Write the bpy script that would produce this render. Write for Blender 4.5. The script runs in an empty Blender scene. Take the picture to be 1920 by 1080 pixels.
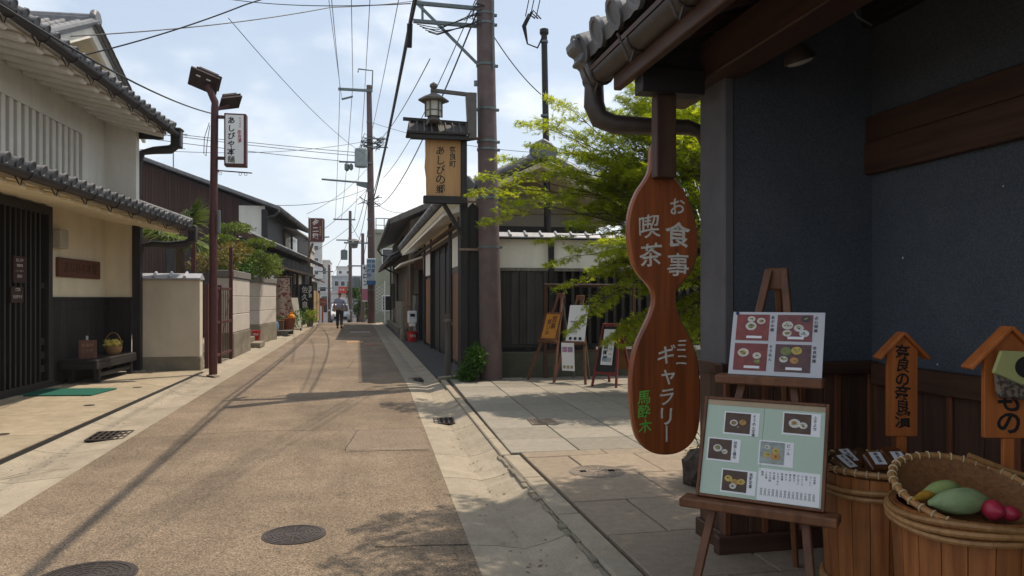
import bpy, bmesh, math, random
import numpy as np
from mathutils import Vector, Matrix, Euler
R = math.radians
sc = bpy.context.scene
col = sc.collection

# ---------------------------------------------------------------- camera
cam_d = bpy.data.cameras.new('camera')
cam = bpy.data.objects.new('camera', cam_d); col.objects.link(cam)
cam.location = (0, 0, 1.5)
cam.rotation_euler = (R(90), 0, R(-11.7))
cam_d.sensor_width = 36; cam_d.lens = 26.25
cam_d.shift_y = 19 / 1920
cam_d.clip_start = .05; cam_d.clip_end = 6000
sc.camera = cam

# ---------------------------------------------------------------- sky and sun
SUN = Vector((.43, .25, 1)).normalized()            # towards the sun
EL = math.asin(SUN.z); AZ = math.atan2(SUN.x, SUN.y)
world = bpy.data.worlds.new('World'); sc.world = world; world.use_nodes = True
wn = world.node_tree; wn.nodes.clear()
def N(t, ty, **k):
    n = t.nodes.new(ty)
    for a, b in k.items():
        if a[0] == 'i' and a[1:].isdigit(): n.inputs[int(a[1:])].default_value = b
        else: setattr(n, a, b)
    return n
out = N(wn, 'ShaderNodeOutputWorld'); bg = N(wn, 'ShaderNodeBackground'); bg.inputs[1].default_value = .108
sky = N(wn, 'ShaderNodeTexSky', sky_type='NISHITA', sun_disc=False)
sky.sun_elevation = EL; sky.sun_rotation = AZ; sky.air_density = 1.0; sky.dust_density = 2.0; sky.ozone_density = 1.0
tc = N(wn, 'ShaderNodeTexCoord'); sep = N(wn, 'ShaderNodeSeparateXYZ'); wn.links.new(tc.outputs['Generated'], sep.inputs[0])
def wmath(op, a, b=None, clamp=False):
    m = N(wn, 'ShaderNodeMath', operation=op, use_clamp=clamp)
    for i, x in enumerate((a, b)):
        if x is None: continue
        if isinstance(x, (int, float)): m.inputs[i].default_value = x
        else: wn.links.new(x, m.inputs[i])
    return m.outputs[0]
cmb = N(wn, 'ShaderNodeMapping'); cmb.inputs['Scale'].default_value = (1, 1, 1.9); cmb.inputs['Location'].default_value = (.37, .2, .1)
wn.links.new(tc.outputs['Generated'], cmb.inputs['Vector'])
nz = N(wn, 'ShaderNodeTexNoise'); nz.inputs['Scale'].default_value = 3.1; nz.inputs['Detail'].default_value = 9; nz.inputs['Roughness'].default_value = .52
nz.inputs['Distortion'].default_value = .15
wn.links.new(cmb.outputs[0], nz.inputs['Vector'])
rmp = N(wn, 'ShaderNodeMapRange', interpolation_type='SMOOTHSTEP'); rmp.inputs[1].default_value = .47; rmp.inputs[2].default_value = .67
wn.links.new(nz.outputs[0], rmp.inputs[0])
hz = N(wn, 'ShaderNodeMapRange', interpolation_type='SMOOTHSTEP'); hz.inputs[1].default_value = .34; hz.inputs[2].default_value = -.05
wn.links.new(sep.outputs[2], hz.inputs[0])
fac = wmath('ADD', wmath('MULTIPLY', rmp.outputs[0], .85), wmath('MULTIPLY', hz.outputs[0], .46), True)
mixc = N(wn, 'ShaderNodeMix', data_type='RGBA'); mixc.inputs[7].default_value = (8.1, 8.4, 8.7, 1)
nz2 = N(wn, 'ShaderNodeTexNoise'); nz2.inputs['Scale'].default_value = 6; nz2.inputs['Detail'].default_value = 6
wn.links.new(cmb.outputs[0], nz2.inputs['Vector'])
cc = N(wn, 'ShaderNodeMix', data_type='RGBA'); cc.inputs[6].default_value = (8.2, 8.7, 9.1, 1); cc.inputs[7].default_value = (10.4, 10.4, 10.3, 1)
wn.links.new(nz2.outputs[0], cc.inputs[0])
veil = N(wn, 'ShaderNodeMix', data_type='RGBA'); veil.inputs[0].default_value = .52; veil.inputs[7].default_value = (6.9, 7.9, 9.1, 1)   # thin high haze
wn.links.new(sky.outputs[0], veil.inputs[6])
wn.links.new(fac, mixc.inputs[0]); wn.links.new(veil.outputs[2], mixc.inputs[6]); wn.links.new(cc.outputs[2], mixc.inputs[7])
wn.links.new(mixc.outputs[2], bg.inputs[0]); wn.links.new(bg.outputs[0], out.inputs[0])

sun_d = bpy.data.lights.new('sun', 'SUN'); sun_d.energy = 4.1; sun_d.angle = R(.55); sun_d.color = (1, .88, .72)
sun = bpy.data.objects.new('sun', sun_d); col.objects.link(sun)
sun.rotation_euler = SUN.to_track_quat('Z', 'Y').to_euler(); sun.location = (5, 2, 30)
vs = sc.view_settings; vs.view_transform = 'Standard'; vs.look = 'None'; vs.gamma = 1; vs.use_curve_mapping = False; vs.exposure = .22
sc.render.engine = 'CYCLES'; sc.cycles.use_denoising = True; sc.cycles.max_bounces = 8; sc.cycles.transparent_max_bounces = 8
try: sc.cycles.denoiser = 'OPENIMAGEDENOISE'
except Exception: pass

# ---------------------------------------------------------------- materials
rnd = random.Random(7)
MATS = {}
def mat(name, c1, c2=None, scale=6, stretch=(1, 1, 1), rough=.75, bump=.15, bdist=.01, var=.12, metallic=0, spec=.35,
        dirt=0, dirt_c=None, dscale=.9, dstretch=None, ramp=(.3, .7), detail=6, fine=0, fscale=180, coat=0):
    """world-space procedural surface: grain noise, large worn patches, per-piece value shift, relief"""
    m = bpy.data.materials.new(name); m.use_nodes = True; t = m.node_tree; L = t.links
    b = t.nodes['Principled BSDF']
    b.inputs['Roughness'].default_value = rough; b.inputs['Metallic'].default_value = metallic
    b.inputs['Specular IOR Level'].default_value = spec
    if coat: b.inputs['Coat Weight'].default_value = coat; b.inputs['Coat Roughness'].default_value = .25
    c2 = c2 or tuple(x * .78 for x in c1)
    g = N(t, 'ShaderNodeNewGeometry'); mp = N(t, 'ShaderNodeMapping'); mp.inputs['Scale'].default_value = stretch
    oi = N(t, 'ShaderNodeObjectInfo'); off = N(t, 'ShaderNodeVectorMath', operation='SCALE'); off.inputs[0].default_value = (7, 3, 5)
    L.new(oi.outputs['Random'], off.inputs['Scale'])
    L.new(g.outputs['Position'], mp.inputs['Vector'])
    ad = N(t, 'ShaderNodeVectorMath', operation='ADD'); L.new(mp.outputs[0], ad.inputs[0]); L.new(off.outputs[0], ad.inputs[1])
    n = N(t, 'ShaderNodeTexNoise'); n.inputs['Scale'].default_value = scale; n.inputs['Detail'].default_value = detail; n.inputs['Roughness'].default_value = .62
    L.new(ad.outputs[0], n.inputs['Vector'])
    r = N(t, 'ShaderNodeValToRGB'); r.color_ramp.elements[0].position, r.color_ramp.elements[1].position = ramp
    r.color_ramp.elements[0].color = (*c2, 1); r.color_ramp.elements[1].color = (*c1, 1)
    L.new(n.outputs[0], r.inputs[0]); c = r.outputs[0]
    if dirt:
        d = N(t, 'ShaderNodeTexNoise'); d.inputs['Scale'].default_value = dscale; d.inputs['Detail'].default_value = 7; d.inputs['Roughness'].default_value = .65
        dm = N(t, 'ShaderNodeMapping'); dm.inputs['Scale'].default_value = dstretch or (1, 1, 1); L.new(g.outputs['Position'], dm.inputs['Vector']); L.new(dm.outputs[0], d.inputs['Vector'])
        mr = N(t, 'ShaderNodeMapRange'); mr.inputs[1].default_value = .45; mr.inputs[2].default_value = .75; mr.inputs[4].default_value = dirt
        L.new(d.outputs[0], mr.inputs[0])
        mx = N(t, 'ShaderNodeMix', data_type='RGBA'); mx.inputs[7].default_value = (*(dirt_c or tuple(x * .45 for x in c1)), 1)
        L.new(mr.outputs[0], mx.inputs[0]); L.new(c, mx.inputs[6]); c = mx.outputs[2]
    if fine:
        f = N(t, 'ShaderNodeTexVoronoi'); f.inputs['Scale'].default_value = fscale; L.new(g.outputs['Position'], f.inputs['Vector'])
        hs = N(t, 'ShaderNodeSeparateColor'); L.new(f.outputs['Color'], hs.inputs[0])
        mr = N(t, 'ShaderNodeMapRange'); mr.inputs[3].default_value = 1 - fine; mr.inputs[4].default_value = 1 + fine; L.new(hs.outputs[0], mr.inputs[0])
        mx = N(t, 'ShaderNodeMix', data_type='RGBA', blend_type='MULTIPLY'); mx.inputs[0].default_value = 1
        L.new(c, mx.inputs[6]); L.new(mr.outputs[0], mx.inputs[7]); c = mx.outputs[2]
    if var:
        mr = N(t, 'ShaderNodeMapRange'); mr.inputs[3].default_value = 1 - var; mr.inputs[4].default_value = 1 + var; L.new(oi.outputs['Random'], mr.inputs[0])
        mx = N(t, 'ShaderNodeMix', data_type='RGBA', blend_type='MULTIPLY'); mx.inputs[0].default_value = 1
        L.new(c, mx.inputs[6]); L.new(mr.outputs[0], mx.inputs[7]); c = mx.outputs[2]
    L.new(c, b.inputs['Base Color'])
    if bump:
        bp = N(t, 'ShaderNodeBump'); bp.inputs['Strength'].default_value = bump; bp.inputs['Distance'].default_value = bdist
        L.new(n.outputs[0], bp.inputs['Height']); L.new(bp.outputs[0], b.inputs['Normal'])
    MATS[name] = m
    return m
def wood(name, c1, c2, axis='z', rough=.6, scale=5, bump=.3, **k):
    s = {'x': (.09, 1.6, 1.6), 'y': (1.6, .09, 1.6), 'z': (1.6, 1.6, .09)}[axis]
    return mat(name, c1, c2, scale=scale * 3, stretch=s, rough=rough, bump=bump, bdist=.004, ramp=(.32, .68), detail=8, **k)
def leafmat(name, c1, c2, trans=.45):
    m = bpy.data.materials.new(name); m.use_nodes = True; t = m.node_tree; L = t.links
    b = t.nodes['Principled BSDF']; b.inputs['Roughness'].default_value = .5; b.inputs['Specular IOR Level'].default_value = .3
    g = N(t, 'ShaderNodeNewGeometry'); n = N(t, 'ShaderNodeTexNoise'); n.inputs['Scale'].default_value = 2.5; n.inputs['Detail'].default_value = 3
    L.new(g.outputs['Position'], n.inputs['Vector'])
    ma = N(t, 'ShaderNodeMath', operation='ADD'); mb = N(t, 'ShaderNodeMath', operation='MULTIPLY'); mb.inputs[1].default_value = .55
    L.new(g.outputs['Random Per Island'], mb.inputs[0]); L.new(mb.outputs[0], ma.inputs[0])
    mc = N(t, 'ShaderNodeMath', operation='MULTIPLY_ADD'); mc.inputs[1].default_value = 1.6; mc.inputs[2].default_value = -.55
    L.new(n.outputs[0], mc.inputs[0]); L.new(mc.outputs[0], ma.inputs[1])
    mx = N(t, 'ShaderNodeMix', data_type='RGBA', clamp_factor=True); mx.inputs[6].default_value = (*c2, 1); mx.inputs[7].default_value = (*c1, 1)
    L.new(ma.outputs[0], mx.inputs[0]); L.new(mx.outputs[2], b.inputs['Base Color'])
    tr = N(t, 'ShaderNodeBsdfTranslucent'); ms = N(t, 'ShaderNodeMixShader'); ms.inputs[0].default_value = trans
    br = N(t, 'ShaderNodeMix', data_type='RGBA', blend_type='MULTIPLY'); br.inputs[0].default_value = 1; br.inputs[7].default_value = (1.3, 1.35, .6, 1)
    L.new(mx.outputs[2], br.inputs[6]); L.new(br.outputs[2], tr.inputs[0])
    L.new(b.outputs[0], ms.inputs[1]); L.new(tr.outputs[0], ms.inputs[2]); L.new(ms.outputs[0], t.nodes['Material Output'].inputs[0])
    return m
def flat(name, c, rough=.6, spec=.35, metallic=0, emit=0):
    m = bpy.data.materials.new(name); m.use_nodes = True; b = m.node_tree.nodes['Principled BSDF']
    b.inputs['Base Color'].default_value = (*c, 1); b.inputs['Roughness'].default_value = rough; b.inputs['Specular IOR Level'].default_value = spec
    b.inputs['Metallic'].default_value = metallic
    return m

PLASTER = mat('plaster', (.80, .76, .68), (.73, .69, .60), scale=3, rough=.9, bump=.12, bdist=.006, dirt=.4, dirt_c=(.52, .48, .40), dstretch=(3.2, 3.2, .5), var=.03, spec=.1)
CREAM = mat('cream_plaster', (.74, .66, .50), (.68, .60, .44), scale=3, rough=.9, bump=.12, bdist=.006, dirt=.35, dirt_c=(.46, .38, .26), dstretch=(3.2, 3.2, .5), var=.03, spec=.1)
GARDENPL = mat('garden_wall_plaster', (.62, .54, .42), (.55, .48, .37), scale=2.5, rough=.9, bump=.15, dirt=.5, dirt_c=(.36, .30, .22), dstretch=(2.5, 2.5, .6), var=.03, spec=.1)
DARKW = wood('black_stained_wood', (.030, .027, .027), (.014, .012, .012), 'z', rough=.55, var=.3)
DARKWY = wood('black_stained_wood_rail', (.032, .028, .027), (.015, .013, .012), 'y', rough=.55, var=.2)
DARKWX = wood('black_stained_wood_beam', (.032, .028, .027), (.015, .013, .012), 'x', rough=.55, var=.2)
BROWNW = wood('brown_wood_board', (.115, .050, .026), (.055, .022, .012), 'z', rough=.5, var=.25)
BROWNWY = wood('brown_wood_beam', (.085, .040, .024), (.040, .018, .011), 'y', rough=.55, var=.15)
BROWNWX = wood('brown_wood_crossbeam', (.075, .036, .022), (.035, .016, .010), 'x', rough=.55, var=.15)
FACEW = wood('weathered_cedar_board', (.28, .135, .060), (.15, .065, .028), 'z', rough=.7, var=.2, dirt=.5, dirt_c=(.12, .10, .085))
PADDLE = wood('lacquered_sign_wood', (.34, .092, .024), (.14, .036, .010), 'z', rough=.38, scale=4, bump=.25, var=0, coat=.2, dirt=.35, dirt_c=(.12, .035, .012))
ARROWW = wood('orange_stained_wood', (.50, .155, .036), (.34, .095, .020), 'z', rough=.5, var=.1)
EASELW = wood('easel_wood', (.17, .070, .030), (.085, .033, .015), 'z', rough=.5, var=.2)
GREYW = wood('grey_weathered_wood', (.17, .155, .13), (.085, .075, .062), 'z', rough=.85, var=.2)
FENCEW = wood('charred_fence_board', (.050, .046, .043), (.020, .018, .017), 'z', rough=.75, var=.4, dirt=.4, dirt_c=(.075, .072, .068))
TUBW = wood('cedar_stave', (.36, .135, .040), (.17, .055, .016), 'z', rough=.45, var=.22, dirt=.4, dirt_c=(.13, .045, .018), dscale=7)
BAMBOO = mat('bamboo_hoop', (.37, .195, .072), (.22, .105, .036), scale=40, stretch=(1, 1, .3), rough=.45, var=.12)
WICKER = mat('woven_bamboo', (.26, .115, .040), (.12, .05, .018), scale=55, rough=.6, bump=.5, var=.05)
TILE = mat('roof_tile_clay', (.17, .17, .175), (.10, .10, .105), scale=9, rough=.45, bump=.1, var=.28, spec=.5, dirt=.35, dirt_c=(.22, .21, .19), dscale=2.5)
TILEL = mat('pale_cap_tile', (.38, .38, .40), (.27, .27, .29), scale=9, rough=.4, bump=.1, var=.15, spec=.5)
GUTTERM = mat('dark_gutter_metal', (.035, .030, .030), (.022, .019, .019), scale=10, rough=.5, bump=.05, var=.05)
BRONZE = mat('bronze_gutter_metal', (.058, .043, .035), (.036, .026, .021), scale=14, rough=.5, bump=.08, var=.05, spec=.5)
LAMPRED = mat('oxide_red_steel', (.085, .026, .026), (.06, .018, .018), scale=12, rough=.5, bump=.05, var=.06, dirt=.25, dirt_c=(.11, .06, .05))
BLACKM = mat('black_metal', (.020, .018, .018), (.013, .012, .012), scale=12, rough=.45, bump=.05, var=.05)
GREYM = mat('galvanised_steel', (.16, .19, .19), (.10, .125, .125), scale=20, rough=.5, bump=.08, var=.1, metallic=.3)
LANTERN = mat('lantern_bronze', (.13, .115, .10), (.085, .075, .065), scale=14, rough=.6, bump=.1, var=.05)
POLEM = mat('painted_concrete_pole', (.125, .086, .082), (.088, .060, .057), scale=5, stretch=(1, 1, .25), rough=.7, bump=.15, var=.06, dirt=.5, dirt_c=(.20, .15, .135), dscale=3)
POLEM2 = mat('far_pole_paint', (.125, .080, .074), (.09, .057, .053), scale=3, rough=.7, bump=.05, var=.1)
NAVY = mat('navy_sand_plaster', (.080, .091, .108), (.062, .071, .086), scale=60, rough=.92, bump=.5, bdist=.006, var=.0, spec=.15, fine=.3, fscale=260, dirt=.5, dirt_c=(.11, .115, .125), dscale=1.8)
GREYPL = mat('grey_plaster_edge', (.125, .12, .125), (.10, .095, .10), scale=8, rough=.85, bump=.15, var=0)
CONC = mat('gutter_concrete', (.335, .285, .215), (.25, .21, .155), scale=5, rough=.9, bump=.25, bdist=.006, var=.06, dirt=.5, dirt_c=(.20, .165, .12), dscale=1.6, fine=.14, fscale=140)
CONCD = mat('stained_concrete', (.26, .225, .17), (.17, .145, .105), scale=4, rough=.92, bump=.3, var=.08, dirt=.7, dirt_c=(.10, .085, .06), dscale=1.4)
STONE = mat('granite_slab', (.265, .235, .190), (.190, .168, .135), scale=14, rough=.85, bump=.25, bdist=.004, var=.15, dirt=.45, dirt_c=(.21, .19, .155), dscale=1.3, fine=.14, fscale=220)
STONEW = mat('warm_granite_slab', (.285, .225, .163), (.205, .160, .115), scale=14, rough=.85, bump=.25, bdist=.004, var=.12, dirt=.45, dirt_c=(.20, .15, .11), dscale=1.3, fine=.14, fscale=220)
LEFTST = mat('left_forecourt_slab', (.35, .29, .205), (.26, .21, .145), scale=6, rough=.9, bump=.25, bdist=.004, var=.10, dirt=.55, dirt_c=(.17, .14, .10), dscale=1.2, fine=.1, fscale=160)
BLOCKW = mat('wall_stone_block', (.52, .47, .41), (.43, .385, .335), scale=20, rough=.9, bump=.25, var=.06, dirt=.4, dirt_c=(.30, .265, .22), dscale=2)
BLOCKG = mat('dark_wall_cap', (.20, .185, .165), (.13, .12, .105), scale=16, rough=.9, bump=.3, var=.1, dirt=.4)
IRON = mat('cast_iron', (.075, .060, .052), (.040, .032, .028), scale=25, rough=.6, bump=.3, var=.1, metallic=.3)
ASPH = mat('dark_asphalt', (.062, .060, .058), (.045, .043, .042), scale=30, rough=.92, bump=.3, var=0, fine=.25, fscale=120)
BARK = mat('bark', (.12, .085, .06), (.06, .042, .03), scale=14, stretch=(1, 1, .3), rough=.9, bump=.5, var=.1)
WHITE = mat('white_enamel', (.78, .78, .76), (.72, .72, .70), scale=5, rough=.35, bump=0, var=.03)
PAPER = mat('paper', (.74, .74, .76), (.70, .70, .72), scale=4, rough=.7, bump=0, var=.02)
INK = flat('black_ink', (.012, .011, .011), .6)
REDINK = flat('red_ink', (.35, .03, .03), .6)
WHITEP = mat('carved_white_paint', (.70, .68, .62), (.48, .45, .38), scale=60, rough=.7, bump=0, var=0)
GREENP = flat('carved_green_paint', (.10, .42, .06), .6)
ROPE = mat('rope', (.30, .25, .18), (.2, .16, .11), scale=60, rough=.9, var=.05)
CABLE = flat('cable_rubber', (.018, .018, .020), .6)
GLASSD = flat('dark_glass', (.015, .017, .02), .08, .6)
MINT = mat('mint_paper', (.40, .50, .40), (.37, .46, .37), scale=3, rough=.35, bump=0, var=0, spec=.5)
MAPLE = leafmat('maple_leaf', (.42, .43, .030), (.13, .20, .014), .6)
SHRUBL = leafmat('shrub_leaf', (.17, .21, .030), (.04, .075, .012), .35)
PALML = leafmat('palm_leaf', (.17, .22, .06), (.05, .08, .02), .35)
RUST = leafmat('rusty_leaf', (.20, .14, .03), (.08, .08, .02), .3)
BUSHL = leafmat('broad_leaf', (.075, .16, .022), (.02, .06, .01), .35)

def road_material():
    m = mat('exposed_aggregate_road', (.202, .153, .107), (.160, .120, .083), scale=2.2, rough=.92, bump=0, var=0)
    t = m.node_tree; L = t.links; b = t.nodes['Principled BSDF']; prev = b.inputs['Base Color'].links[0].from_socket
    g = N(t, 'ShaderNodeNewGeometry')
    v = N(t, 'ShaderNodeTexVoronoi'); v.inputs['Scale'].default_value = 125; L.new(g.outputs['Position'], v.inputs['Vector'])
    s = N(t, 'ShaderNodeSeparateColor'); L.new(v.outputs['Color'], s.inputs[0])
    r = N(t, 'ShaderNodeValToRGB'); e = r.color_ramp.elements
    e[0].position = 0; e[0].color = (.42, .38, .35, 1); e[1].position = 1; e[1].color = (1.75, 1.75, 1.7, 1)
    for p, c in ((.25, (.72, .70, .68)), (.55, (1.0, 1.0, 1.0)), (.85, (1.35, 1.3, 1.25))):
        x = e.new(p); x.color = (*c, 1)
    L.new(s.outputs[0], r.inputs[0])
    mx = N(t, 'ShaderNodeMix', data_type='RGBA', blend_type='MULTIPLY'); mx.inputs[0].default_value = .9
    L.new(prev, mx.inputs[6]); L.new(r.outputs[0], mx.inputs[7])
    d = N(t, 'ShaderNodeTexNoise'); d.inputs['Scale'].default_value = .55; d.inputs['Detail'].default_value = 6; L.new(g.outputs['Position'], d.inputs['Vector'])
    mr = N(t, 'ShaderNodeMapRange'); mr.inputs[1].default_value = .3; mr.inputs[2].default_value = .7; mr.inputs[3].default_value = .76; mr.inputs[4].default_value = 1.18; L.new(d.outputs[0], mr.inputs[0])
    m2 = N(t, 'ShaderNodeMix', data_type='RGBA', blend_type='MULTIPLY'); m2.inputs[0].default_value = 1; L.new(mx.outputs[2], m2.inputs[6]); L.new(mr.outputs[0], m2.inputs[7])
    # wheel-worn streaks along the lane and blotchy stains
    mp = N(t, 'ShaderNodeMapping'); mp.inputs['Scale'].default_value = (2.4, .16, 1); L.new(g.outputs['Position'], mp.inputs['Vector'])
    w = N(t, 'ShaderNodeTexNoise'); w.inputs['Scale'].default_value = 1.0; w.inputs['Detail'].default_value = 8; w.inputs['Roughness'].default_value = .65; L.new(mp.outputs[0], w.inputs['Vector'])
    mw = N(t, 'ShaderNodeMapRange'); mw.inputs[1].default_value = .3; mw.inputs[2].default_value = .7; mw.inputs[3].default_value = .80; mw.inputs[4].default_value = 1.14; L.new(w.outputs[0], mw.inputs[0])
    m3 = N(t, 'ShaderNodeMix', data_type='RGBA', blend_type='MULTIPLY'); m3.inputs[0].default_value = 1; L.new(m2.outputs[2], m3.inputs[6]); L.new(mw.outputs[0], m3.inputs[7])
    q = N(t, 'ShaderNodeTexNoise'); q.inputs['Scale'].default_value = 2.7; q.inputs['Detail'].default_value = 9; q.inputs['Roughness'].default_value = .7; L.new(g.outputs['Position'], q.inputs['Vector'])
    mq = N(t, 'ShaderNodeMapRange'); mq.inputs[1].default_value = .58; mq.inputs[2].default_value = .72; mq.inputs[3].default_value = 1; mq.inputs[4].default_value = .72; L.new(q.outputs[0], mq.inputs[0])
    m2 = N(t, 'ShaderNodeMix', data_type='RGBA', blend_type='MULTIPLY'); m2.inputs[0].default_value = 1; L.new(m3.outputs[2], m2.inputs[6]); L.new(mq.outputs[0], m2.inputs[7])
    L.new(m2.outputs[2], b.inputs['Base Color'])
    bp = N(t, 'ShaderNodeBump'); bp.inputs['Strength'].default_value = .5; bp.inputs['Distance'].default_value = .004; L.new(v.outputs['Distance'], bp.inputs['Height']); L.new(bp.outputs[0], b.inputs['Normal'])
    return m
ROAD = road_material()
def add_flecks(m, scale=9, size=.045, c=(.5, .5, .5)):
    t = m.node_tree; L = t.links; b = t.nodes['Principled BSDF']; prev = b.inputs['Base Color'].links[0].from_socket; g = N(t, 'ShaderNodeNewGeometry')
    v = N(t, 'ShaderNodeTexVoronoi'); v.inputs['Scale'].default_value = scale; L.new(g.outputs['Position'], v.inputs['Vector'])
    lt = N(t, 'ShaderNodeMath', operation='LESS_THAN'); lt.inputs[1].default_value = size; L.new(v.outputs['Distance'], lt.inputs[0])
    s = N(t, 'ShaderNodeSeparateColor'); L.new(v.outputs['Color'], s.inputs[0]); gt = N(t, 'ShaderNodeMath', operation='GREATER_THAN'); gt.inputs[1].default_value = .62; L.new(s.outputs[1], gt.inputs[0])
    mu = N(t, 'ShaderNodeMath', operation='MULTIPLY'); L.new(lt.outputs[0], mu.inputs[0]); L.new(gt.outputs[0], mu.inputs[1])
    mx = N(t, 'ShaderNodeMix', data_type='RGBA'); mx.inputs[7].default_value = (*c, 1); L.new(mu.outputs[0], mx.inputs[0]); L.new(prev, mx.inputs[6]); L.new(mx.outputs[2], b.inputs['Base Color'])
add_flecks(NAVY, 7, .05)

# ---------------------------------------------------------------- helpers
def link(o, parent=None, loc=None, rot=None):
    col.objects.link(o)
    if parent: o.parent = parent
    if loc: o.location = loc
    if rot: o.rotation_euler = rot
    return o
def tag(o, label=None, cat=None, group=None, kind=None):
    if label: o['label'] = label
    if cat: o['category'] = cat
    if group: o['group'] = group
    if kind: o['kind'] = kind
    return o
def empty(name, loc, rz=0, label=None, cat=None, group=None):
    o = bpy.data.objects.new(name, None); o.empty_display_size = .1
    link(o, None, loc, (0, 0, rz)); return tag(o, label, cat, group)
class MB:
    def __init__(s): s.v = []; s.f = []; s.mi = []; s.cur = 0
    def add(s, vs, fs):
        k = len(s.v); s.v += [tuple(p) for p in vs]; s.f += [tuple(i + k for i in f) for f in fs]; s.mi += [s.cur] * len(fs); return s
    def box(s, x0, x1, y0, y1, z0, z1):
        return s.add([(x0,y0,z0),(x1,y0,z0),(x1,y1,z0),(x0,y1,z0),(x0,y0,z1),(x1,y0,z1),(x1,y1,z1),(x0,y1,z1)],
                     [(3,2,1,0),(4,5,6,7),(0,1,5,4),(1,2,6,5),(2,3,7,6),(3,0,4,7)])
    def bar(s, a, b, w, h, up=(0, 0, 1), w2=None, h2=None):
        a = Vector(a); b = Vector(b); d = (b - a).normalized(); u = Vector(up)
        if abs(d.dot(u)) > .98: u = Vector((0, 1, 0))
        r = d.cross(u).normalized(); u = r.cross(d).normalized(); w2 = w2 or w; h2 = h2 or h
        P = []
        for p, ww, hh in ((a, w, h), (b, w2, h2)):
            for sx, sy in ((-1,-1),(1,-1),(1,1),(-1,1)): P.append(p + r * sx * ww / 2 + u * sy * hh / 2)
        return s.add(P, [(3,2,1,0),(4,5,6,7),(0,1,5,4),(1,2,6,5),(2,3,7,6),(3,0,4,7)])
    def tube(s, pts, r, n=8, cap=True):
        pts = [Vector(p) for p in pts]; rs = r if isinstance(r, (list, tuple)) else [r] * len(pts); k0 = len(s.v); prev = None
        for i, p in enumerate(pts):
            d = (pts[min(i + 1, len(pts) - 1)] - pts[max(i - 1, 0)]).normalized()
            if prev is None:
                u = Vector((0, 0, 1)) if abs(d.z) < .9 else Vector((1, 0, 0))
                a = d.cross(u).normalized()
            else: a = (prev - d * prev.dot(d)).normalized()
            prev = a; b = d.cross(a)
            for j in range(n):
                t = 2 * math.pi * j / n; s.v.append(tuple(p + (a * math.cos(t) + b * math.sin(t)) * rs[i]))
        fs = []
        for i in range(len(pts) - 1):
            for j in range(n):
                q = k0 + i * n; fs.append((q + j, q + (j + 1) % n, q + n + (j + 1) % n, q + n + j))
        if cap: fs.append(tuple(k0 + j for j in range(n))[::-1]); fs.append(tuple(k0 + (len(pts) - 1) * n + j for j in range(n)))
        s.f += fs; s.mi += [s.cur] * len(fs); return s
    def lathe(s, prof, n=16, c=(0, 0, 0), cap=True):
        k0 = len(s.v)
        for r, z in prof:
            for j in range(n):
                t = 2 * math.pi * j / n; s.v.append((c[0] + r * math.cos(t), c[1] + r * math.sin(t), c[2] + z))
        fs = []
        for i in range(len(prof) - 1):
            for j in range(n):
                q = k0 + i * n; fs.append((q + j, q + (j + 1) % n, q + n + (j + 1) % n, q + n + j))
        if cap: fs.append(tuple(k0 + j for j in range(n))[::-1]); fs.append(tuple(k0 + (len(prof) - 1) * n + j for j in range(n)))
        s.f += fs; s.mi += [s.cur] * len(fs); return s
    def prism(s, poly, axis, a, b):
        """poly: 2-D outline in the two other axes, extruded along axis from a to b"""
        def P(p, t): return {'x': (t, p[0], p[1]), 'y': (p[0], t, p[1]), 'z': (p[0], p[1], t)}[axis]
        n = len(poly)
        return s.add([P(p, a) for p in poly] + [P(p, b) for p in poly],
                     [tuple(range(n))[::-1], tuple(range(n, 2 * n))] + [(i, (i + 1) % n, n + (i + 1) % n, n + i) for i in range(n)])
    def mesh(s, name, mats, smooth=False, bevel=0):
        me = bpy.data.meshes.new(name); me.from_pydata(s.v, [], s.f)
        for m in (mats if isinstance(mats, (list, tuple)) else [mats]): me.materials.append(m)
        me.polygons.foreach_set('material_index', s.mi)
        bm = bmesh.new(); bm.from_mesh(me); bmesh.ops.recalc_face_normals(bm, faces=bm.faces)
        if bevel: bmesh.ops.bevel(bm, geom=[e for e in bm.edges if e.calc_face_angle(0) > .5], offset=bevel, segments=1, affect='EDGES', clamp_overlap=True)
        bm.to_mesh(me); bm.free()
        if smooth:
            me.polygons.foreach_set('use_smooth', [True] * len(me.polygons))
            try: me.set_sharp_from_angle(angle=R(40))
            except Exception: pass
        me.update(); return me
    def build(s, name, mats, parent=None, smooth=False, bevel=0, loc=None, rot=None):
        return link(bpy.data.objects.new(name, s.mesh(name, mats, smooth, bevel)), parent, loc, rot)
_bx = {}
def boxmesh(dx, dy, dz, m, bevel=.004):
    k = (round(dx, 3), round(dy, 3), round(dz, 3), m.name, bevel)
    if k not in _bx: _bx[k] = MB().box(-dx/2, dx/2, -dy/2, dy/2, -dz/2, dz/2).mesh('piece', m, bevel=bevel)
    return _bx[k]
def piece(name, me, parent, loc, rot=None):
    return link(bpy.data.objects.new(name, me), parent, loc, rot)
def boxp(name, parent, x0, x1, y0, y1, z0, z1, m, bevel=.004, rot=None):
    return piece(name, boxmesh(abs(x1-x0), abs(y1-y0), abs(z1-z0), m, bevel), parent, ((x0+x1)/2, (y0+y1)/2, (z0+z1)/2), rot)

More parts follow.
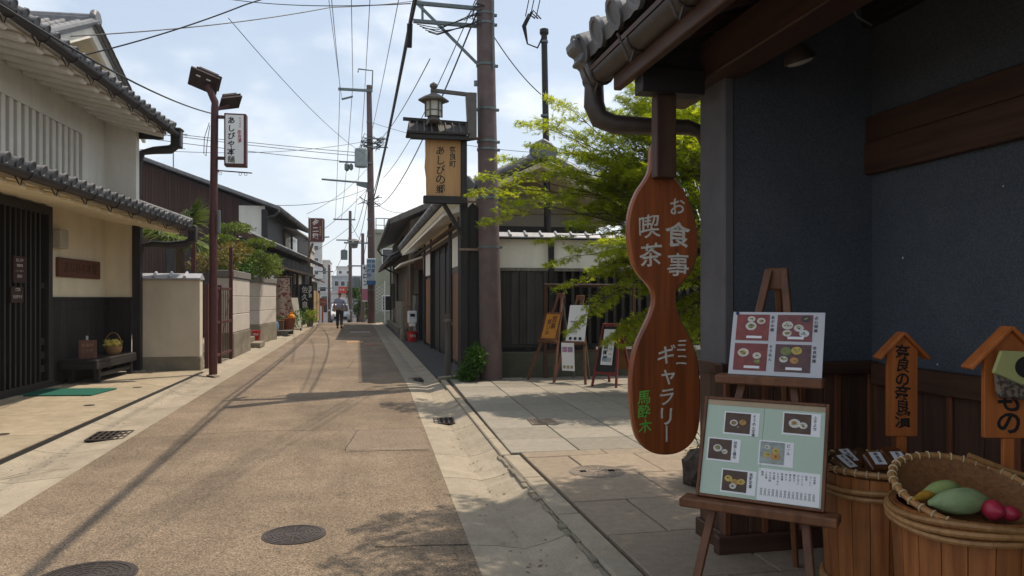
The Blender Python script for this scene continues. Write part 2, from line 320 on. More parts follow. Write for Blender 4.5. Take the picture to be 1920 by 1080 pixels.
# lettering: glyph outlines of Blender's own built-in font, loosened to look brushed
_gl = {}
def glyph(ch, bold):
    bold = .012 if bold < .02 else .026; k = (ch, bold)
    if k not in _gl:
        c = bpy.data.curves.new('g', 'FONT'); c.body = ch; c.resolution_u = 3; c.offset = bold
        o = bpy.data.objects.new('g', c); col.objects.link(o)
        dg = bpy.context.evaluated_depsgraph_get(); me = bpy.data.meshes.new_from_object(o.evaluated_get(dg))
        v = np.array([p.co[:2] for p in me.vertices] or [(0, 0)]); f = [tuple(p.vertices) for p in me.polygons]
        bpy.data.objects.remove(o); bpy.data.curves.remove(c); bpy.data.meshes.remove(me)
        _gl[k] = (v, f)
    return _gl[k]
ALLCH = '●あいうおがきくけござしすずせぜそぞちつでとどなにのばびふまめもやゅゆよらりわんギコサジスニヒビミャュラリルロンー丨中久事二五休佐元六円医吉名商喫営四塚売奈子定屋展干店引御心戸抹料日時最木本来柿梅業歯消湯漬火点物産町百科粥紅膳舗良茶菓葉葛製販資造郷酒酔野金間防院食餅館馬～0123456789:'
def cache_glyphs():
    tmp = {}
    for bold in (0, .005, .008, .012, .018, .026):
        for ch in ALLCH:
            c = bpy.data.curves.new('g', 'FONT'); c.body = ch; c.resolution_u = 3; c.offset = bold
            o = bpy.data.objects.new('g', c); col.objects.link(o); tmp[(ch, bold)] = (o, c)
    dg = bpy.context.evaluated_depsgraph_get(); got = {}
    for k, (o, c) in tmp.items():
        me = bpy.data.meshes.new_from_object(o.evaluated_get(dg))
        got[k] = (np.array([p.co[:2] for p in me.vertices] or [(0, 0)]), [tuple(p.vertices) for p in me.polygons], sum(p.area for p in me.polygons)); bpy.data.meshes.remove(me)
    for o, c in tmp.values(): bpy.data.objects.remove(o); bpy.data.curves.remove(c)
    for ch in ALLCH:                                                     # some outlines do not fill when thickened: fall back to a thinner one
        for want, tries in ((.012, (.012, .008, .018, .005, 0)), (.026, (.026, .018, .012, .008, 0))):
            for t in tries:
                v, f, ar = got[(ch, t)]
                if t == 0 or ar > got[(ch, 0)][2] * (1 + t * 4): break
            _gl[(ch, want)] = (v, f)
cache_glyphs()
def letters(name, parent, items, m, y=0, bold=.02, brush=.0, seed=1):
    """items: (text, x centre, z top, size[, pitch]) written downwards on the local x-z plane, facing -y"""
    rr = random.Random(seed); mb = MB()
    for it in items:
        text, x, z, s = it[:4]; pitch = it[4] if len(it) > 4 else s * 1.05
        for i, ch in enumerate(text):
            if ch == ' ': continue
            v, f = glyph(ch, bold); vv = v - np.array([.5, .38])
            if brush:
                a = rr.uniform(-.14, .14) * brush; k = rr.uniform(.0, .22) * brush
                vv = vv + np.stack([.05 * brush * np.sin(vv[:, 1] * 5 + rr.random() * 6), .07 * brush * np.sin(vv[:, 0] * 4.5 + rr.random() * 6) + k * vv[:, 0]], 1)
                vv = vv @ np.array([[math.cos(a), math.sin(a)], [-math.sin(a), math.cos(a)]]) * rr.uniform(1 - .12 * brush, 1 + .12 * brush)
            cz = z - pitch * i - s / 2
            mb.add([(x + p[0] * s, y, cz + p[1] * s) for p in vv], f)
    me = bpy.data.meshes.new(name); me.from_pydata(mb.v, [], mb.f); me.materials.append(m); me.update()
    return link(bpy.data.objects.new(name, me), parent)
def hline(text, x0, z, s, pitch=None):
    """the same for text written left to right"""
    return [(ch, x0 + (pitch or s) * (i + .5), z, s) for i, ch in enumerate(text)]

# leaves
LEAF_MAPLE = (np.array([(0,0,0), (.10,.06,.0),(.50,.12,-.05),(.12,-.03,0), (.07,.11,0),(.33,.42,-.06),(.13,.05,0), (-.02,.12,0),(.03,.50,-.04),(.06,.10,0),
    (.05,-.11,0),(.33,-.38,-.06),(.11,-.04,0), (-.05,-.10,0),(.02,-.46,-.04),(.05,-.10,0)], float),
    [(0,3,2,1),(0,6,5,4),(0,9,8,7),(0,10,11,12),(0,13,14,15)])
LEAF_OVAL = (np.array([(0,0,0),(.3,.2,.04),(.75,.17,.03),(1,0,-.05),(.75,-.17,.03),(.3,-.2,.04)], float), [(0,1,2,3),(0,3,4,5)])
LEAF_TUFT = (np.array([(0,-.05,0),(1,-.02,0),(1,.02,0),(0,.05,0),(0,0,-.05),(.8,.45,.05),(.75,.5,.05),(0,.05,0),(.8,-.45,.05),(.75,-.5,.05)], float), [(0,1,2,3),(4,5,6,7),(4,8,9,7)])
def leaf_mesh(name, P, D, U, S, tmpl, m):
    """P positions, D directions (leaf axis), U rough up normals, S sizes -> one mesh"""
    P, D, U, S = (np.asarray(a, float) for a in (P, D, U, S))
    D = D / (np.linalg.norm(D, axis=1, keepdims=True) + 1e-9); B = np.cross(U, D); B /= np.linalg.norm(B, axis=1, keepdims=True) + 1e-9; Nn = np.cross(D, B)
    tv, tf = tmpl; V = P[:, None, :] + S[:, None, None] * (tv[None, :, 0:1] * D[:, None, :] + tv[None, :, 1:2] * B[:, None, :] + tv[None, :, 2:3] * Nn[:, None, :])
    n, k = len(P), len(tv); V = V.reshape(-1, 3)
    F = np.array([i for f in tf for i in f]); nf = len(tf); lens = np.array([len(f) for f in tf])
    loops = (np.arange(n)[:, None] * k + F[None]).ravel(); tot = np.tile(lens, n); start = np.concatenate([[0], np.cumsum(tot)[:-1]])
    me = bpy.data.meshes.new(name); me.vertices.add(len(V)); me.vertices.foreach_set('co', V.ravel().astype('f'))
    me.loops.add(len(loops)); me.loops.foreach_set('vertex_index', loops.astype('i')); me.polygons.add(n * nf)
    me.polygons.foreach_set('loop_start', start.astype('i')); me.update(calc_edges=True); me.materials.append(m); me.validate()
    return me
def leafobj(name, parent, P, D, U, S, tmpl, m): return link(bpy.data.objects.new(name, leaf_mesh(name, P, D, U, S, tmpl, m)), parent)
def blob_leaves(name, parent, blobs, n, size, m, tmpl=LEAF_OVAL, seed=1, flatn=.4):
    """leaves spread through ellipsoidal clumps (centre, radii)"""
    g = np.random.default_rng(seed); P = []; D = []; U = []
    for c, r in blobs:
        k = n; d = g.normal(size=(k, 3)); d /= np.linalg.norm(d, axis=1, keepdims=True); rad = g.random(k) ** .45
        lump = 1 + .25 * np.sin(d[:, 0] * 6 + c[0] * 9) * np.cos(d[:, 2] * 5 + c[1] * 7)
        P.append(np.array(c) + d * (rad * lump)[:, None] * np.array(r)); D.append(d + g.normal(size=(k, 3)) * .7); U.append(np.array([0, 0, 1.]) + g.normal(size=(k, 3)) * flatn)
    P = np.concatenate(P); D = np.concatenate(D); U = np.concatenate(U)
    return leafobj(name, parent, P, D, U, size * g.uniform(.6, 1.3, len(P)), tmpl, m)
def gz(y):
    pts = [(-50, 0), (47, 0), (62, -.5), (110, -2), (400, -5), (5000, -5)]
    for (a, za), (b, zb) in zip(pts, pts[1:]):
        if y <= b: return za + (zb - za) * (y - a) / (b - a)
    return -5
def sag(a, b, s, n=14):
    a = Vector(a); b = Vector(b)
    return [a.lerp(b, i / n) - Vector((0, 0, s * 4 * (i / n) * (1 - i / n))) for i in range(n + 1)]
def tilecol(L, rows, pitch, m, end=True, r=.062):
    """one course of roof tiles from the eave (x=0) up the slope (towards -x): pan tiles and a roll, lapped row by row"""
    mb = MB(); dl = L / rows
    for i in range(rows):
        x0 = -i * dl; x1 = x0 - dl - .02; lift = .016
        mb.add([(x0, -pitch/2, lift), (x0, pitch/2, lift), (x1, pitch/2, 0), (x1, -pitch/2, 0), (x0, -pitch/2, -.012), (x0, pitch/2, -.012)], [(0,1,2,3), (4,5,1,0)])
        k = []
        for xx, rr in ((x0, r * 1.05), (x1, r * .94)):
            for j in range(6):
                t = math.pi * j / 5; k.append((xx, -pitch/2 + rr * math.cos(t) , lift * .5 + rr * math.sin(t) * 1.05))
        mb.add(k, [(j, j+1, 7+j, 6+j) for j in range(5)] + [(0,1,2,3,4,5)[::-1]])
    if end:
        n = 12; ring = [(math.cos(2*math.pi*j/n), math.sin(2*math.pi*j/n)) for j in range(n)]; rr = r * 1.18
        vs = [(.0, -pitch/2 + a*rr, .02 + b*rr) for a, b in ring] + [(.03, -pitch/2 + a*rr, .02 + b*rr) for a, b in ring] + [(.03, -pitch/2 + a*rr*.75, .02 + b*rr*.75) for a, b in ring] + [(.02, -pitch/2 + a*rr*.7, .02 + b*rr*.7) for a, b in ring]
        mb.add(vs, [(j, (j+1)%n, n+(j+1)%n, n+j) for j in range(n)] + [(n+j, n+(j+1)%n, 2*n+(j+1)%n, 2*n+j) for j in range(n)] + [(2*n+j, 2*n+(j+1)%n, 3*n+(j+1)%n, 3*n+j) for j in range(n)] + [tuple(range(3*n, 4*n))])
        # drooping lip of the eave pan tile
        mb.add([(.01, -pitch/2, .016), (.01, pitch/2, .016), (.012, pitch/2, -.05), (.012, 0, -.065), (.012, -pitch/2, -.05)], [(0,1,2,3,4)])
    return mb.mesh('roof_tile', m, smooth=True)
# ================================================================ the setting
def lerp_tab(y, tab):
    if y <= tab[0][0]: return tab[0][1]
    for (a, va), (b, vb) in zip(tab, tab[1:]):
        if y <= b: return va + (vb - va) * (y - a) / (b - a)
    return tab[-1][1]
RE = lambda y: lerp_tab(y, [(-4, .50), (4, .66), (13, .85), (60, .85)])        # right edge of the road
GE = lambda y: lerp_tab(y, [(-4, 1.25), (4, 1.28), (6.8, 1.30), (13, 1.44), (25, 1.5), (60, 1.5)])   # outer edge of the right gutter
LE = lambda y: lerp_tab(y, [(-4, -2.42), (6, -2.39), (42, -2.30), (60, -2.3)])
LG = lambda y: lerp_tab(y, [(-4, -3.2), (7.5, -3.13), (15.3, -3.0), (30, -2.95), (60, -2.95)])

ys = [-60, -20, 0, 20, 47, 62, 85, 110, 250, 400, 1500, 4000]; xs = [-1500, -200, -40, 0, 40, 200, 1500]
mb = MB(); mb.add([(x, y, gz(y) - .12) for y in ys for x in xs], [(j*7+i, j*7+i+1, (j+1)*7+i+1, (j+1)*7+i) for j in range(len(ys)-1) for i in range(6)])
tag(mb.build('ground', ASPH), 'grey ground around and beyond the street', kind='structure')
mb = MB(); yy = list(range(-4, 48, 3)) + [47.5, 52, 57, 62, 75, 90, 110]
mb.add([p for y in yy for p in ((LE(y), y, gz(y)), ((LE(y)+RE(y))/2, y, gz(y) + .015), (RE(y), y, gz(y)))],
       [f for i in range(len(yy)-1) for f in ((i*3, i*3+1, i*3+4, i*3+3), (i*3+1, i*3+2, i*3+5, i*3+4))])
road = tag(mb.build('road', ROAD), 'tan exposed-aggregate lane running away between the houses', kind='structure')
road.data.polygons.foreach_set('use_smooth', [True]*len(road.data.polygons))
# painted marks and drain lids in the lane
def mark(x0, x1, y0, y1, m, nm='painted_mark'): return MB().box(x0, x1, y0, y1, .0, .0185).build(nm, m, road)
mark(-.35, .20, 25.6, 26.1, mat('orange_road_paint', (.55, .27, .06), (.3, .2, .12), scale=30, bump=0))
mark(.22, .62, 24.3, 24.8, mat('red_road_paint', (.38, .12, .05), (.24, .14, .09), scale=30, bump=0))
mark(-.3, .55, 33.2, 33.7, mat('worn_white_paint', (.6, .58, .52), (.35, .3, .24), scale=20, bump=0))
# asphalt seams: fine uneven cracks across the lane
def seam(pts, w, parent, m, z=.017, nm='crack', seed=3):
    r_ = random.Random(seed); mb = MB(); P = []
    for (a, b) in zip(pts, pts[1:]):
        n = max(3, int((Vector(b) - Vector(a)).length / .08))
        P += [Vector(a).lerp(Vector(b), i/n) + Vector((r_.uniform(-.008, .008), r_.uniform(-.008, .008))) for i in range(n)]
    P.append(Vector(pts[-1])); V = []
    for i, p in enumerate(P):
        d = (P[min(i+1, len(P)-1)] - P[max(i-1, 0)]).normalized(); nrm = Vector((-d.y, d.x)) * w * r_.uniform(.3, 1)
        V += [(p.x - nrm.x, p.y - nrm.y, z(p) if callable(z) else z), (p.x + nrm.x, p.y + nrm.y, z(p) if callable(z) else z)]
    mb.add(V, [(2*i, 2*i+1, 2*i+3, 2*i+2) for i in range(len(P)-1)])
    return mb.build(nm, m, parent)
CRACK = flat('crack_dirt', (.055, .042, .032), .95, .1)
RZ = lambda p: .004 + .015 * (1 - abs(p.x - (LE(p.y)+RE(p.y))/2) / ((RE(p.y)-LE(p.y))/2))
m_ = mat('repair_patch', (.188, .143, .103), (.15, .113, .081), scale=3, rough=.92, bump=0, var=0, fine=.45, fscale=130)
def patch(x0, x1, y0, y1):
    mb = MB(); nx, ny = 8, 3
    mb.add([(x0 + (x1-x0)*i/nx, y0 + (y1-y0)*j/ny, RZ(Vector((x0 + (x1-x0)*i/nx, y0 + (y1-y0)*j/ny))) - .001) for j in range(ny+1) for i in range(nx+1)], [(j*(nx+1)+i, j*(nx+1)+i+1, (j+1)*(nx+1)+i+1, (j+1)*(nx+1)+i) for j in range(ny) for i in range(nx)])
    return mb.build('repair_patch', m_, road)
patch(-.11, .70, 7.42, 8.62); patch(-2.1, -.9, 19.5, 23.5)
seam([(-2.35, 8.6), (-1.2, 8.75), (.1, 8.6), (.75, 8.7)], .006, road, CRACK, RZ, seed=1)
seam([(.0, 8.6), (-.12, 7.5), (.7, 7.35)], .006, road, CRACK, RZ, seed=2)
seam([(-2.33, 17.6), (-.4, 17.9), (.8, 17.6)], .008, road, CRACK, RZ, seed=4)
seam([(-.1, 18), (-.2, 16.2)], .008, road, CRACK, RZ, seed=5)
seam([(.1, 4.55), (.66, 4.5)], .007, road, CRACK, RZ, seed=6)
seam([(-2.3, 24), (.8, 24.1)], .008, road, CRACK, RZ, seed=8)

# right gutter: dished concrete blocks
gutr = empty('gutter_right', (0, 0, 0)); gutr['kind'] = 'structure'; gutr['label'] = 'pale dished concrete gutter along the right edge of the lane'
def gut_block(parent, y0, y1, e0, e1, dip, hi, name='gutter_block', far=0):
    mb = MB(); V = []
    for y in (y0, y1):
        a, b = e0(y), e1(y)
        for f, z in ((0, 0), (.28, -.016), (.55, dip), (.8, dip * .35), (1, hi)): V.append((a + (b-a)*f, y, z + far))
        V += [(b, y, -.11), (a, y, -.11)]
    mb.add(V, [(i, i+1, 8+i, 7+i) for i in range(6)] + [(6, 0, 7, 13), tuple(range(7))[::-1], tuple(range(7, 14))])
    o = mb.build(name, CONC, parent); return o
y = -3.5; r_ = random.Random(3)
while y < 30:
    n = y + r_.choice((1.15, 1.5, .95, 1.75)); gut_block(gutr, y, n - .009, RE, GE, -.045, .025 if n < 13.3 else 0); y = n
gut_block(gutr, y, 47, RE, GE, -.03, 0)
# left gutter
gutl = empty('gutter_left', (0, 0, 0)); gutl['kind'] = 'structure'; gutl['label'] = 'cracked concrete gutter along the left edge of the lane'
y = -3.5
while y < 29:
    n = y + r_.choice((1.2, 1.6, 2.0, 1.4)); gut_block(gutl, y, n - .010, LE, LG, -.035, .02); y = n
gut_block(gutl, y, 47, LE, LG, -.02, .02)
seam([(-2.36, 7.3), (-2.8, 7.2), (-3.05, 6.7)], .007, gutl, CRACK, lambda p: -.008 + .0, seed=12)
MB().box(-3.155, -3.075, -3.5, 6, .0, .026).add([(-3.21,6,.026),(-3.13,6,.026),(-3.0,15.6,.026),(-3.08,15.6,.026),(-3.21,6,-.05),(-3.13,6,-.05),(-3.0,15.6,-.05),(-3.08,15.6,-.05)],[(0,1,2,3),(0,4,5,1),(1,5,6,2),(3,7,4,0)]).build('drain_slot', BLACKM, gutl)
# drain grates
def grate(name, x, y, w, l, n, z, parent, rz=0):
    mb = MB(); mb.box(-w/2, w/2, -l/2, l/2, -.02, -.012); mb.cur = 1
    for i in range(n + 1): t = -w/2 + w*i/n; mb.box(t-.008, t+.008, -l/2, l/2, -.011, .004)
    for i in range(4): t = -l/2 + l*i/3; mb.box(-w/2, w/2, t-.010, t+.010, -.010, .0035)
    return mb.build(name, [flat('grate_void', (.006, .006, .006), 1, 0), IRON], parent, loc=(x, y, z), rot=(0, 0, rz))
grate('drain_grate', -2.66, 8.93, .36, .52, 6, -.006, gutl, R(3))
grate('drain_grate', .98, 14.0, .42, .50, 5, -.012, gutr)
grate('drain_grate', 1.02, 9.25, .30, .42, 5, -.018, gutr, R(-4))
# kerb on the right, near and far run
kerb = empty('kerb', (0, 0, 0)); kerb['kind'] = 'structure'; kerb['label'] = 'narrow concrete kerb between the right gutter and the stone paving'
y = -3
while y < 6.75:
    n = min(y + r_.uniform(.85, 1.2), 6.76)
    MB().box(1.315, 1.475, y, n-.008, -.1, .052).build('kerb_stone', CONC, kerb, bevel=.012); y = n
for i in range(8):
    a = 6.80 + i*.80; b = a + .79
    MB().add([(GE(a)+.004,a,-.1),(GE(a)+.10,a,-.1),(GE(b)+.10,b,-.1),(GE(b)+.004,b,-.1),(GE(a)+.004,a,.052),(GE(a)+.10,a,.052),(GE(b)+.10,b,.052),(GE(b)+.004,b,.052)],
             [(3,2,1,0),(4,5,6,7),(0,1,5,4),(1,2,6,5),(2,3,7,6),(3,0,4,7)]).build('kerb_stone', CONC, kerb, bevel=.01)
# rubble-edged mortar line beside the near kerb
mb = MB(); r2 = random.Random(11); y = 3.2
while y < 6.7:
    w = r2.uniform(.05, .16); mb.box(1.286 + r2.uniform(-.025, .012), 1.312, y, y + w, -.02, .03 + r2.uniform(0, .018)); y += w
mb.build('rough_mortar', CONCD, kerb, bevel=.006)
# stone paving on the right
pave = empty('sidewalk', (0, 0, 0)); pave['kind'] = 'structure'; pave['label'] = 'stone slab paving of the forecourt on the right'
MB().prism([(1.31, -3), (9, -3), (9, 13.45), (1.56, 13.45), (1.56, 12.9), (1.40, 6.8), (1.31, 6.8)], 'z', -.1, .028).build('bedding', flat('joint_soil', (.060, .050, .040), .95, .1), pave)
A = R(-1.9); ca, sa = math.cos(A), math.sin(A)
def quad_slab(parent, pts, z0, z1, m, nm='slab', bevel=.006):
    n = len(pts); V = [(p[0], p[1], z0) for p in pts] + [(p[0], p[1], z1) for p in pts]
    return MB().add(V, [tuple(range(n))[::-1], tuple(range(n, 2*n))] + [(i, (i+1) % n, n+(i+1) % n, n+i) for i in range(n)]).build(nm, m, parent, bevel=bevel)
for cidx in range(9):
    cx0 = .10 + cidx * .665 if cidx else .10; cx1 = .10 + (cidx+1) * .665
    yy0 = 0
    while yy0 < 6.45:
        L = r_.choice((.62, .66, .60, .70, .64)); yy1 = min(yy0 + L, 6.5); g_ = .006
        P = []
        for lx, ly in ((cx0+g_, yy0+g_), (cx1-g_, yy0+g_), (cx1-g_, yy1-g_), (cx0+g_, yy1-g_)):
            P.append((1.30 + lx*ca - ly*sa, 6.83 + lx*sa + ly*ca))
        if yy1 - yy0 > .15: quad_slab(pave, P, 0, .058 + r_.uniform(-.003, .003), STONE)
        yy0 = yy1
y = 6.80; row = 0
while y > -1:
    n = y - (.75 if row else .22); x = 1.49; k = 0
    while x < 6:
        w = r_.choice((.62, .78, .7)) if not (k == 0 and row % 2) else .40
        quad_slab(pave, [(x+.005, n+.005), (x+w-.005, n+.005), (x+w-.005, y-.005), (x+.005, y-.005)], 0, .060 + r_.uniform(-.003, .003), STONEW); x += w; k += 1
    y = n; row += 1
# iron lids
def manhole(name, x, y, r, z, parent, seed=0, m=IRON):
    mb = MB(); mb.lathe([(r*1.06, -.02), (r*1.06, .0), (r*1.0, .001)], 40); k = 0
    mb.lathe([(r*.985, -.01), (r*.985, .004), (r*.90, .004), (r*.90, -.002)] , 40)
    for f in (.80, .66, .52, .38, .24): mb.lathe([(r*(f+.055), -.006), (r*(f+.055), .0035), (r*f, .0035), (r*f, -.006)], 40)
    mb.lathe([(r*.1, -.006), (r*.1, .003), (r*.05, .004)], 20)
    for a in range(16): t = a*math.pi/8; mb.bar((r*.26*math.cos(t), r*.26*math.sin(t), .001), (r*.88*math.cos(t), r*.88*math.sin(t), .001), r*.05, .004)
    return mb.build(name, m, parent, loc=(x, y, z))
manhole('manhole_cover', -.39, 4.88, .185, .016, road)
manhole('manhole_cover', -1.42, 4.36, .24, .012, road)
STM = mat('stone_lid', (.22, .18, .145), (.15, .12, .095), scale=30, rough=.8, var=0)
mb = manhole('manhole_cover', 1.95, 5.93, .22, .062, pave, m=STM)
MB().box(-.15, .15, -.19, .19, -.02, .004).build('inspection_plate', STM, pave, loc=(2.11, 8.44, .062), rot=(0, 0, R(-3)))
for i in range(9): boxp('plate_rib', pave, 1.97, 2.25, 8.27 + i*.042, 8.285 + i*.042, .060, .071, STM, .001)
for x, y in ((1.83, 5.94), (2.07, 5.92)): MB().box(-.025, .025, -.02, .02, -.01, .0062).build('lifting_hole', flat('hole', (.01, .01, .01), 1, 0), pave, loc=(x, y, .0635))
# asphalt apron before the right-hand house
tag(MB().add([(1.46,13.42,.004),(2.6,13.42,.012),(2.6,45,.012),(1.51,45,.004),(1.51,25,.004)], [(0,1,2,3,4)]).build('pavement', ASPH), 'dark asphalt strip in front of the plaster house', kind='structure')
# leaf litter and grit that gathers in the gutters
gq = np.random.default_rng(8); nq = 420; yq = gq.uniform(3.4, 16, nq); fq = np.clip(gq.normal(.58, .16, nq), .05, .98); rq = gq.random(nq) < .6
xq = np.where(rq, [RE(v) + (GE(v)-RE(v))*f for v, f in zip(yq, fq)], [LE(v) + (LG(v)-LE(v))*f for v, f in zip(yq, fq)])
zq = np.where(rq, -.045, -.035) * np.interp(fq, (0, .28, .55, .8, 1), (0, .36, 1, .35, -.5)) + .006
tag(leafobj('leaf_litter', None, np.stack([xq, yq, zq], 1), gq.normal(size=(nq, 3)) * (1, 1, .1), np.array([0, 0, 1.]) + gq.normal(size=(nq, 3)) * .15, gq.uniform(.012, .035, nq), LEAF_OVAL, leafmat('dry_leaf', (.20, .13, .05), (.07, .05, .03), .1)), 'scattered dry leaf litter lying in the gutters', kind='stuff')
# forecourt on the left
fore = empty('forecourt_left', (0, 0, 0)); fore['kind'] = 'structure'; fore['label'] = 'sunlit concrete slab forecourt before the left house'
MB().box(-9, -3.2, -3, 29, -.12, .005).build('bedding', flat('left_joint', (.13, .105, .07), .95, .1), fore)
y = 3.0; k = 0
while y < 16.0:
    n = y + (1.55, 1.2, 1.75, 1.4)[k % 4]; n = min(n, 16.15)
    xa = lambda yy: LG(yy) - .085
    for j, (f0, f1) in enumerate(((0, .9), (.9, 1.9))):
        P = [(xa(y)-f1+.006, y+.006), (xa(y)-f0-.006, y+.006), (xa(n)-f0-.006, n-.006), (xa(n)-f1+.006, n-.006)]
        quad_slab(fore, P, -.02, .03 + r_.uniform(-.002, .002), LEFTST)
    y = n; k += 1
MB().add([(-2.97,16,.012),(-9,16.15,.012),(-9,47,.012),(-2.95,47,.012)], [(0,1,2,3)]).build('paving', CONC, fore)
for i, (x, y) in enumerate(((-3.75, 9.0), (-3.6, 11.2), (-3.55, 13.3))): MB().lathe([(.07, -.01), (.07, .003), (.05, .004)], 14).build('valve_lid', IRON, fore, loc=(x, y, .031))

# ================================================================ left-hand plaster house
LH = empty('plaster_townhouse', (-4.29, 16.1, 0), R(-3), 'white plaster townhouse with slatted upper window and two tiled eaves on the left', 'house')
MB().box(-.90, -.62, -1.05, 0, 0, 5.2).box(-.90, -.62, -2.55, -1.05, 0, 3.55).box(-.90, -.62, -2.55, -1.05, 4.52, 5.2).box(-.90, -.62, -4.75, -2.55, 2.95, 3.55).box(-.90, -.62, -9, -4.75, 0, 3.55).box(-.90, -.62, -9, -4.62, 3.55, 5.2).box(-.90, -.62, -4.62, -2.55, 4.52, 5.2) \
    .build('wall', PLASTER, LH)
# the lower storey plaster is warmer
MB().box(-.61, -.598, -2.55, -.002, 1.5, 3.3).build('lower_plaster', CREAM, LH); MB().box(-.61, -.598, -9, -4.75, 0, 3.3).build('lower_plaster', CREAM, LH)
MB().box(-.598, -.06, -.0, .16, 1.5, 3.3).build('wing_wall', CREAM, LH); MB().box(-.9, -.03, .0, .18, 3.3, 5.15).build('upper_wing_wall', PLASTER, LH)
MB().box(-6, -.9, -9, .18, 0, 5.2).build('house_body', PLASTER, LH)
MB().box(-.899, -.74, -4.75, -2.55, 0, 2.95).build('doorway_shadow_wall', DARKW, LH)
boxp('post', LH, -.09, .06, -.05, .10, 0, 2.95, DARKW, .006); boxp('post_base', LH, -.14, .11, -.10, .15, 0, .06, CONC, .01)
boxp('wainscot_cap', LH, -.60, -.555, -2.55, -.012, 1.47, 1.52, DARKWY); boxp('wainscot_cap', LH, -.60, -.09, -.045, -.001, 1.47, 1.52, DARKWX)
boxp('wainscot_cap', LH, -.60, -.565, -2.55, -.012, 1.30, 1.34, DARKWY)
y = -2.54
while y < -.1: boxp('wainscot_board', LH, -.598, -.575, y, y + .232, .05, 1.47, DARKW, .004); y += .24
x = -.59
while x < -.15: boxp('wainscot_board', LH, x, x + .115, -.03, -.001, .05, 1.47, DARKW, .004); x += .12
boxp('sill_beam', LH, -.61, -.54, -2.55, -.01, .0, .09, DARKWY)
# lattice door with slats and rails
boxp('door_frame', LH, -.63, -.50, -2.66, -2.52, .03, 2.95, DARKW, .006); boxp('door_frame', LH, -.63, -.50, -4.9, -2.52, 2.86, 3.0, DARKWY, .006)
boxp('door_frame', LH, -.63, -.48, -4.9, -2.5, .0, .16, DARKWY, .006); MB().box(-.66, -.40, -4.9, -2.45, 0, .05).build('door_step', CONC, LH)
for i in range(13): boxp('lattice_slat', LH, -.575, -.515, -2.95 - i*.155, -2.90 - i*.155, .16, 2.86, DARKW, .004)
for z in (.30, .52, .74, 1.66): boxp('lattice_rail', LH, -.60, -.565, -4.85, -2.66, z, z + (.11 if z < 1 else .09), DARKWY, .004)
# wall fittings
boxp('meter_box', LH, -.598, -.46, -2.33, -2.02, 2.34, 2.66, mat('beige_meter_box', (.42, .39, .34), (.37, .34, .29), scale=4, var=0), .015)
boxp('socket_plate', LH, -.575, -.562, -1.02, -.93, .62, .80, flat('socket_white', (.6, .6, .58), .4), .003)
# upper slatted window
MB().box(-.87, -.78, -4.62, -1.05, 3.55, 4.52).build('window_recess', mat('window_grey', (.16, .175, .17), (.13, .14, .14), var=0), LH)
for i in range(15): boxp('window_bar', LH, -.775, -.625, -1.29 - i*.235, -1.175 - i*.235, 3.55, 4.52, PLASTER, .01)
# cut the wall behind: the opening's rim
MB().box(-.70, -.618, -4.7, -1.0, 3.47, 3.55).build('window_sill', PLASTER, LH)
# lower (pent) roof
SL1 = math.atan2(.55, 1.5); tm1 = tilecol(1.62, 6, .285, TILE)
pr = MB().add([(.90,-9,2.93),(.90,.34,2.93),(-.62,.34,3.50),(-.62,-9,3.50),(.90,-9,2.97),(.90,.34,2.97),(-.62,.34,3.54),(-.62,-9,3.54)], [(3,2,1,0),(4,5,6,7),(0,1,5,4),(1,2,6,5),(2,3,7,6),(3,0,4,7)]).build('pent_roof', DARKW, LH)
for i in range(33): piece('roof_tile', tm1, pr, (.93, .20 - i*.285, 3.00), (0, SL1, 0))
MB().tube([(.93, .36, 3.06), (-.62, .36, 3.62)], .085, 10).build('verge_tile', TILE, pr, smooth=True)
MB().box(-.70, -.60, -9, .3, 3.52, 3.60).build('flashing_tile', TILE, pr)
MB().add([(.78,-9,2.86),(.78,.22,2.86),(-.62,.22,3.10),(-.62,-9,3.10),(.78,-9,2.94),(.78,.22,2.94),(-.62,.22,3.45),(-.62,-9,3.45)], [(3,2,1,0),(4,5,6,7),(0,1,5,4),(1,2,6,5),(2,3,7,6),(3,0,4,7)]).build('plaster_soffit', CREAM, LH)
for i in range(20): MB().add([(0,0,0),(0,.16,0),(-1.38,.16,.24),(-1.38,0,.24),(0,0,-.07),(0,.16,-.07),(-1.38,.16,.17),(-1.38,0,.17)], [(0,1,2,3),(4,5,6,7),(0,4,5,1),(1,5,6,2),(3,2,6,7),(0,3,7,4)]).build('rafter', CREAM, LH, loc=(.77, -.05 - i*.45, 2.86), bevel=.02)
def half_gutter(parent, x, z, y0, y1, r, m, hooks, hookname='gutter_hook'):
    mb = MB(); n = 9
    for k, rr in enumerate((r, r*.86)):
        pass
    V = []
    for yv in (y0, y1):
        for rr in (r, r*.88):
            V += [(x + rr*math.cos(math.pi + math.pi*j/(n-1)), yv, z + rr*math.sin(math.pi + math.pi*j/(n-1))) for j in range(n)]
    q = 2*n; F = []
    for j in range(n-1): F += [(j, j+1, q+j+1, q+j), (n+j, q+n+j, q+n+j+1, n+j+1), (j, n+j, n+j+1, j+1), (q+j, q+j+1, q+n+j+1, q+n+j)]
    F += [(0, q, q+n, n), (n-1, 2*n-1, q+2*n-1, q+n-1)]
    o = mb.add(V, F).build('gutter', m, parent, smooth=True)
    for yv in hooks:
        MB().tube([(x + r*1.08*math.cos(math.pi + math.pi*j/8), yv, z + r*1.08*math.sin(math.pi + math.pi*j/8)) for j in range(9)] , .009, 5).build(hookname, m, o)
        MB().tube([(x - r*.4, yv, z - r*.95), (x - r*.4 - .02, yv, z - r*1.9), (x - r*.9, yv, z - r*1.7), (x - r*1.8, yv, z + .02)], .008, 5).build(hookname, m, o)
    return o
half_gutter(LH, .93, 2.93, -9, .38, .075, GUTTERM, [-.3 - i*.9 for i in range(10)])
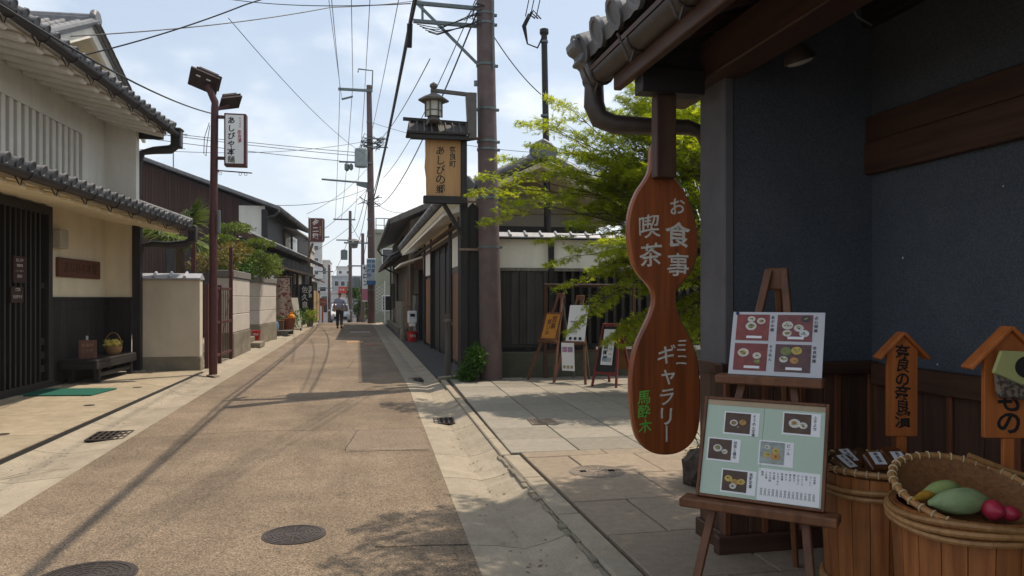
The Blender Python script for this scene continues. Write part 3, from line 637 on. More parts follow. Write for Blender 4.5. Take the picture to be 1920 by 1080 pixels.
MB().bar((.93, .42, 3.0), (.93, .42, 2.66), .17, .17).build('rain_hopper', GUTTERM, LH, bevel=.02)
MB().tube([(.93, .42, 2.72), (.80, .40, 2.62), (.45, .32, 2.58), (.2, .26, 2.60), (.02, .2, 2.55), (-.04, .18, 2.3)], [.075, .085, .075, .07, .06, .05], 8).build('rain_spout', GUTTERM, LH, smooth=True)
# upper roof
SL2 = math.atan2(1.6, 3.6); tm2 = tilecol(3.9, 13, .285, TILE)
ur = MB().add([(.58,-9,4.90),(.58,.32,4.90),(-3.0,.32,6.49),(-3.0,-9,6.49),(.58,-9,4.94),(.58,.32,4.94),(-3.0,.32,6.53),(-3.0,-9,6.53)], [(3,2,1,0),(4,5,6,7),(0,1,5,4),(1,2,6,5),(2,3,7,6),(3,0,4,7)]).build('main_roof', DARKW, LH)
for i in range(33): piece('roof_tile', tm2, ur, (.60, .20 - i*.285, 4.97), (0, SL2, 0))
MB().tube([(.60, .34, 5.03), (-3.0, .34, 6.62)], .085, 10).build('verge_tile', TILE, ur, smooth=True)
MB().add([(.48,-9,4.82),(.48,.20,4.82),(-.62,.20,5.05),(-.62,-9,5.05),(.48,-9,4.91),(.48,.20,4.91),(-.62,.20,5.38),(-.62,-9,5.38)], [(3,2,1,0),(4,5,6,7),(0,1,5,4),(1,2,6,5),(2,3,7,6),(3,0,4,7)]).build('plaster_soffit', PLASTER, LH)
for i in range(20): MB().add([(0,0,0),(0,.2,0),(-1.08,.2,.23),(-1.08,0,.23),(0,0,-.09),(0,.2,-.09),(-1.08,.2,.14),(-1.08,0,.14)], [(0,1,2,3),(4,5,6,7),(0,4,5,1),(1,5,6,2),(3,2,6,7),(0,3,7,4)]).build('rafter', PLASTER, LH, loc=(.47, -.08 - i*.47, 4.82), bevel=.03)
MB().box(-.66, .42, .16, .24, 4.72, 4.86).build('end_beam', DARKWX, LH)
half_gutter(LH, .62, 4.88, -9, .36, .08, GUTTERM, [-.35 - i*.85 for i in range(10)])
MB().bar((.62, .42, 4.97), (.62, .42, 4.60), .20, .20).box(.5, .74, .30, .54, 4.94, 5.0).build('rain_hopper', GUTTERM, LH, bevel=.02)
MB().tube([(.62, .42, 4.66), (.50, .40, 4.56), (.2, .34, 4.52), (.0, .26, 4.45), (-.06, .24, 4.2), (-.06, .22, 3.6)], [.085, .095, .08, .065, .055, .055], 8).build('rain_spout', GUTTERM, LH, smooth=True)
# cross gable above
gb = MB(); pk, zk, hw = .15, 6.92, 2.9; dz = .46
gb.prism([(pk-hw, zk-dz*hw), (pk, zk-.06), (pk+hw, zk-dz*hw), (pk+hw, 4.9), (pk-hw, 4.9)], 'x', -5.5, -1.45).build('gable_wall', PLASTER, LH)
for s in (-1, 1):
    a = [(pk, zk), (pk+s*(hw+.3), zk-dz*(hw+.3)), (pk+s*(hw+.3), zk-dz*(hw+.3)-.20), (pk, zk-.22)]
    MB().prism(a, 'x', -.98, -.90).build('verge_board', PLASTER, LH, bevel=.01)
    MB().prism([(pk, zk-.02), (pk+s*(hw+.3), zk-dz*(hw+.3)-.02), (pk+s*(hw+.3), zk-dz*(hw+.3)-.10), (pk, zk-.12)], 'x', -5.5, -.985).build('gable_soffit', CREAM, LH)
    slope = MB().prism([(pk, zk+.06), (pk+s*(hw+.35), zk+.06-dz*(hw+.35)), (pk+s*(hw+.35), zk-dz*(hw+.35)), (pk, zk+.002)], 'x', -5.5, -.86).build('gable_roof_slope', TILE, LH)
    tmg = tilecol(3.5, 13, .285, TILE, end=False)
    for i in range(16): piece('roof_tile', tmg, slope, (-.96 - i*.285, pk + s*(hw+.35)*1.0, zk + .075 - dz*(hw+.35)), (0, math.atan(dz), R(90)*s))
MB().tube([(-.84, pk-hw-.3, zk+.12-dz*(hw+.3)), (-.84, pk, zk+.12), (-.84, pk+hw+.3, zk+.12-dz*(hw+.3))], .07, 8).build('verge_tile', TILE, LH, smooth=True)
MB().box(-5.5, -.90, pk-.12, pk+.12, zk+.03, zk+.16).tube([(-5.5, pk, zk+.18), (-.88, pk, zk+.18)], .075, 10).build('ridge_tile', TILE, LH, bevel=.01)
MB().prism([(pk-.17, zk+.02), (pk+.17, zk+.02), (pk+.2, zk+.18), (pk+.12, zk+.30), (pk, zk+.34), (pk-.12, zk+.30), (pk-.2, zk+.18)], 'x', -.90, -.78).build('ridge_end_ornament', TILE, LH, bevel=.03)
# doormat, bench and what stands on it
tag(MB().box(-.55, .55, -.42, .42, 0, .02).build('doormat', mat('green_mat', (.010, .11, .075), (.006, .07, .048), scale=90, rough=.95, bump=.6, var=0), bevel=.006, loc=(-4.40, 12.75, .032), rot=(0, 0, R(-8))), 'green ribbed doormat lying before the lattice door', 'doormat')
bn = empty('bench', (-4.62, 14.9, .032), R(-3), 'low black wooden bench against the left house wall', 'bench')
boxp('seat', bn, -.30, .32, -.98, .98, .36, .41, DARKWY, .008); boxp('apron', bn, .26, .325, -.985, .985, .25, .357, DARKWY, .006); boxp('apron', bn, -.25, .255, -.985, -.93, .25, .357, DARKWX, .006)
for y in (-.80, .78):
    for x in (-.22, .20): boxp('leg', bn, x, x + .09, y, y + .09, .0, .25, DARKW, .006)
boxp('stretcher', bn, .21, .27, -.71, .78, .10, .17, DARKWY, .005)
bk = empty('flower_basket', (-4.50, 15.28, .442), 0, 'round handled basket of yellow flowers on the black bench', 'basket')
MB().lathe([(.10, 0), (.14, .05), (.155, .12), (.15, .16), (.13, .16), (.12, .05)], 18).build('basket_bowl', mat('rattan', (.36, .20, .085), (.18, .09, .035), scale=70, bump=.6, var=0), bk, smooth=True)
MB().tube([(.145*math.cos(t), 0, .15 + .26*math.sin(t)) for t in [math.pi*i/14 for i in range(15)]], .010, 6).build('handle', BAMBOO, bk, smooth=True)
g_ = np.random.default_rng(5); P = g_.uniform(-1, 1, size=(150, 3)) * (.13, .13, .05) + (0, 0, .225)
leafobj('flower', bk, P, g_.normal(size=(150, 3)), g_.normal(size=(150, 3)) + (0, 0, 1), g_.uniform(.06, .11, 150), LEAF_MAPLE, leafmat('yellow_petal', (.85, .75, .22), (.75, .66, .28), .3))
ps = empty('wooden_plaque', (-4.60, 14.25, .442), R(22), 'small brown wooden plaque leaning on the bench beside the basket', 'plaque')
MB().box(-.14, .14, -.012, .012, 0, .33).build('board', wood('plaque_wood', (.15, .058, .03), (.08, .03, .016), 'z', var=0), ps, bevel=.005, rot=(R(-12), 0, 0)); letters('lettering', ps, hline('営業中', -.10, .27, .065) + hline('どうぞ', -.10, .17, .06), mat('faint_letter', (.30, .17, .11), var=0), -.016, .01).rotation_euler = (R(-12), 0, 0)
# signs on the facade
def at_lh(lx, ly, z): 
    a = R(-3); return (-4.29 + lx*math.cos(a) - ly*math.sin(a), 16.1 + lx*math.sin(a) + ly*math.cos(a), z)
npl = empty('name_board', at_lh(-.596, -1.30, 2.03), R(87), 'long reddish brown wooden name board on the cream wall above the bench', 'sign')
MB().box(-.90, .90, -.05, 0, -.165, .165).build('board', wood('name_board_wood', (.13, .042, .022), (.075, .024, .013), 'y', var=0), npl, bevel=.008)
letters('lettering', npl, hline('あしびや本舗', -.72, .12, .22, .24), mat('carved_brown', (.07, .022, .012), var=0), -.052, .01, .5)
for nm, ly, z, w, h, lab, tx in (('notice_plate', -3.66, 1.93, .34, .40, 'taller dark notice plate with white print on the lattice door', (('あしびや', .14, .055), ('営業時間', .06, .045), ('11:00～', -.02, .04), ('定休日', -.10, .05))),
                             ('notice_plate', -3.72, 1.55, .36, .24, 'wide dark notice plate below the taller one on the lattice door', (('ご来店', .08, .05), ('引き戸です', -.03, .055)))):
    o = empty(nm, at_lh(-.512, ly, z), R(87), lab, 'sign', 'notice plates on the lattice door')
    MB().box(-w/2, w/2, -.03, 0, -h/2, h/2).build('board', mat('plate_' + str(z), (.045, .022, .020), var=0), o, bevel=.006)
    letters('lettering', o, [q for t, zz, s in tx for q in hline(t, -len(t)*s/2, zz + s/2, s)], WHITEP, -.032, .01)

# garden wall, gate and stone walls up the left side
gw = empty('garden_wall', (-3.72, 16.42, 0), 0, 'beige plastered garden wall with grey tile coping beside the black corner post', 'wall')
MB().box(-.60, .56, -.14, .14, .30, 1.88).build('wall', GARDENPL, gw, bevel=.01); MB().box(-.60, .575, -.155, .155, 0, .299).build('plinth', CONCD, gw, bevel=.01)
for i in range(4):
    m_ = MB(); V = []
    for x in (0, .295):
        V += [(x, -.22, .0), (x, 0, .10), (x, .22, 0), (x, .22, -.03), (x, -.22, -.03)]
    m_.add(V, [(0,1,6,5), (1,2,7,6), (2,3,8,7), (0,5,9,4), (3,4,9,8), (0,4,3,2,1), (5,6,7,8,9)]); m_.tube([(0, -.23, .02), (0, 0, .115), (0, .23, .02)], .03, 6)
    m_.build('coping_tile', TILEL, gw, loc=(-.60 + i*.295, 0, 1.91))
gt = empty('steel_gate', (-3.12, 16.75, 0), R(-2), 'reddish brown steel mesh gate behind the lamp post', 'gate')
for y in (.02, 1.28, 2.55): boxp('gate_post', gt, -.04, .04, y-.04, y+.04, 0, 1.80 if y < 2 else 2.75, LAMPRED)
for z in (.22, .95, 1.72): boxp('gate_rail', gt, -.025, .025, .06, 1.24, z-.03, z+.03, LAMPRED); boxp('gate_rail', gt, -.025, .025, 1.32, 2.51, z-.03, z+.03, LAMPRED)
for y in (.07, 1.31):
    for k in range(5): MB().tube([(0, y + .1 + k*.25, .25), (0, y + .1 + k*.25, 1.69)], .008, 5).build('gate_bar', LAMPRED, gt)
    MB().tube([(0, y, .25), (0, y + 1.15, 1.69)], .010, 5).build('gate_brace', LAMPRED, gt)
tag(MB().box(-.045, .045, -.045, .045, 0, 2.9).build('steel_post', LAMPRED, loc=(-3.55, 17.6, 0), bevel=.005), 'thin red brown steel post standing behind the tile coping', 'post')
def stone_wall(y0, y1, x0, x1, h, label, depth, seed):
    o = empty('stone_block_wall', ((x0+x1)/2, (y0+y1)/2, 0), math.atan2(x0-x1, y1-y0), label, 'wall', 'stone block walls of the left garden')
    L = math.hypot(y1-y0, x1-x0); MB().box(-depth, .03, -L/2-.02, L/2, 0, .62).build('plinth', CONCD, o, bevel=.01)
    zc = [.63, 1.09, 1.55, 2.01]
    MB().box(-depth+.01, -.012, -L/2+.012, L/2, .62, h-.2).build('core', CONCD, o)
    for i in range(3):
        boxp('stone_block', o, -depth, 0, -L/2, L/2, zc[i] + .004, zc[i+1] - .004, BLOCKW, .012)
    boxp('cap_stone', o, -depth-.03, .035, -L/2-.03, L/2+.02, 2.015, 2.20, BLOCKG, .014)
    return o
stone_wall(19.6, 22.3, -3.04, -3.0, 2.24, 'pale stone block wall nearest the steel gate, with dark cap', .45, 1)
stone_wall(25.5, 28.4, -3.12, -2.90, 2.24, 'pale stone block wall with dark cap just before the shop', .95, 2)
MB_ = MB().box(-.5, .5, -.6, .6, 0, .15).box(-.5, .2, -.6, .6, .15, .30); tag(MB_.build('entrance_step', CONCD, loc=(-3.35, 24.0, .012), bevel=.01), 'two grey concrete entrance steps between the stone block walls', 'step')
bu = empty('fire_bucket', (-3.15, 24.9, .16), 0, 'red fire bucket on the step between the stone block walls', 'bucket')
REDP = mat('red_plastic', (.48, .02, .02), (.40, .015, .015), scale=4, rough=.35, bump=0, var=0)
MB().lathe([(.10, 0), (.145, .30), (.155, .31), (.135, .30), (.09, .02)], 18).build('pail', REDP, bu, smooth=True); MB().tube([(.15*math.cos(t), 0, .30 + .05*math.sin(t)) for t in [math.pi*i/8 for i in range(9)]], .006, 5).build('handle', GREYM, bu); letters('lettering', bu, hline('消火', -.08, .24, .085), WHITEP, -.15, .02)
# ================================================================ lamp post with shop sign
lp = empty('street_lamp', (-2.74, 15.36, 0), 0, 'tall oxide red street lamp with slanted louvred head beside the garden wall', 'street lamp')
MB().lathe([(.13, 0), (.13, .012), (.085, .02)], 16).build('base_plate', CONC, lp)
MB().tube([(0, 0, 0), (0, 0, 2.6), (.03, 0, 5.20), (.035, 0, 5.3), (-.10, 0, 5.62)], [.078, .074, .070, .068, .062], 12).build('post', LAMPRED, lp, smooth=True)
hd = MB().box(-.34, .34, -.28, .28, -.03, .03).box(-.27, .30, -.22, .22, .03, .10).box(-.24, .36, -.24, .24, .105, .14).box(-.20, .26, -.2, .2, .14, .22).build('lamp_head', mat('dark_louvre', (.045, .030, .030), var=0), lp, bevel=.008, loc=(-.17, 0, 5.70), rot=(R(-34), R(20), R(8)))
for x, y in ((-.14, -.12), (.1, -.12)): MB().box(x-.05, x+.05, y-.02, y+.02, -.036, -.031).build('bulb_strip', WHITE, hd)
MB().tube([(.09, .05, 3.98), (.03, 0, 3.98)], .03, 6).tube([(.06, 0, 3.98), (.72, .0, 3.95)], .013, 6).build('banner_arm', LAMPRED, lp)
for x in (.13, .50, .60): MB().tube([(x + .028*math.cos(t), 0, 3.925 + .028*math.sin(t)) for t in [math.pi*i/5 for i in range(11)]], .005, 5).build('ring', GREYM, lp)
MB().tube([(-.07, 0, 4.9), (-.16, .0, 4.6), (-.17, 0, 4.3), (-.13, 0, 4.25), (-.11, 0, 4.5), (-.06, 0, 4.85)], .007, 5).build('loose_wire', CABLE, lp)
for z in (4.22, 5.02): boxp('bracket', lp, .05, .20, -.03, .03, z-.03, z+.03, LAMPRED)
MB().box(-.05, .0, -.13, -.07, 1.85, 2.3).build('conduit_box', GREYM, lp, bevel=.01, loc=(.14, .06, .9))
ss = empty('hanging_shop_sign', (-2.32, 15.30, 4.05), 0, 'white vertical shop sign with black brush letters on the street lamp', 'sign')
MB().box(-.195, .215, -.10, .10, .0, 1.02).build('case', LAMPRED, ss, bevel=.012); MB().box(-.165, .165, -.112, -.101, .05, .985).build('panel', WHITE, ss)
letters('lettering', ss, [('あしびや本舗', -.06, .95, .145, .15)], INK, -.1145, .03, .5, 4); letters('lettering', ss, [('ならまち', .10, .95, .042, .055), ('奈良漬', .09, .70, .085, .082)], REDINK, -.1145, .01, .6, 5)
h2 = link(bpy.data.objects.new('lamp_head', hd.data), lp, (.28, .22, 5.36), (R(-30), R(-16), R(30))); h2.scale = (.62, .62, .62); hd.scale = (.8, .8, .8)
MB().tube([(.03, 0, 5.15), (.25, .2, 5.3)], .035, 8).build('head_arm', LAMPRED, lp)

# ================================================================ planting on the left
pm = empty('fan_palm', (-4.02, 18.4, 0), 0, 'fan palm with stiff radiating leaves behind the garden wall', 'palm')
MB().tube([(0, 0, 0), (.03, 0, 1.6), (0, 0, 3.0)], [.11, .12, .10], 10).build('trunk', BARK, pm)
g_ = np.random.default_rng(2); P = []; D = []; U = []; S = []; st = MB()
for i in range(26):
    az = i*2.399; el = -.55 + 1.7*((i*.618) % 1); L = g_.uniform(.35, .6)
    d = np.array([math.cos(az)*math.cos(el), math.sin(az)*math.cos(el), math.sin(el)]); b = np.array([0, 0, 2.97]); tip = b + d*L
    st.tube([tuple(b), tuple(tip)], [.012, .008], 4, False); side = np.cross(d, [0, 0, 1]); side /= np.linalg.norm(side); upv = np.cross(side, d)
    for k in range(20):
        a = (k/19 - .5) * 3.0; q = d*math.cos(a) + side*math.sin(a); q = q + np.array([0, 0, -.2]) * abs(math.sin(a)) + g_.normal(size=3)*.05
        P.append(tip); D.append(q); U.append(upv); S.append(g_.uniform(.5, .72))
blade = (np.array([(0,-.014,0),(.5,-.030,.02),(.8,-.012,-.03),(1,0,-.13),(.8,.012,-.03),(.5,.030,.02),(0,.014,0)], float), [(0,1,2,3,4,5,6)])
leafobj('fronds', pm, P, D, U, S, blade, PALML); st.build('leaf_stalks', mat('palm_stalk', (.10, .12, .03), var=0), pm)
def cloud_tree(name, loc, label, pads, leafm, n, size, trunk):
    o = empty(name, loc, 0, label, 'tree'); MB().tube(trunk, [.09] + [.06]*(len(trunk)-2) + [.035], 8).build('trunk', BARK, o)
    mb = MB()
    for c, r in pads: mb.tube([trunk[-1], (Vector(trunk[-1])*.4 + Vector(c)*.6 - Vector((0, 0, .1))), c], [.035, .022, .008], 5)
    mb.build('branches', BARK, o); blob_leaves('crown', o, pads, n, size, leafm, LEAF_OVAL, seed=int(abs(loc[1])*7), flatn=.6); return o
ct = cloud_tree('cloud_pruned_pine', (-3.75, 23.6, 0), 'cloud pruned green pine rising behind the stone block walls', [((.15, .2, 3.62), (.52, .5, .13)), ((-.2, -.5, 3.22), (.42, .45, .12)), ((.75, .5, 3.18), (.5, .5, .14)), ((.85, .9, 2.72), (.50, .55, .17)), ((.8, 2.0, 2.62), (.50, .6, .22)), ((.35, 1.5, 2.95), (.42, .5, .15)), ((.9, 1.5, 2.36), (.5, .7, .16)), ((.55, .2, 2.62), (.36, .4, .14))], SHRUBL, 900, .085, [(0, 0, 0), (.1, .1, 1.5), (0, .2, 2.7)])
ru = empty('rusty_shrub', (-3.72, 21.6, 0), 0, 'shrub with rusty orange young leaves behind the first stone wall', 'shrub')
MB().tube([(0, 0, 0), (0, .05, 1.6), (.05, 0, 2.4)], [.05, .04, .02], 6).build('stem', BARK, ru); blob_leaves('crown', ru, [((.15, .2, 2.62), (.5, .6, .33)), ((.35, .9, 2.85), (.4, .4, .25)), ((-.3, -.2, 2.5), (.4, .5, .3))], 420, .11, RUST, LEAF_OVAL, 9)
gs = empty('green_shrub', (-3.70, 22.9, 0), 0, 'round leafy green shrub just behind the first stone wall', 'shrub')
MB().tube([(0, 0, 0), (0, .05, 1.6), (.05, 0, 2.3)], [.05, .04, .02], 6).build('stem', BARK, gs); blob_leaves('crown', gs, [((.15, -.2, 2.4), (.5, .6, .3)), ((.3, .8, 2.35), (.5, .7, .3))], 700, .10, BUSHL, LEAF_OVAL, 19)

# ================================================================ the brown gabled shop house beyond
SH = empty('gabled_shop_house', (-4.1, 29.5, 0), R(-3), 'dark two storey shop house with brown boarded gable and tiled pent roof on the left', 'house')
MB().box(-6.5, .0, 4, 21, 0, 5.2).prism([(-6.5, 5.2), (.1, 5.2), (.1, 5.32), (-6.0, 7.6), (-6.5, 7.6)], 'y', 4, 21).build('wall', DARKW, SH)
BOARDB = mat('brown_siding', (.068, .032, .025), (.045, .020, .016), scale=14, stretch=(1, 1, .1), var=.18, rough=.75)
i = 0; x = -6.4
while x < -1.05:
    zt = 5.28 + (-x) * .372; boxp('siding_board', SH, x, x + .105, 3.955, 3.998, 1.0, round(min(zt, 7.5), 2), BOARDB, .006); x += .115
MB().box(-1.05, .02, 3.95, 3.998, 4.1, 5.45).build('gable_plaster', PLASTER, SH); MB().box(-.12, .14, 3.9, 4.1, 4.0, 5.3).build('gable_post', DARKW, SH)
up = MB().add([(.62,3.6,5.22),(.62,15.5,5.22),(-6.6,15.5,7.83),(-6.6,3.6,7.83),(.62,3.6,5.31),(.62,15.5,5.31),(-6.6,15.5,7.92),(-6.6,3.6,7.92)], [(3,2,1,0),(4,5,6,7),(0,1,5,4),(1,2,6,5),(2,3,7,6),(3,0,4,7)]).build('main_roof', DARKW, SH)
tmf = tilecol(7.6, 14, .30, TILE)
for i in range(40): piece('roof_tile', tmf, up, (.64, 3.75 + i*.30, 5.34), (0, math.atan2(2.61, 7.22), 0))
MB().box(-6.6, .66, 3.5, 3.62, 0, .0001).build('verge_strip', TILE, SH) if False else None
MB().add([(.66,3.5,5.26),(-6.6,3.5,7.88),(-6.6,3.5,8.0),(.66,3.5,5.40),(.66,3.66,5.26),(-6.6,3.66,7.88),(-6.6,3.66,8.0),(.66,3.66,5.40)], [(0,1,2,3),(7,6,5,4),(3,2,6,7),(0,4,5,1),(0,3,7,4),(1,5,6,2)]).build('verge_tile', TILE, SH)
half_gutter(SH, .68, 5.22, 3.5, 15.6, .07, GUTTERM, [4.2 + i*1.5 for i in range(7)])
MB().tube([(.68, 3.55, 5.18), (.5, 3.6, 5.0), (.15, 3.7, 4.9)], .07, 8).build('rain_spout', GUTTERM, SH)
# upper storey windows and brackets
for k, y in enumerate((9.2, 11.8)):
    w = MB().box(.0, .10, y, y + 1.9, 3.95, 4.85).build('window', BROWNW, SH)
    boxp('pane', w, .10, .108, y + .08, y + .92, 4.03, 4.77, GLASSD, .001); boxp('pane', w, .10, .108, y + .98, y + 1.82, 4.03, 4.77, GLASSD, .001)
MB().add([(.05,9,5.0),(.75,9,4.82),(.75,13.8,4.82),(.05,13.8,5.0),(.05,9,5.04),(.75,9,4.86),(.75,13.8,4.86),(.05,13.8,5.04)], [(3,2,1,0),(4,5,6,7),(0,1,5,4),(1,2,6,5),(2,3,7,6),(3,0,4,7)]).build('tin_awning', mat('tin_sheet', (.42, .38, .33), (.3, .26, .22), scale=8, var=0, rough=.5), SH)
# ground floor
pr2 = MB().add([(.75,.4,3.55),(.75,21,3.55),(-.1,21,3.95),(-.1,.4,3.95),(.75,.4,3.63),(.75,21,3.63),(-.1,21,4.03),(-.1,.4,4.03)], [(3,2,1,0),(4,5,6,7),(0,1,5,4),(1,2,6,5),(2,3,7,6),(3,0,4,7)]).build('pent_roof', DARKW, SH)
tmp_ = tilecol(.95, 4, .30, TILE)
for i in range(69): piece('roof_tile', tmp_, pr2, (.77, .6 + i*.30, 3.65), (0, math.atan2(.4, .85), 0))
half_gutter(SH, .82, 3.55, .3, 21, .07, GUTTERM, [1 + i*1.6 for i in range(12)])
MB().add([(.75,.3,3.45),(-.9,.3,4.1),(-.9,.3,4.32),(.75,.3,3.7),(.75,.42,3.45),(-.9,.42,4.1),(-.9,.42,4.32),(.75,.42,3.7)], [(0,1,2,3),(7,6,5,4),(3,2,6,7),(0,4,5,1),(0,3,7,4),(1,5,6,2)]).build('verge_board', BROWNWY, SH)
MB().box(-3, -.05, .6, 4, 0, 3.6).build('front_room', DARKW, SH); MB().box(.10, .50, .8, 18, 2.95, 3.0).box(.44, .50, .8, 18, 3.0, 3.4).build('signboard_beam', DARKWY, SH)
for i in range(11): boxp('fascia_panel', SH, .50, .52, .9 + i*1.5, 2.3 + i*1.5, 3.02, 3.38, DARKWY, .006)
boxp('lower_fascia', SH, .42, .62, .8, 18, 2.80, 2.93, BROWNWY, .01)
for y in (.7, 3.4, 6.1, 8.9, 11.6, 14.6, 17.8): boxp('post', SH, .30, .44, y-.07, y+.07, 0, 2.8, DARKW, .006)
MB().box(-.04, .0, .7, 17.9, 0, 2.9).build('dark_interior', DARKW, SH)
for i, (y0, y1) in enumerate(((3.6, 5.9), (9.1, 11.4))):
    d = boxp('sliding_door', SH, .10, .15, y0, y1, .1, 2.7, GLASSD, .004)
    for k in range(4): boxp('door_mullion', SH, .151, .18, y0 + k*(y1-y0)/3 - .03, y0 + k*(y1-y0)/3 + .03, .1, 2.7, BROWNW, .004)
MB().box(.16, .26, 11.75, 14.45, 0, .72).build('white_dado', PLASTER, SH); MB().box(.16, .24, 11.75, 14.45, 2.25, 2.8).build('upper_panel', CREAM, SH)
kb = empty('shop_name_board', (-2.66, 41.0, .012), R(30), 'black vertical board with large white brush letters on the dark shop front', 'sign')
MB().box(-.36, .36, -.05, .0, .85, 2.22).build('board', INK, kb); letters('lettering', kb, [('佐久良', -.10, 2.12, .36, .40)], WHITEP, -.055, .035, .5, 3); letters('lettering', kb, [('吉野葛', .21, 2.15, .22, .22)], WHITEP, -.055, .02, .3, 3)
for x in (-.33, .33): MB().box(x-.03, x+.03, -.03, .03, 0, .85).build('leg', DARKW, kb)
vs2 = empty('product_name_boards', (-3.62, 29.72, 0), R(10), 'dark boards lettered with white product names at the near shop corner', 'sign')
for k, x in enumerate((-.42, -.14, .14, .42)):
    MB().box(x-.125, x+.125, -.03, 0, .75, 2.75).build('board', DARKW, vs2); letters('lettering', vs2, [(('本葛製造販売元', '吉野本葛くず湯', '葛きり葛もち', '名産干菓子')[k], x, 2.7, .22, .275)], WHITEP, -.034, .03, .3, k)
bl = empty('hanging_cloth_banner', (-3.15, 33.0, 0), 0, 'pale patterned cloth banner slung at the shop entrance', 'banner')
mb = MB(); V = []; n = 12
for i in range(n + 1):
    for j in range(7):
        u = j/6; t = i/n; V.append((-.42 + .75*u + .22*t*t + .02*math.sin(u*9), .06*math.sin(u*8 + t*3) - .1*u, 2.35 - 1.75*t*(1 - .12*u) + (.1 if u < .3 else 0)))
mb.add(V, [(i*7+j, i*7+j+1, (i+1)*7+j+1, (i+1)*7+j) for i in range(n) for j in range(6)])
cl = mat('patterned_cloth', (.55, .44, .33), (.26, .06, .06), scale=9, ramp=(.38, .5), rough=.9, bump=0, var=0, detail=1); mb.build('cloth', cl, bl, smooth=True); MB().tube([(-.5, 0, 2.45), (.45, -.1, 2.4)], .015, 6).build('rod', BAMBOO, bl)
st = empty('goods_stand', (-3.05, 31.3, .012), R(-4), 'low wooden stand of goods with an orange bag at the shop front', 'display stand')
boxp('shelf', st, -.45, .45, -.7, .7, .16, .20, GREYW); 
for y in (-.65, .65): boxp('trestle', st, -.42, .42, y-.04, y+.04, 0, .16, GREYW)
tag(MB().lathe([(.20, 0), (.25, .42), (.28, .45), (.24, .44), (.2, .05)], 16).build('flower_pot', mat('terracotta', (.28, .09, .045), var=0), loc=(-2.75, 31.9, .22), smooth=True), 'terracotta pot on the goods stand', 'pot')
mb = MB().lathe([(.03, 0), (.12, .01), (.15, .08), (.13, .16), (.06, .21), (.04, .24), (.07, .28), (.02, .29)], 14); rq = random.Random(3); mb.v = [(x + rq.uniform(-.018, .018), y + rq.uniform(-.018, .018), z + rq.uniform(-.012, .012)) for x, y, z in mb.v]
tag(mb.build('orange_bag', flat('orange_plastic', (.80, .27, .02), .4), loc=(-2.66, 31.85, .64)), 'crumpled bright orange plastic bag at the shop front', 'bag')
tag(MB().lathe([(.02, 0), (.13, .02), (.15, .2), (.1, .34), (.05, .36)], 14).build('water_jar', flat('blue_plastic', (.12, .25, .45), .3), loc=(-3.2, 31.0, .22), smooth=True), 'pale blue plastic jar on the goods stand', 'jar')
for k, (x, y, w) in enumerate(((-3.3, 30.6, .3), (-3.1, 31.5, .36))): tag(MB().box(-w/2, w/2, -.15, .15, 0, .36).box(-w/2-.015, w/2+.015, -.165, .165, .36, .40).build('wooden_crate', (BROWNW, FACEW)[k], loc=(x, y, .215), bevel=.01), ('dark', 'lighter')[k] + ' wooden crate on the goods stand', 'crate', 'crates on the goods stand')
ab = empty('leaning_notice_board', (-2.75, 35.2, .012), R(35), 'pale notice board leaning by the shop door', 'board')
MB().box(-.32, .32, -.02, .02, .10, 1.55).build('panel', mat('board_cream', (.55, .52, .42), var=0), ab, rot=(R(-14), 0, 0)); 
for x in (-.28, .24): MB().box(x, x + .05, -.03, .03, 0, .12).build('foot', DARKW, ab)
for k, (x, y, h, lab) in enumerate(((-2.75, 37.2, .55, 'potted green plant beside the shop door'), (-2.42, 40.2, .5, 'bright leafy plant growing beneath the black name board'), (-2.9, 33.9, .5, 'small dark potted shrub behind the orange bag'))):
    o = empty('potted_plant', (x, y, .012), 0, lab, 'plant', 'plants along the shop front'); MB().lathe([(.14, 0), (.19, .26), (.17, .26)], 12).build('pot', CONCD, o)
    blob_leaves('foliage', o, [((0, 0, .32 + h/2), (.38, .38, h/2 + .1))], 260, .16, BUSHL if k != 1 else leafmat('lime_leaf', (.28, .34, .04), (.10, .16, .02), .4), LEAF_OVAL, 30 + k)
tag(MB().lathe([(.12, 0), (.02, .55), (.015, .56)], 14).box(-.16, .16, -.16, .16, 0, .03).build('traffic_cone', flat('cone_orange', (.75, .18, .02), .5), loc=(-2.45, 41.6, .4)), 'orange cone standing by the white dado of the shop', 'cone')
# projecting illuminated sign of the next shop
ks = empty('projecting_shop_sign', (-1.62, 31.2, 3.77), R(4), 'maroon rounded box sign with white brush letters jutting from the shop roof', 'sign')
MAROON = mat('maroon_acrylic', (.10, .018, .018), (.09, .015, .015), scale=3, rough=.3, bump=0, var=0)
def rrect(w, h, r, n=4): return [(sx*(w/2 - r) + r*math.cos(a), sz*(h/2 - r) + r*math.sin(a)) for sx, sz, a0 in ((1,1,0),(-1,1,90),(-1,-1,180),(1,-1,270)) for a in [R(a0 + 90*i/n) for i in range(n+1)]]
MB().prism([(x, z + .48) for x, z in rrect(.64, .96, .09)], 'y', -.10, .10).build('case', mat('sign_case', (.22, .16, .15), var=0), ks)
MB().prism([(x, z + .48) for x, z in rrect(.57, .89, .06)], 'y', -.106, -.101).build('panel', MAROON, ks)
for x in (-.24, .24): MB().box(x-.006, x+.006, -.109, -.107, .06, .90).build('border_line', WHITEP, ks)
letters('lettering', ks, [('金二塚', -.04, .90, .24, .28)], WHITEP, -.11, .03, .7, 2); letters('lettering', ks, [('奈良漬物', .15, .64, .085, .10)], mat('gold_letter', (.45, .33, .14), var=0), -.11, .01, .4, 2)
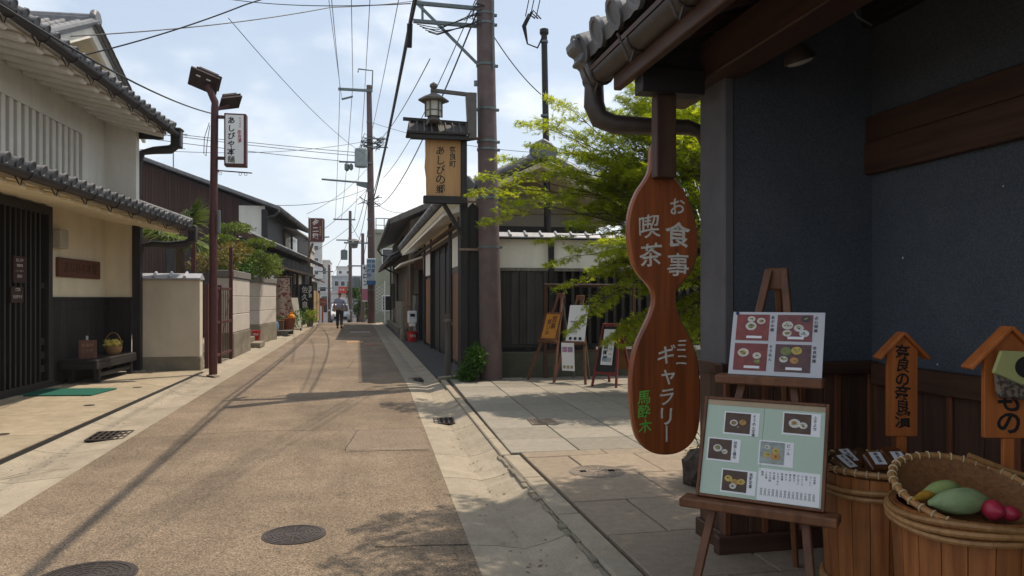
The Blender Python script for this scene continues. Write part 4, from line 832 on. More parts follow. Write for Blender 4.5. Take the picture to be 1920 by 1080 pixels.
MB().tube([(-.30, 0, 1.0), (-.30, 0, -.9)], .02, 6).tube([(-.15, 0, -.05), (-.35, .1, -.75)], .05, 6).build('bracket', mat('bracket_wood', (.16, .10, .05), var=0), ks); MB().tube([(.3, 0, .2), (.50, 0, .22)], .03, 6).build('spot_arm', GREYM, ks)

# ================================================================ utility poles
def crossarm(parent, x0, x1, y, z, name='crossarm', m=GREYM, s=.08): return MB().bar((x0, y, z), (x1, y, z), s, s).build(name, m, parent)
def insul(parent, x, y, z, m=None): return MB().lathe([(.03, 0), (.05, .03), (.03, .06), (.05, .09), (.025, .13)], 8).build('insulator', m or WHITE, parent, loc=(x, y, z))
P1 = empty('utility_pole', (2.32, 13.05, 0), 0, 'thick brown utility pole in front, carrying the wooden sign and lantern', 'utility pole', 'utility poles along the lane')
MB().tube([(0, 0, -.1), (0, 0, .5), (-.05, 0, 3.4), (-.115, 0, 7.4), (-.13, 0, 9)], [.203, .200, .178, .150, .135], 24).build('shaft', POLEM, P1, smooth=True)
for z, r in ((2.40, .187), (3.27, .182), (3.38, .182), (4.13, .176), (4.27, .176), (4.84, .172), (5.62, .166), (6.52, .160), (6.35, .161)):
    b_ = MB(); xx = -.016*z; b_.lathe([(r, -.02), (r + .008, -.02), (r + .008, .02), (r, .02)], 24, (xx, 0, z), cap=False); b_.box(xx + r - .01, xx + r + .05, -.03, .03, z-.02, z+.02); b_.build('steel_band', GREYM, P1)
MB().tube([(.02, -.165, 5.5), (.01, -.160, 7.5)], .018, 6).build('conduit', GREYM, P1); MB().box(-.30, -.24, -.03, .03, 5.25, 5.34).build('small_box', GREYM, P1)
MB().bar((-1.36, .12, 6.68), (-.2, .0, 6.62), .06, .06).build('bracket_arm', GREYM, P1); MB().bar((-1.36, .12, 6.36), (-.2, 0, 6.31), .06, .06).build('bracket_arm', GREYM, P1)
MB().bar((-1.30, .12, 6.68), (-.24, .0, 5.64), .045, .045).build('bracket_brace', GREYM, P1); MB().bar((-1.2, .12, 6.36), (-1.2, .12, 6.68), .04, .04).build('bracket_strut', GREYM, P1)
for i in range(5): 
    a = random.Random(i).uniform(-.1, .1); MB().tube([(-1.3 + i*.05, .1, 6.3 - .03*i), (-.95, 0, 6.2 - .02*i + a*.3), (-.5, -.1, 6.3 + a), (-.25, -.1, 6.42 + a)], .009, 5).build('jumper_wire', CABLE, P1)
for i in range(4):
    r_ = random.Random(i + 40); MB().tube([(-.2, -.15, 6.25 + .1*i), (-.36 - .05*i, -.2, 6.3 + r_.uniform(0, .15)), (-.30, -.2, 6.55 + r_.uniform(0, .1)), (-.14, -.16, 6.62)], .009, 5).build('jumper_wire', CABLE, P1)
MB().tube([(-1.42, .3, 5.95), (-1.42, .1, 6.3)], [.05, .05], 8).build('splice_box', CABLE, P1)
MB().lathe([(.004, 0), (.012, .004), (.004, .006)], 6).build('bolt', GREYM, P1, loc=(.02, -.19, 2.9))
# the wooden sign with its lantern
SGN = empty('wooden_hanging_sign', (1.83, 12.98, 3.17), 0, 'orange wooden sign board with black brush letters beside the front utility pole', 'sign')
SIGNW = wood('pale_sign_wood', (.50, .29, .12), (.40, .215, .085), 'z', rough=.6, var=0, dirt=.3, dirt_c=(.30, .17, .08))
edge = [(-.66, .10), (-.06, .10), (-.06, 1.08), (-.68, 1.08), (-.675, .8), (-.69, .6), (-.665, .42), (-.665, .28)]
MB().prism(edge, 'y', -.035, .035).build('board', SIGNW, SGN, bevel=.006); boxp('frame_post', SGN, -.058, .045, -.06, .06, -.0, 1.22, DARKW); boxp('frame_shelf', SGN, -.71, .045, -.09, .09, -.02, .10, DARKWX)
letters('lettering', SGN, [('あしびの郷', -.42, .985, .175, .168)], INK, -.038, .015, .7, 8); letters('lettering', SGN, [('奈良町', -.205, .98, .125, .125)], INK, -.038, .018, .5, 6)
rf = MB().add([(-1.0,-.24,1.14),(.08,-.24,1.14),(.06,0,1.36),(-.96,0,1.36),(-1.0,-.24,1.17),(.08,-.24,1.17),(.06,0,1.39),(-.96,0,1.39)], [(3,2,1,0),(4,5,6,7),(0,1,5,4),(1,2,6,5),(2,3,7,6),(3,0,4,7)]) \
    .add([(-1.0,.24,1.14),(.08,.24,1.14),(.06,0,1.36),(-.96,0,1.36),(-1.0,.24,1.17),(.08,.24,1.17),(.06,0,1.39),(-.96,0,1.39)], [(0,1,2,3),(7,6,5,4),(4,5,1,0),(5,6,2,1),(6,7,3,2),(7,4,0,3)]).build('roof', DARKWX, SGN)
for i in range(9): MB().bar((-.96 + i*.125, -.25, 1.165), (-.945 + i*.122, -.0, 1.40), .022, .03).build('roof_batten', GREYW, rf)
MB().bar((-1.06, 0, 1.42), (.10, 0, 1.39), .07, .05).build('roof_ridge', BLACKM, rf); boxp('roof_beam', SGN, -.93, .06, -.05, .05, 1.08, 1.15, DARKWX); boxp('under_batten', SGN, -.95, .06, -.2, -.16, 1.06, 1.13, DARKWX)
MB().bar((.045, 0, 1.10), (.36, .0, 1.16), .05, .04).build('strap', mat('rusty_strap', (.16, .08, .05), var=0), SGN)
MB().bar((-.36, 0, -.02), (.02, .1, -.62), .06, .06).build('brace', DARKW, SGN)
LN = empty('bracket_lantern', (1.28, 12.80, 4.50), 0, 'grey bronze lantern hanging from a bracket arm above the wooden sign', 'lantern')
MB().lathe([(.03, .0), (.14, .02), (.15, .04), (.11, .06), (.10, .10), (.13, .11)], 6).build('base', LANTERN, LN)
for k in range(4): t = k*math.pi/2 + .78; MB().tube([(.10*math.cos(t), .1*math.sin(t), .05), (.20*math.cos(t), .2*math.sin(t), -.06)], .018, 5).build('foot', LANTERN, LN)
MB().lathe([(.135, .11), (.135, .36)], 6).build('glass', mat('frosted_glass', (.55, .53, .46), (.5, .48, .42), var=0, bump=0), LN)
for k in range(6): t = k*math.pi/3; MB().bar((.14*math.cos(t), .14*math.sin(t), .10), (.14*math.cos(t), .14*math.sin(t), .37), .028, .028).build('glazing_bar', LANTERN, LN)
MB().lathe([(.142, .20), (.148, .20), (.148, .215), (.142, .215)], 6).build('glazing_rail', LANTERN, LN)
MB().lathe([(.15, .36), (.26, .37), (.265, .395), (.16, .46), (.06, .50), (.04, .53)], 6).build('cap', LANTERN, LN)
MB().lathe([(.03, .52), (.05, .54), (.03, .57), (.07, .62), (.065, .66), (.01, .70)], 12).build('finial', LANTERN, LN, smooth=True)
MB().bar((-.05, 0, .56), (.66, .05, .53), .06, .06).build('arm', LANTERN, LN); MB().prism([(.60, -.24), (.74, -.24), (.74, .55), (.60, .55), (.56, .50)], 'y', -.05, .11).build('mounting_plate', LANTERN, LN, bevel=.006)
# black post and board that brace the sign
bp_ = empty('black_brace_post', (1.90, 13.30, 0), 0, 'square black post with pointed side board strapped to the front utility pole', 'post')
boxp('post', bp_, -.10, .035, -.07, .07, 0, 3.22, DARKW, .005); MB().prism([(.037, 0), (.235, 0), (.235, 3.13), (.13, 3.22), (.037, 3.12)], 'y', .0, .05).build('pointed_board', DARKW, bp_)
for z in (3.22, 2.37): MB().box(-.13, .34, -.10, -.075, z-.02, z+.02).build('strap', mat('strap_metal%d' % int(z*10), (.30, .22, .17), (.2, .12, .08), scale=20, var=0), bp_)

P2 = empty('service_pole', (3.76, 14.7, 0), 0, 'thin black steel service pole standing behind the fence', 'utility pole')
MB().tube([(.03, 0, 0), (.02, 0, 3), (-.05, 0, 6.85)], [.075, .070, .062], 14).build('shaft', BLACKM, P2, smooth=True); MB().lathe([(.085, 0), (.095, .03), (.09, .10), (.04, .12)], 14).build('cap', BLACKM, P2, loc=(-.05, 0, 6.85))
for k in range(3): MB().tube([(-.06, 0, 6.85), (-.2, -.05, 6.55), (-.42, -.1, 6.6), (-.52 + .03*k, -.1, 6.95), (-.40 + .05*k, -.1, 7.2 + .04*k), (-.26 + .06*k, -.1, 7.12)], .016, 6).build('loop_cable', CABLE, P2, smooth=True)
for z in (6.7, 5.2): MB().lathe([(.066, -.02), (.078, -.02), (.078, .02), (.066, .02)], 14).build('steel_band', GREYM, P2, loc=(-.045, 0, z))

P3 = empty('utility_pole', (.84, 45.4, 0), 0, 'tall brown utility pole with grey transformer at the far right of the lane', 'utility pole', 'utility poles along the lane')
MB().tube([(0, 0, -.3), (-.03, 0, 6), (-.16, 0, 14.2)], [.24, .21, .15], 16).build('shaft', POLEM2, P3, smooth=True)
crossarm(P3, -1.95, .05, -.15, 13.85, s=.14); MB().tube([(.02, 0, 14), (.06, 0, 15.1), (-.78, 0, 15.15), (-.8, 0, 14.95)], .045, 6).build('top_bracket', GREYM, P3)
for x in (-1.85, -1.1, -.4): insul(P3, x, -.15, 13.9)
MB().bar((-1.75, -.15, 13.25), (-1.1, -.15, 13.45), .08, .1).build('switch_arm', GREYM, P3)
MB().lathe([(.36, 0), (.38, .05), (.38, 1.0), (.34, 1.08), (.1, 1.14)], 14).build('transformer', mat('transformer_grey', (.28, .32, .32), (.22, .25, .25), var=0), P3, loc=(-.62, -.35, 9.25))
crossarm(P3, -1.9, 0, -.2, 9.55, s=.09); MB().lathe([(.05, 0), (.14, .1), (.14, .4), (.05, .5)], 8).build('cutout', GREYM, P3, loc=(-1.45, -.2, 9.0)); MB().lathe([(.04, 0), (.12, .1), (.12, .3), (.05, .4)], 8).build('cutout', GREYM, P3, loc=(-1.2, -.25, 9.05))
MB().tube([(0, 0, 8.35), (-2.9, -.1, 8.5)], .06, 6).prism([(-.9, 8.22), (0, 7.98), (0, 8.3), (-.9, 8.42)], 'y', -.06, .06).build('lamp_arm', GREYM, P3)
for z, n_ in ((10.6, 10), (10.9, 8), (7.3, 6)):
    for i in range(n_):
        r_ = random.Random(int(z*10) + i); s = r_.choice((-1, 1)); MB().tube([(0, -.15, z + r_.uniform(-.3, .3)), (s*r_.uniform(.25, .75), -.3, z + r_.uniform(-.3, .4)), (s*r_.uniform(.3, .9), -.2, z + r_.uniform(-.4, .3)), (s*r_.uniform(0, .3), -.2, z + r_.uniform(-.5, .3))], .022, 5).build('jumper_wire', CABLE, P3)
crossarm(P3, -.5, .95, -.2, 10.5, s=.07); crossarm(P3, -.4, .95, -.2, 11.0, s=.07)
for z in (2, 5.2, 6.2, 7.9, 12): MB().lathe([(.235 - .006*z, -.04), (.25 - .006*z, -.04), (.25 - .006*z, .04), (.235 - .006*z, .04)], 14, (-.011*z, 0, z)).build('steel_band', GREYM, P3)
pa = empty('pole_advertisement', (.80, 45.08, 2.3), 0, 'pale blue lettered advertising plate wrapped on the far tall pole', 'sign')
MB().box(-.27, .27, -.06, .0, 0, 1.55).build('plate', mat('ad_white', (.62, .70, .74), var=0), pa, bevel=.02); MB().box(-.27, .27, -.066, -.061, .0, .24).build('footer', flat('ad_blue', (.05, .17, .38), .4), pa)
letters('lettering', pa, [('歯科医院', -.12, 1.50, .24, .28), ('奈良町', .13, 1.50, .24, .28)], flat('ad_text', (.06, .22, .45), .5), -.069, .03)

# further poles
def far_pole(x, y, h, label, lamps=0):
    o = empty('utility_pole', (x, y, gz(y)), 0, label, 'utility pole', 'utility poles along the lane')
    MB().tube([(0, 0, -.3), (-.02, 0, h)], [.22, .15], 10).build('shaft', POLEM2, o, smooth=True)
    crossarm(o, -1.7, .5, -.15, h - .9, s=.13); crossarm(o, -1.4, .4, -.15, h - 3.0, s=.12)
    for q in (-1.6, -.9, -.3, .4): insul(o, q, -.15, h - .85)
    MB().lathe([(.34, 0), (.34, .95), (.1, 1.05)], 10).build('transformer', GREYM, o, loc=(-.62, -.2, h - 5.0)); return o
far_pole(-.70, 78, 11.4, 'slim utility pole with hanging lantern far down the lane')
fl = empty('far_pole_lantern', (-.30, 77.5, 6.6), 0, 'boxy street lantern hung on the slim pole far down the lane', 'lantern')
MB().lathe([(.30, 0), (.42, .6), (.75, .65), (.2, .9)], 8).build('lantern_body', LANTERN, fl); MB().bar((-.5, 0, .75), (.1, 0, .75), .08, .08).build('arm', LANTERN, fl)
far_pole(.50, 70, 8.2, 'reddish utility pole right of the far street tree')
far_pole(-3.5, 98, 7.4, 'small distant utility pole by the metal roof on the left')
# ================================================================ right-hand plaster house
RH = empty('tiled_plaster_house', (2.15, 15.8, 0), 0, 'low white plaster house with black posts and sweeping tiled eave on the right', 'house')
MB().box(.12, 3.0, 0, 12.6, 0, 3.1).prism([(.12, 3.1), (2.9, 3.1), (2.9, 3.5), (1.45, 4.15), (.12, 3.55)], 'y', .02, 12.6).build('wall', mat('grey_gable_plaster', (.34, .31, .26), (.27, .245, .20), scale=3, var=0, dirt=.4), RH)
def rbay(name, y0, y1, z0, z1, m, x=.0): return MB().box(x, .119, y0, y1, z0, z1).build(name, m, RH)
rbay('plaster_bay', .16, 1.42, 2.20, 3.30, PLASTER); rbay('rail', .16, 1.42, 2.06, 2.20, GREYW)
for k in range(5): boxp('cedar_board', RH, .01, .04, .17 + k*.25, .41 + k*.25, .10, 2.06, FACEW, .004)
rbay('board_backing', .16, 1.42, .0, 2.06, DARKW, .045)
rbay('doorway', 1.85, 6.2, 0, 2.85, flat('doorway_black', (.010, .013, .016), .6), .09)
for k in range(4): boxp('door_stile', RH, .05, .085, 1.86 + k*1.42, 1.94 + k*1.42, 0, 2.84, DARKW, .004)
for k in range(3): p_ = boxp('door_panel', RH, .07, .088, 2.0 + k*1.42, 3.2 + k*1.42, .1, 2.7, DARKW, .002)
rbay('plaster_bay', 6.5, 8.3, 2.20, 3.30, PLASTER); rbay('lintel_plaster', 1.6, 6.4, 2.98, 3.32, CREAM)
rbay('board_backing', 6.5, 8.3, 0, 2.2, DARKW, .045)
for k in range(7): boxp('cedar_board', RH, .01, .04, 6.52 + k*.25, 6.76 + k*.25, .10, 2.1, FACEW, .004)
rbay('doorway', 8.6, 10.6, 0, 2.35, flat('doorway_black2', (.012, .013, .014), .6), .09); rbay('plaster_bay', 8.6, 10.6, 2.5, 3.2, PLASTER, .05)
for y in (.0, 1.43, 1.7, 6.25, 8.35, 10.65, 12.45): boxp('post', RH, -.04, .118, y, y + .14, 0, 3.30, DARKW, .006)
boxp('head_beam', RH, -.02, .118, .14, 12.4, 2.86, 2.97, BROWNWY); rbay('window_dado', 10.8, 12.4, 0, 1.6, mat('mortar_dado', (.17, .16, .135), (.12, .11, .09), scale=3, var=0, dirt=.6), -.12)
wl = rbay('lattice_window', 10.8, 12.45, 1.7, 2.75, GREYW, .02)
for k in range(7): boxp('lattice_slat', RH, -.06, .01, 10.85 + k*.25, 10.91 + k*.25, 1.65, 2.8, GREYW, .004)
# eave
e_ = [(-.55, 3.28), (1.45, 4.22), (3.5, 3.25), (3.5, 3.17), (1.45, 4.12), (-.52, 3.18)]
MB().prism(e_, 'y', -1.35, 12.7).build('roof_deck', CREAM, RH)
MB().add([(-.50,-1.3,3.10),(-.50,12.6,3.10),(.12,12.6,3.28),(.12,-1.3,3.28),(-.50,-1.3,3.24),(-.50,12.6,3.24),(.12,12.6,3.52),(.12,-1.3,3.52)], [(3,2,1,0),(4,5,6,7),(0,1,5,4),(1,2,6,5),(2,3,7,6),(3,0,4,7)]).build('plaster_soffit', PLASTER, RH)
boxp('eave_pole', RH, -.10, -.02, -1.25, 12.5, 3.02, 3.10, BROWNWY)
rr = MB().add([(-.57,-1.38,3.30),(1.45,-1.38,4.25),(1.45,12.7,4.25),(-.57,12.7,3.30),(-.57,-1.38,3.34),(1.45,-1.38,4.29),(1.45,12.7,4.29),(-.57,12.7,3.34)], [(0,1,2,3),(7,6,5,4),(0,4,5,1),(1,5,6,2),(2,6,7,3),(3,7,4,0)]).build('tiled_roof', TILE, RH)
MB().add([(3.55,-1.38,3.27),(1.452,-1.38,4.25),(1.452,12.7,4.25),(3.55,12.7,3.27),(3.55,-1.38,3.31),(1.452,-1.38,4.29),(1.452,12.7,4.29),(3.55,12.7,3.31)], [(3,2,1,0),(4,5,6,7),(0,1,5,4),(1,2,6,5),(2,3,7,6),(3,0,4,7)]).build('rear_roof_slope', TILE, rr)
tmr = tilecol(2.3, 9, .285, TILE)
for i in range(49): piece('roof_tile', tmr, rr, (-.60, -1.25 + i*.285, 3.37), (0, math.atan2(.95, 2.02), math.pi))
MB().tube([(-.62, -1.42, 3.42), (1.45, -1.42, 4.38), (3.5, -1.42, 3.40)], .085, 10).build('verge_tile', TILE, rr, smooth=True)
MB().box(1.32, 1.58, -1.4, 12.7, 4.26, 4.44).tube([(1.45, -1.4, 4.47), (1.45, 12.7, 4.47)], .09, 8).build('ridge_tile', TILE, rr)
MB().prism([(1.20, 4.25), (1.70, 4.25), (1.73, 4.45), (1.60, 4.58), (1.45, 4.66), (1.30, 4.58), (1.17, 4.45)], 'y', -1.52, -1.38).build('ridge_end_ornament', TILE, rr, bevel=.03)
MB().prism([(-.30, 3.40), (.04, 3.48), (.08, 3.72), (-.06, 3.88), (-.24, 3.82), (-.34, 3.62)], 'y', -1.62, -1.38).build('verge_end_ornament', TILE, rr, bevel=.04)
MB().lathe([(.02, 0), (.12, .01), (.12, .05), (.02, .06)], 14).build('ornament_disc', TILE, rr, loc=(-.13, -1.62, 3.64), rot=(R(90), 0, 0))
MB().box(.10, 3.0, -.06, .0, 0, 3.05).build('side_boards', DARKW, RH)
MB().add([(-.75,9.2,2.60),(-.75,13.2,2.60),(.0,13.2,2.85),(.0,9.2,2.85),(-.75,9.2,2.66),(-.75,13.2,2.66),(.0,13.2,2.92),(.0,9.2,2.92)], [(3,2,1,0),(4,5,6,7),(0,1,5,4),(1,2,6,5),(2,3,7,6),(3,0,4,7)]).build('door_awning', PLASTER, RH)
MB().prism([(-.3, 2.45), (0, 2.45), (0, 2.85), (-.3, 2.75)], 'y', 9.2, 9.3).build('awning_bracket', BROWNW, RH)
gm = empty('gas_meter', (1.86, 26.0, .012), 0, 'white gas meter on pipes against the grey dado of the right house', 'gas meter')
MB().box(-.16, .16, -.10, .10, .62, 1.05).box(-.12, .12, -.12, .0, .50, .62).build('body', WHITE, gm, bevel=.03); MB().tube([(-.1, 0, 1.05), (-.1, 0, 1.2), (-.3, 0, 1.2), (-.3, 0, 0)], .025, 6).tube([(.1, 0, 1.05), (.1, 0, 1.3)], .025, 6).tube([(0, 0, 0), (0, 0, .5)], .03, 6).build('pipes', GREYM, gm)
MB().box(-.08, .08, -.125, -.121, .85, .95).build('dial', GLASSD, gm)
rb = empty('fire_bucket', (1.85, 25.75, .012), 0, 'red bucket standing below the gas meter', 'bucket'); MB().lathe([(.15, 0), (.20, .34), (.215, .35), (.19, .34), (.14, .02)], 18).build('pail', REDP, rb, smooth=True); letters('lettering', rb, hline('防火', -.1, .26, .10), WHITEP, -.195, .02)
tag(MB().lathe([(.14, 0), (.17, .2), (.12, .42), (.10, .44)], 12).build('water_jug', CONCD, loc=(1.62, 26.6, .012)), 'squat grey earthen jar by the gas meter pipes', 'jar')
bo = empty('rope_bollard', (1.69, 14.25, 0), 0, 'grey weathered wooden post with a rope in front of the plaster house', 'post')
MB().tube([(0, 0, 0), (.01, 0, .6), (.01, 0, 1.20)], [.062, .058, .055], 10).build('post', GREYW, bo)
MB().tube([(.065*math.cos(t), .065*math.sin(t), 1.04 + .004*t) for t in [i*.6 for i in range(24)]], .011, 5).tube([(.06, 0, 1.05), (.12, .02, .95), (.14, .03, .5), (.12, .05, .05)], .011, 5).build('rope', ROPE, bo, smooth=True)

# ================================================================ fence across the back of the forecourt
FN = empty('plaster_board_fence', (2.45, 13.45, 0), 0, 'fence of charred boards under white plaster panels with pale tile coping', 'fence')
boxp('foundation', FN, .0, 7.5, -.02, .16, -.05, .50, mat('mossy_concrete', (.105, .10, .07), (.06, .058, .04), scale=4, var=0, dirt=.6, dirt_c=(.04, .045, .025)), .01); boxp('bottom_rail', FN, 0, 7.5, .02, .10, .585, .64, DARKWX); 
for x in (.0, .62, 1.05, 1.9, 2.7, 3.5): boxp('stub_post', FN, x, x + .06, .02, .1, .50, .585, DARKW)
MB().box(0, 7.5, .04, .12, 2.06, 2.60).build('plaster_panel', PLASTER, FN); boxp('rail', FN, 0, 7.5, .0, .14, 2.0, 2.06, GREYW)
for x in (1.03, 2.95, 4.9): boxp('post', FN, x, x + .10, -.03, .16, .5, 2.62, DARKW)
for i in range(25): 
    m_ = MB(); m_.prism([(-.16, 0), (0, .09), (.2, 0), (.2, -.02), (-.16, -.02)], 'x', 0, .29); m_.tube([(.0, -.17, .015), (.0, .02, .105), (.0, .21, .015)], .028, 6); m_.build('coping_tile', TILEL, FN, loc=(i*.295, .08, 2.63))
boxp('cap_board', FN, 0, 7.5, -.08, .24, 2.59, 2.615, DARKWX)
r_ = random.Random(9); x = .0
while x < 1.0:
    w = r_.choice((.14, .17, .20, .155)); d = r_.choice((0, .018)); boxp('fence_board', FN, x, min(x + w - .006, 1.02), .03 - d, .055 - d, .645 + r_.uniform(0, .02), 1.995, FENCEW, .003); x += w
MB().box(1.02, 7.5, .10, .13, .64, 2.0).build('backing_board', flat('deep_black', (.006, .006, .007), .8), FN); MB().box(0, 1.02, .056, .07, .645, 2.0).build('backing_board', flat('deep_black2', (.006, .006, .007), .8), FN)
x = 1.15
while x < 7.4: boxp('fence_slat', FN, x, x + .055, .02, .07, .60, 2.0, FENCEW, .004); x += .165
rk = empty('brown_frame_rack', (3.30, 13.10, .058), 0, 'brown wooden frame standing in front of the slatted fence', 'frame')
boxp('top_rail', rk, 0, 1.75, -.03, .03, 1.64, 1.70, BROWNWX); 
for x in (0, 1.69): boxp('upright', rk, x, x + .06, -.03, .03, 0, 1.64, BROWNW)
boxp('low_rail', rk, .06, 1.69, -.02, .02, .45, .50, BROWNWX)
bs = empty('leafy_bush', (2.02, 12.80, .02), 0, 'low bright green bush at the foot of the front utility pole', 'bush')
MB().tube([(0, 0, 0), (.02, .02, .2), (0, 0, .35)], [.02, .015, .008], 6).build('stem', BARK, bs)
blob_leaves('foliage', bs, [((-.08, .05, .30), (.18, .2, .26)), ((.03, -.05, .42), (.13, .16, .2)), ((-.16, .1, .12), (.16, .2, .12)), ((.0, .2, .52), (.11, .12, .12))], 260, .085, BUSHL, LEAF_OVAL, 77)
wd = empty('kerb_weeds', (1.72, 13.25, .0), 0, 'small weeds and rubble at the corner of the paving', 'weeds'); blob_leaves('foliage', wd, [((.0, 0, .05), (.16, .1, .06)), ((.35, .0, .03), (.12, .08, .04))], 120, .05, BUSHL, LEAF_OVAL, 79)
for k in range(9):
    q = random.Random(k + 5); MB().lathe([(.03, 0), (.05, .02), (.03, .05)], 6).build('stone', CONCD, wd, loc=(q.uniform(-.2, .5), q.uniform(-.12, .1), -.01), rot=(q.random(), q.random(), q.random()))
tag(MB().bar((-.25, -.02, .03), (.18, .05, .05), .12, .08).build('broken_kerb_stone', CONCD, loc=(1.68, 13.48, .01), bevel=.015), 'broken grey kerb stone at the foot of the rope post', 'stone')

# ================================================================ easels in the forecourt
def easel(loc, rz, label, H=1.5, spread=.30, back=.55, m=EASELW, lean=.20, ledge_z=.70, ledge_w=.42, low=GREYW):
    """local frame: front faces -y; two front legs meet at the apex, one leg behind"""
    o = empty('display_easel', loc, rz, label, 'easel', 'easels set out in front of the fence'); ay = lean
    for s in (-1, 1): MB().bar((s*spread, 0, 0), (s*.04, ay, H), .035, .045, up=(0, 1, 0)).build('leg', m, o, bevel=.004)
    MB().bar((0, ay + back, 0), (0, ay + .02, H - .05), .035, .04, up=(1, 0, 0)).build('back_leg', low, o, bevel=.004)
    yl = ay*ledge_z/H; MB().box(-ledge_w/2, ledge_w/2, yl - .10, yl + .03, ledge_z - .05, ledge_z).build('ledge', m, o, bevel=.004)
    MB().box(-.07, .07, ay - .02, ay + .035, H - .06, H + .03).build('top_block', m, o, bevel=.006)
    return o
E1 = easel((3.12, 12.62, .06), R(-58), 'wooden easel nearest the front pole, holding the orange framed board', 1.50, .32, .35, lean=.52, ledge_z=.70)
f1 = empty('framed_notice', (3.12, 12.62, .06), R(-58), 'orange framed notice board on the easel nearest the pole', 'notice board')
fr = MB().box(-.19, .19, -.02, .0, 0, .50).build('backing', mat('orange_board', (.50, .22, .03), (.40, .17, .025), var=0), f1, loc=(0, .205, .705), rot=(R(-19), 0, 0))
for a in ((-.20, -.175, .0, .50), (.175, .20, 0, .50)): MB().box(a[0], a[1], -.035, -.021, a[2], a[3]).build('frame_side', EASELW, fr)
for z in (0, .475): MB().box(-.174, .174, -.034, -.021, z, z + .025).build('frame_rail', EASELW, fr)
letters('lettering', fr, [('営業', .05, .44, .12), ('商い中', -.06, .38, .10)], mat('umber_letter', (.16, .06, .02), var=0), -.024, .02, .6)
E2 = easel((3.50, 12.12, .06), R(-40), 'wooden easel in the middle, carrying long white posters', 1.46, .29, .40, lean=.46, ledge_z=.70)
p2 = empty('white_poster', (3.50, 12.12, .06), R(-40), 'large white printed poster on the middle easel', 'poster')
pb = MB().box(-.17, .17, -.012, .0, 0, .64).build('sheet', PAPER, p2, loc=(.02, .185, .705), rot=(R(-17.5), 0, 0))
letters('lettering', pb, hline('奈良町資料館', -.12, .36, .042) + hline('ギャラリー展', -.10, .30, .03) + hline('●●●', -.13, .08, .07, .09), INK, -.0145, .03)
for k in range(9): MB().box(-.12, .02, -.0142, -.0125, .25 - k*.016, .256 - k*.016).build('text_line', mat('grey_print%d' % k, (.4, .4, .42), var=0, bump=0), pb)
p3 = empty('hanging_flyer', (3.50, 12.12, .06), R(-40), 'narrow white flyer with pink pictures hanging below the middle easel ledge', 'flyer')
fb = MB().box(-.115, .115, -.006, .0, -.46, .02).build('sheet', PAPER, p3, loc=(-.08, .105, .66), rot=(R(4), 0, R(3)))
for k, c in enumerate(((.45, .10, .14), (.30, .12, .20))): MB().box(-.10 + k*.10, -.01 + k*.10, -.0085, -.0065, -.14, -.05).build('picture', mat('flyer_pic%d' % k, c, (.25, .3, .5), scale=40, var=0, bump=0), fb)
for k in range(3): MB().box(-.09 + k*.065, -.045 + k*.065, -.0085, -.0065, -.42, -.37).build('picture', mat('flyer_thumb%d' % k, (.18, .14, .08), (.4, .35, .2), scale=50, var=0, bump=0), fb)
aw = empty('red_a_frame_board', (3.98, 11.62, .06), R(-42), 'red painted A-frame board with a narrow printed poster on the right of the easels', 'A-frame board')
REDW = wood('red_painted_wood', (.20, .030, .025), (.13, .018, .016), 'z', var=.1)
for s in (-1, 1): MB().bar((s*.21, -.10, 0), (s*.13, .20, 1.02), .035, .04, up=(0, 1, 0)).build('front_leg', REDW, aw, bevel=.004); MB().bar((s*.21, .62, 0), (s*.13, .24, 1.02), .035, .04, up=(0, 1, 0)).build('rear_leg', REDW, aw, bevel=.004)
MB().bar((-.2, -.04, .22), (.2, -.04, .22), .03, .04).bar((-.14, .2, 1.0), (.14, .2, 1.0), .04, .04).bar((-.14, .24, 1.0), (.14, .24, 1.0), .03, .04).build('crossbars', REDW, aw)
MB().add([(-.18,-.035,.24),(.18,-.035,.24),(.13,.185,.97),(-.13,.185,.97),(-.18,-.02,.24),(.18,-.02,.24),(.13,.20,.97),(-.13,.20,.97)], [(3,2,1,0),(4,5,6,7),(0,1,5,4),(1,2,6,5),(2,3,7,6),(3,0,4,7)]).build('front_panel', INK, aw)
MB().add([(-.18,.55,.24),(.18,.55,.24),(.13,.255,.97),(-.13,.255,.97),(-.18,.565,.24),(.18,.565,.24),(.13,.27,.97),(-.13,.27,.97)], [(3,2,1,0),(4,5,6,7),(0,1,5,4),(1,2,6,5),(2,3,7,6),(3,0,4,7)]).build('rear_panel', mat('plywood', (.25, .13, .06), (.18, .09, .04), var=0), aw)
pp = MB().box(-.10, .10, -.006, 0, 0, .60).build('poster', PAPER, aw, loc=(0, -.012, .35), rot=(R(-16.8), 0, 0)); letters('lettering', pp, [('奈良町展', -.035, .44, .09), ('ギャラリー', .05, .55, .06, .085)], INK, -.0085, .03); MB().box(-.08, .08, -.0085, -.0065, .05, .12).build('picture', mat('poster_pic', (.2, .3, .45), (.5, .5, .5), scale=60, var=0, bump=0), pp)
rs = empty('garden_rock', (2.72, 5.35, .05), 0, 'rough dark rock lying on the paving behind the menu easel', 'rock')
bm = bmesh.new(); bmesh.ops.create_icosphere(bm, subdivisions=3, radius=1)
q = random.Random(4)
from mathutils import noise as mnoise
for v in bm.verts:
    n_ = mnoise.noise(v.co*1.7)*.35 + mnoise.noise(v.co*4)*.16; v.co *= 1 + n_; v.co = Vector((v.co.x*.24, v.co.y*.18, max(v.co.z*.20 + .14, -.02)))
me = bpy.data.meshes.new('stone'); bm.to_mesh(me); bm.free(); me.materials.append(mat('dark_rock', (.085, .062, .048), (.03, .024, .02), scale=14, bump=.7, bdist=.03, var=0)); link(bpy.data.objects.new('stone', me), rs)
blob_leaves('grass_tuft', rs, [((-.05, .12, .22), (.12, .08, .10)), ((.12, .1, .3), (.1, .08, .09))], 60, .09, BUSHL, LEAF_TUFT, 4)

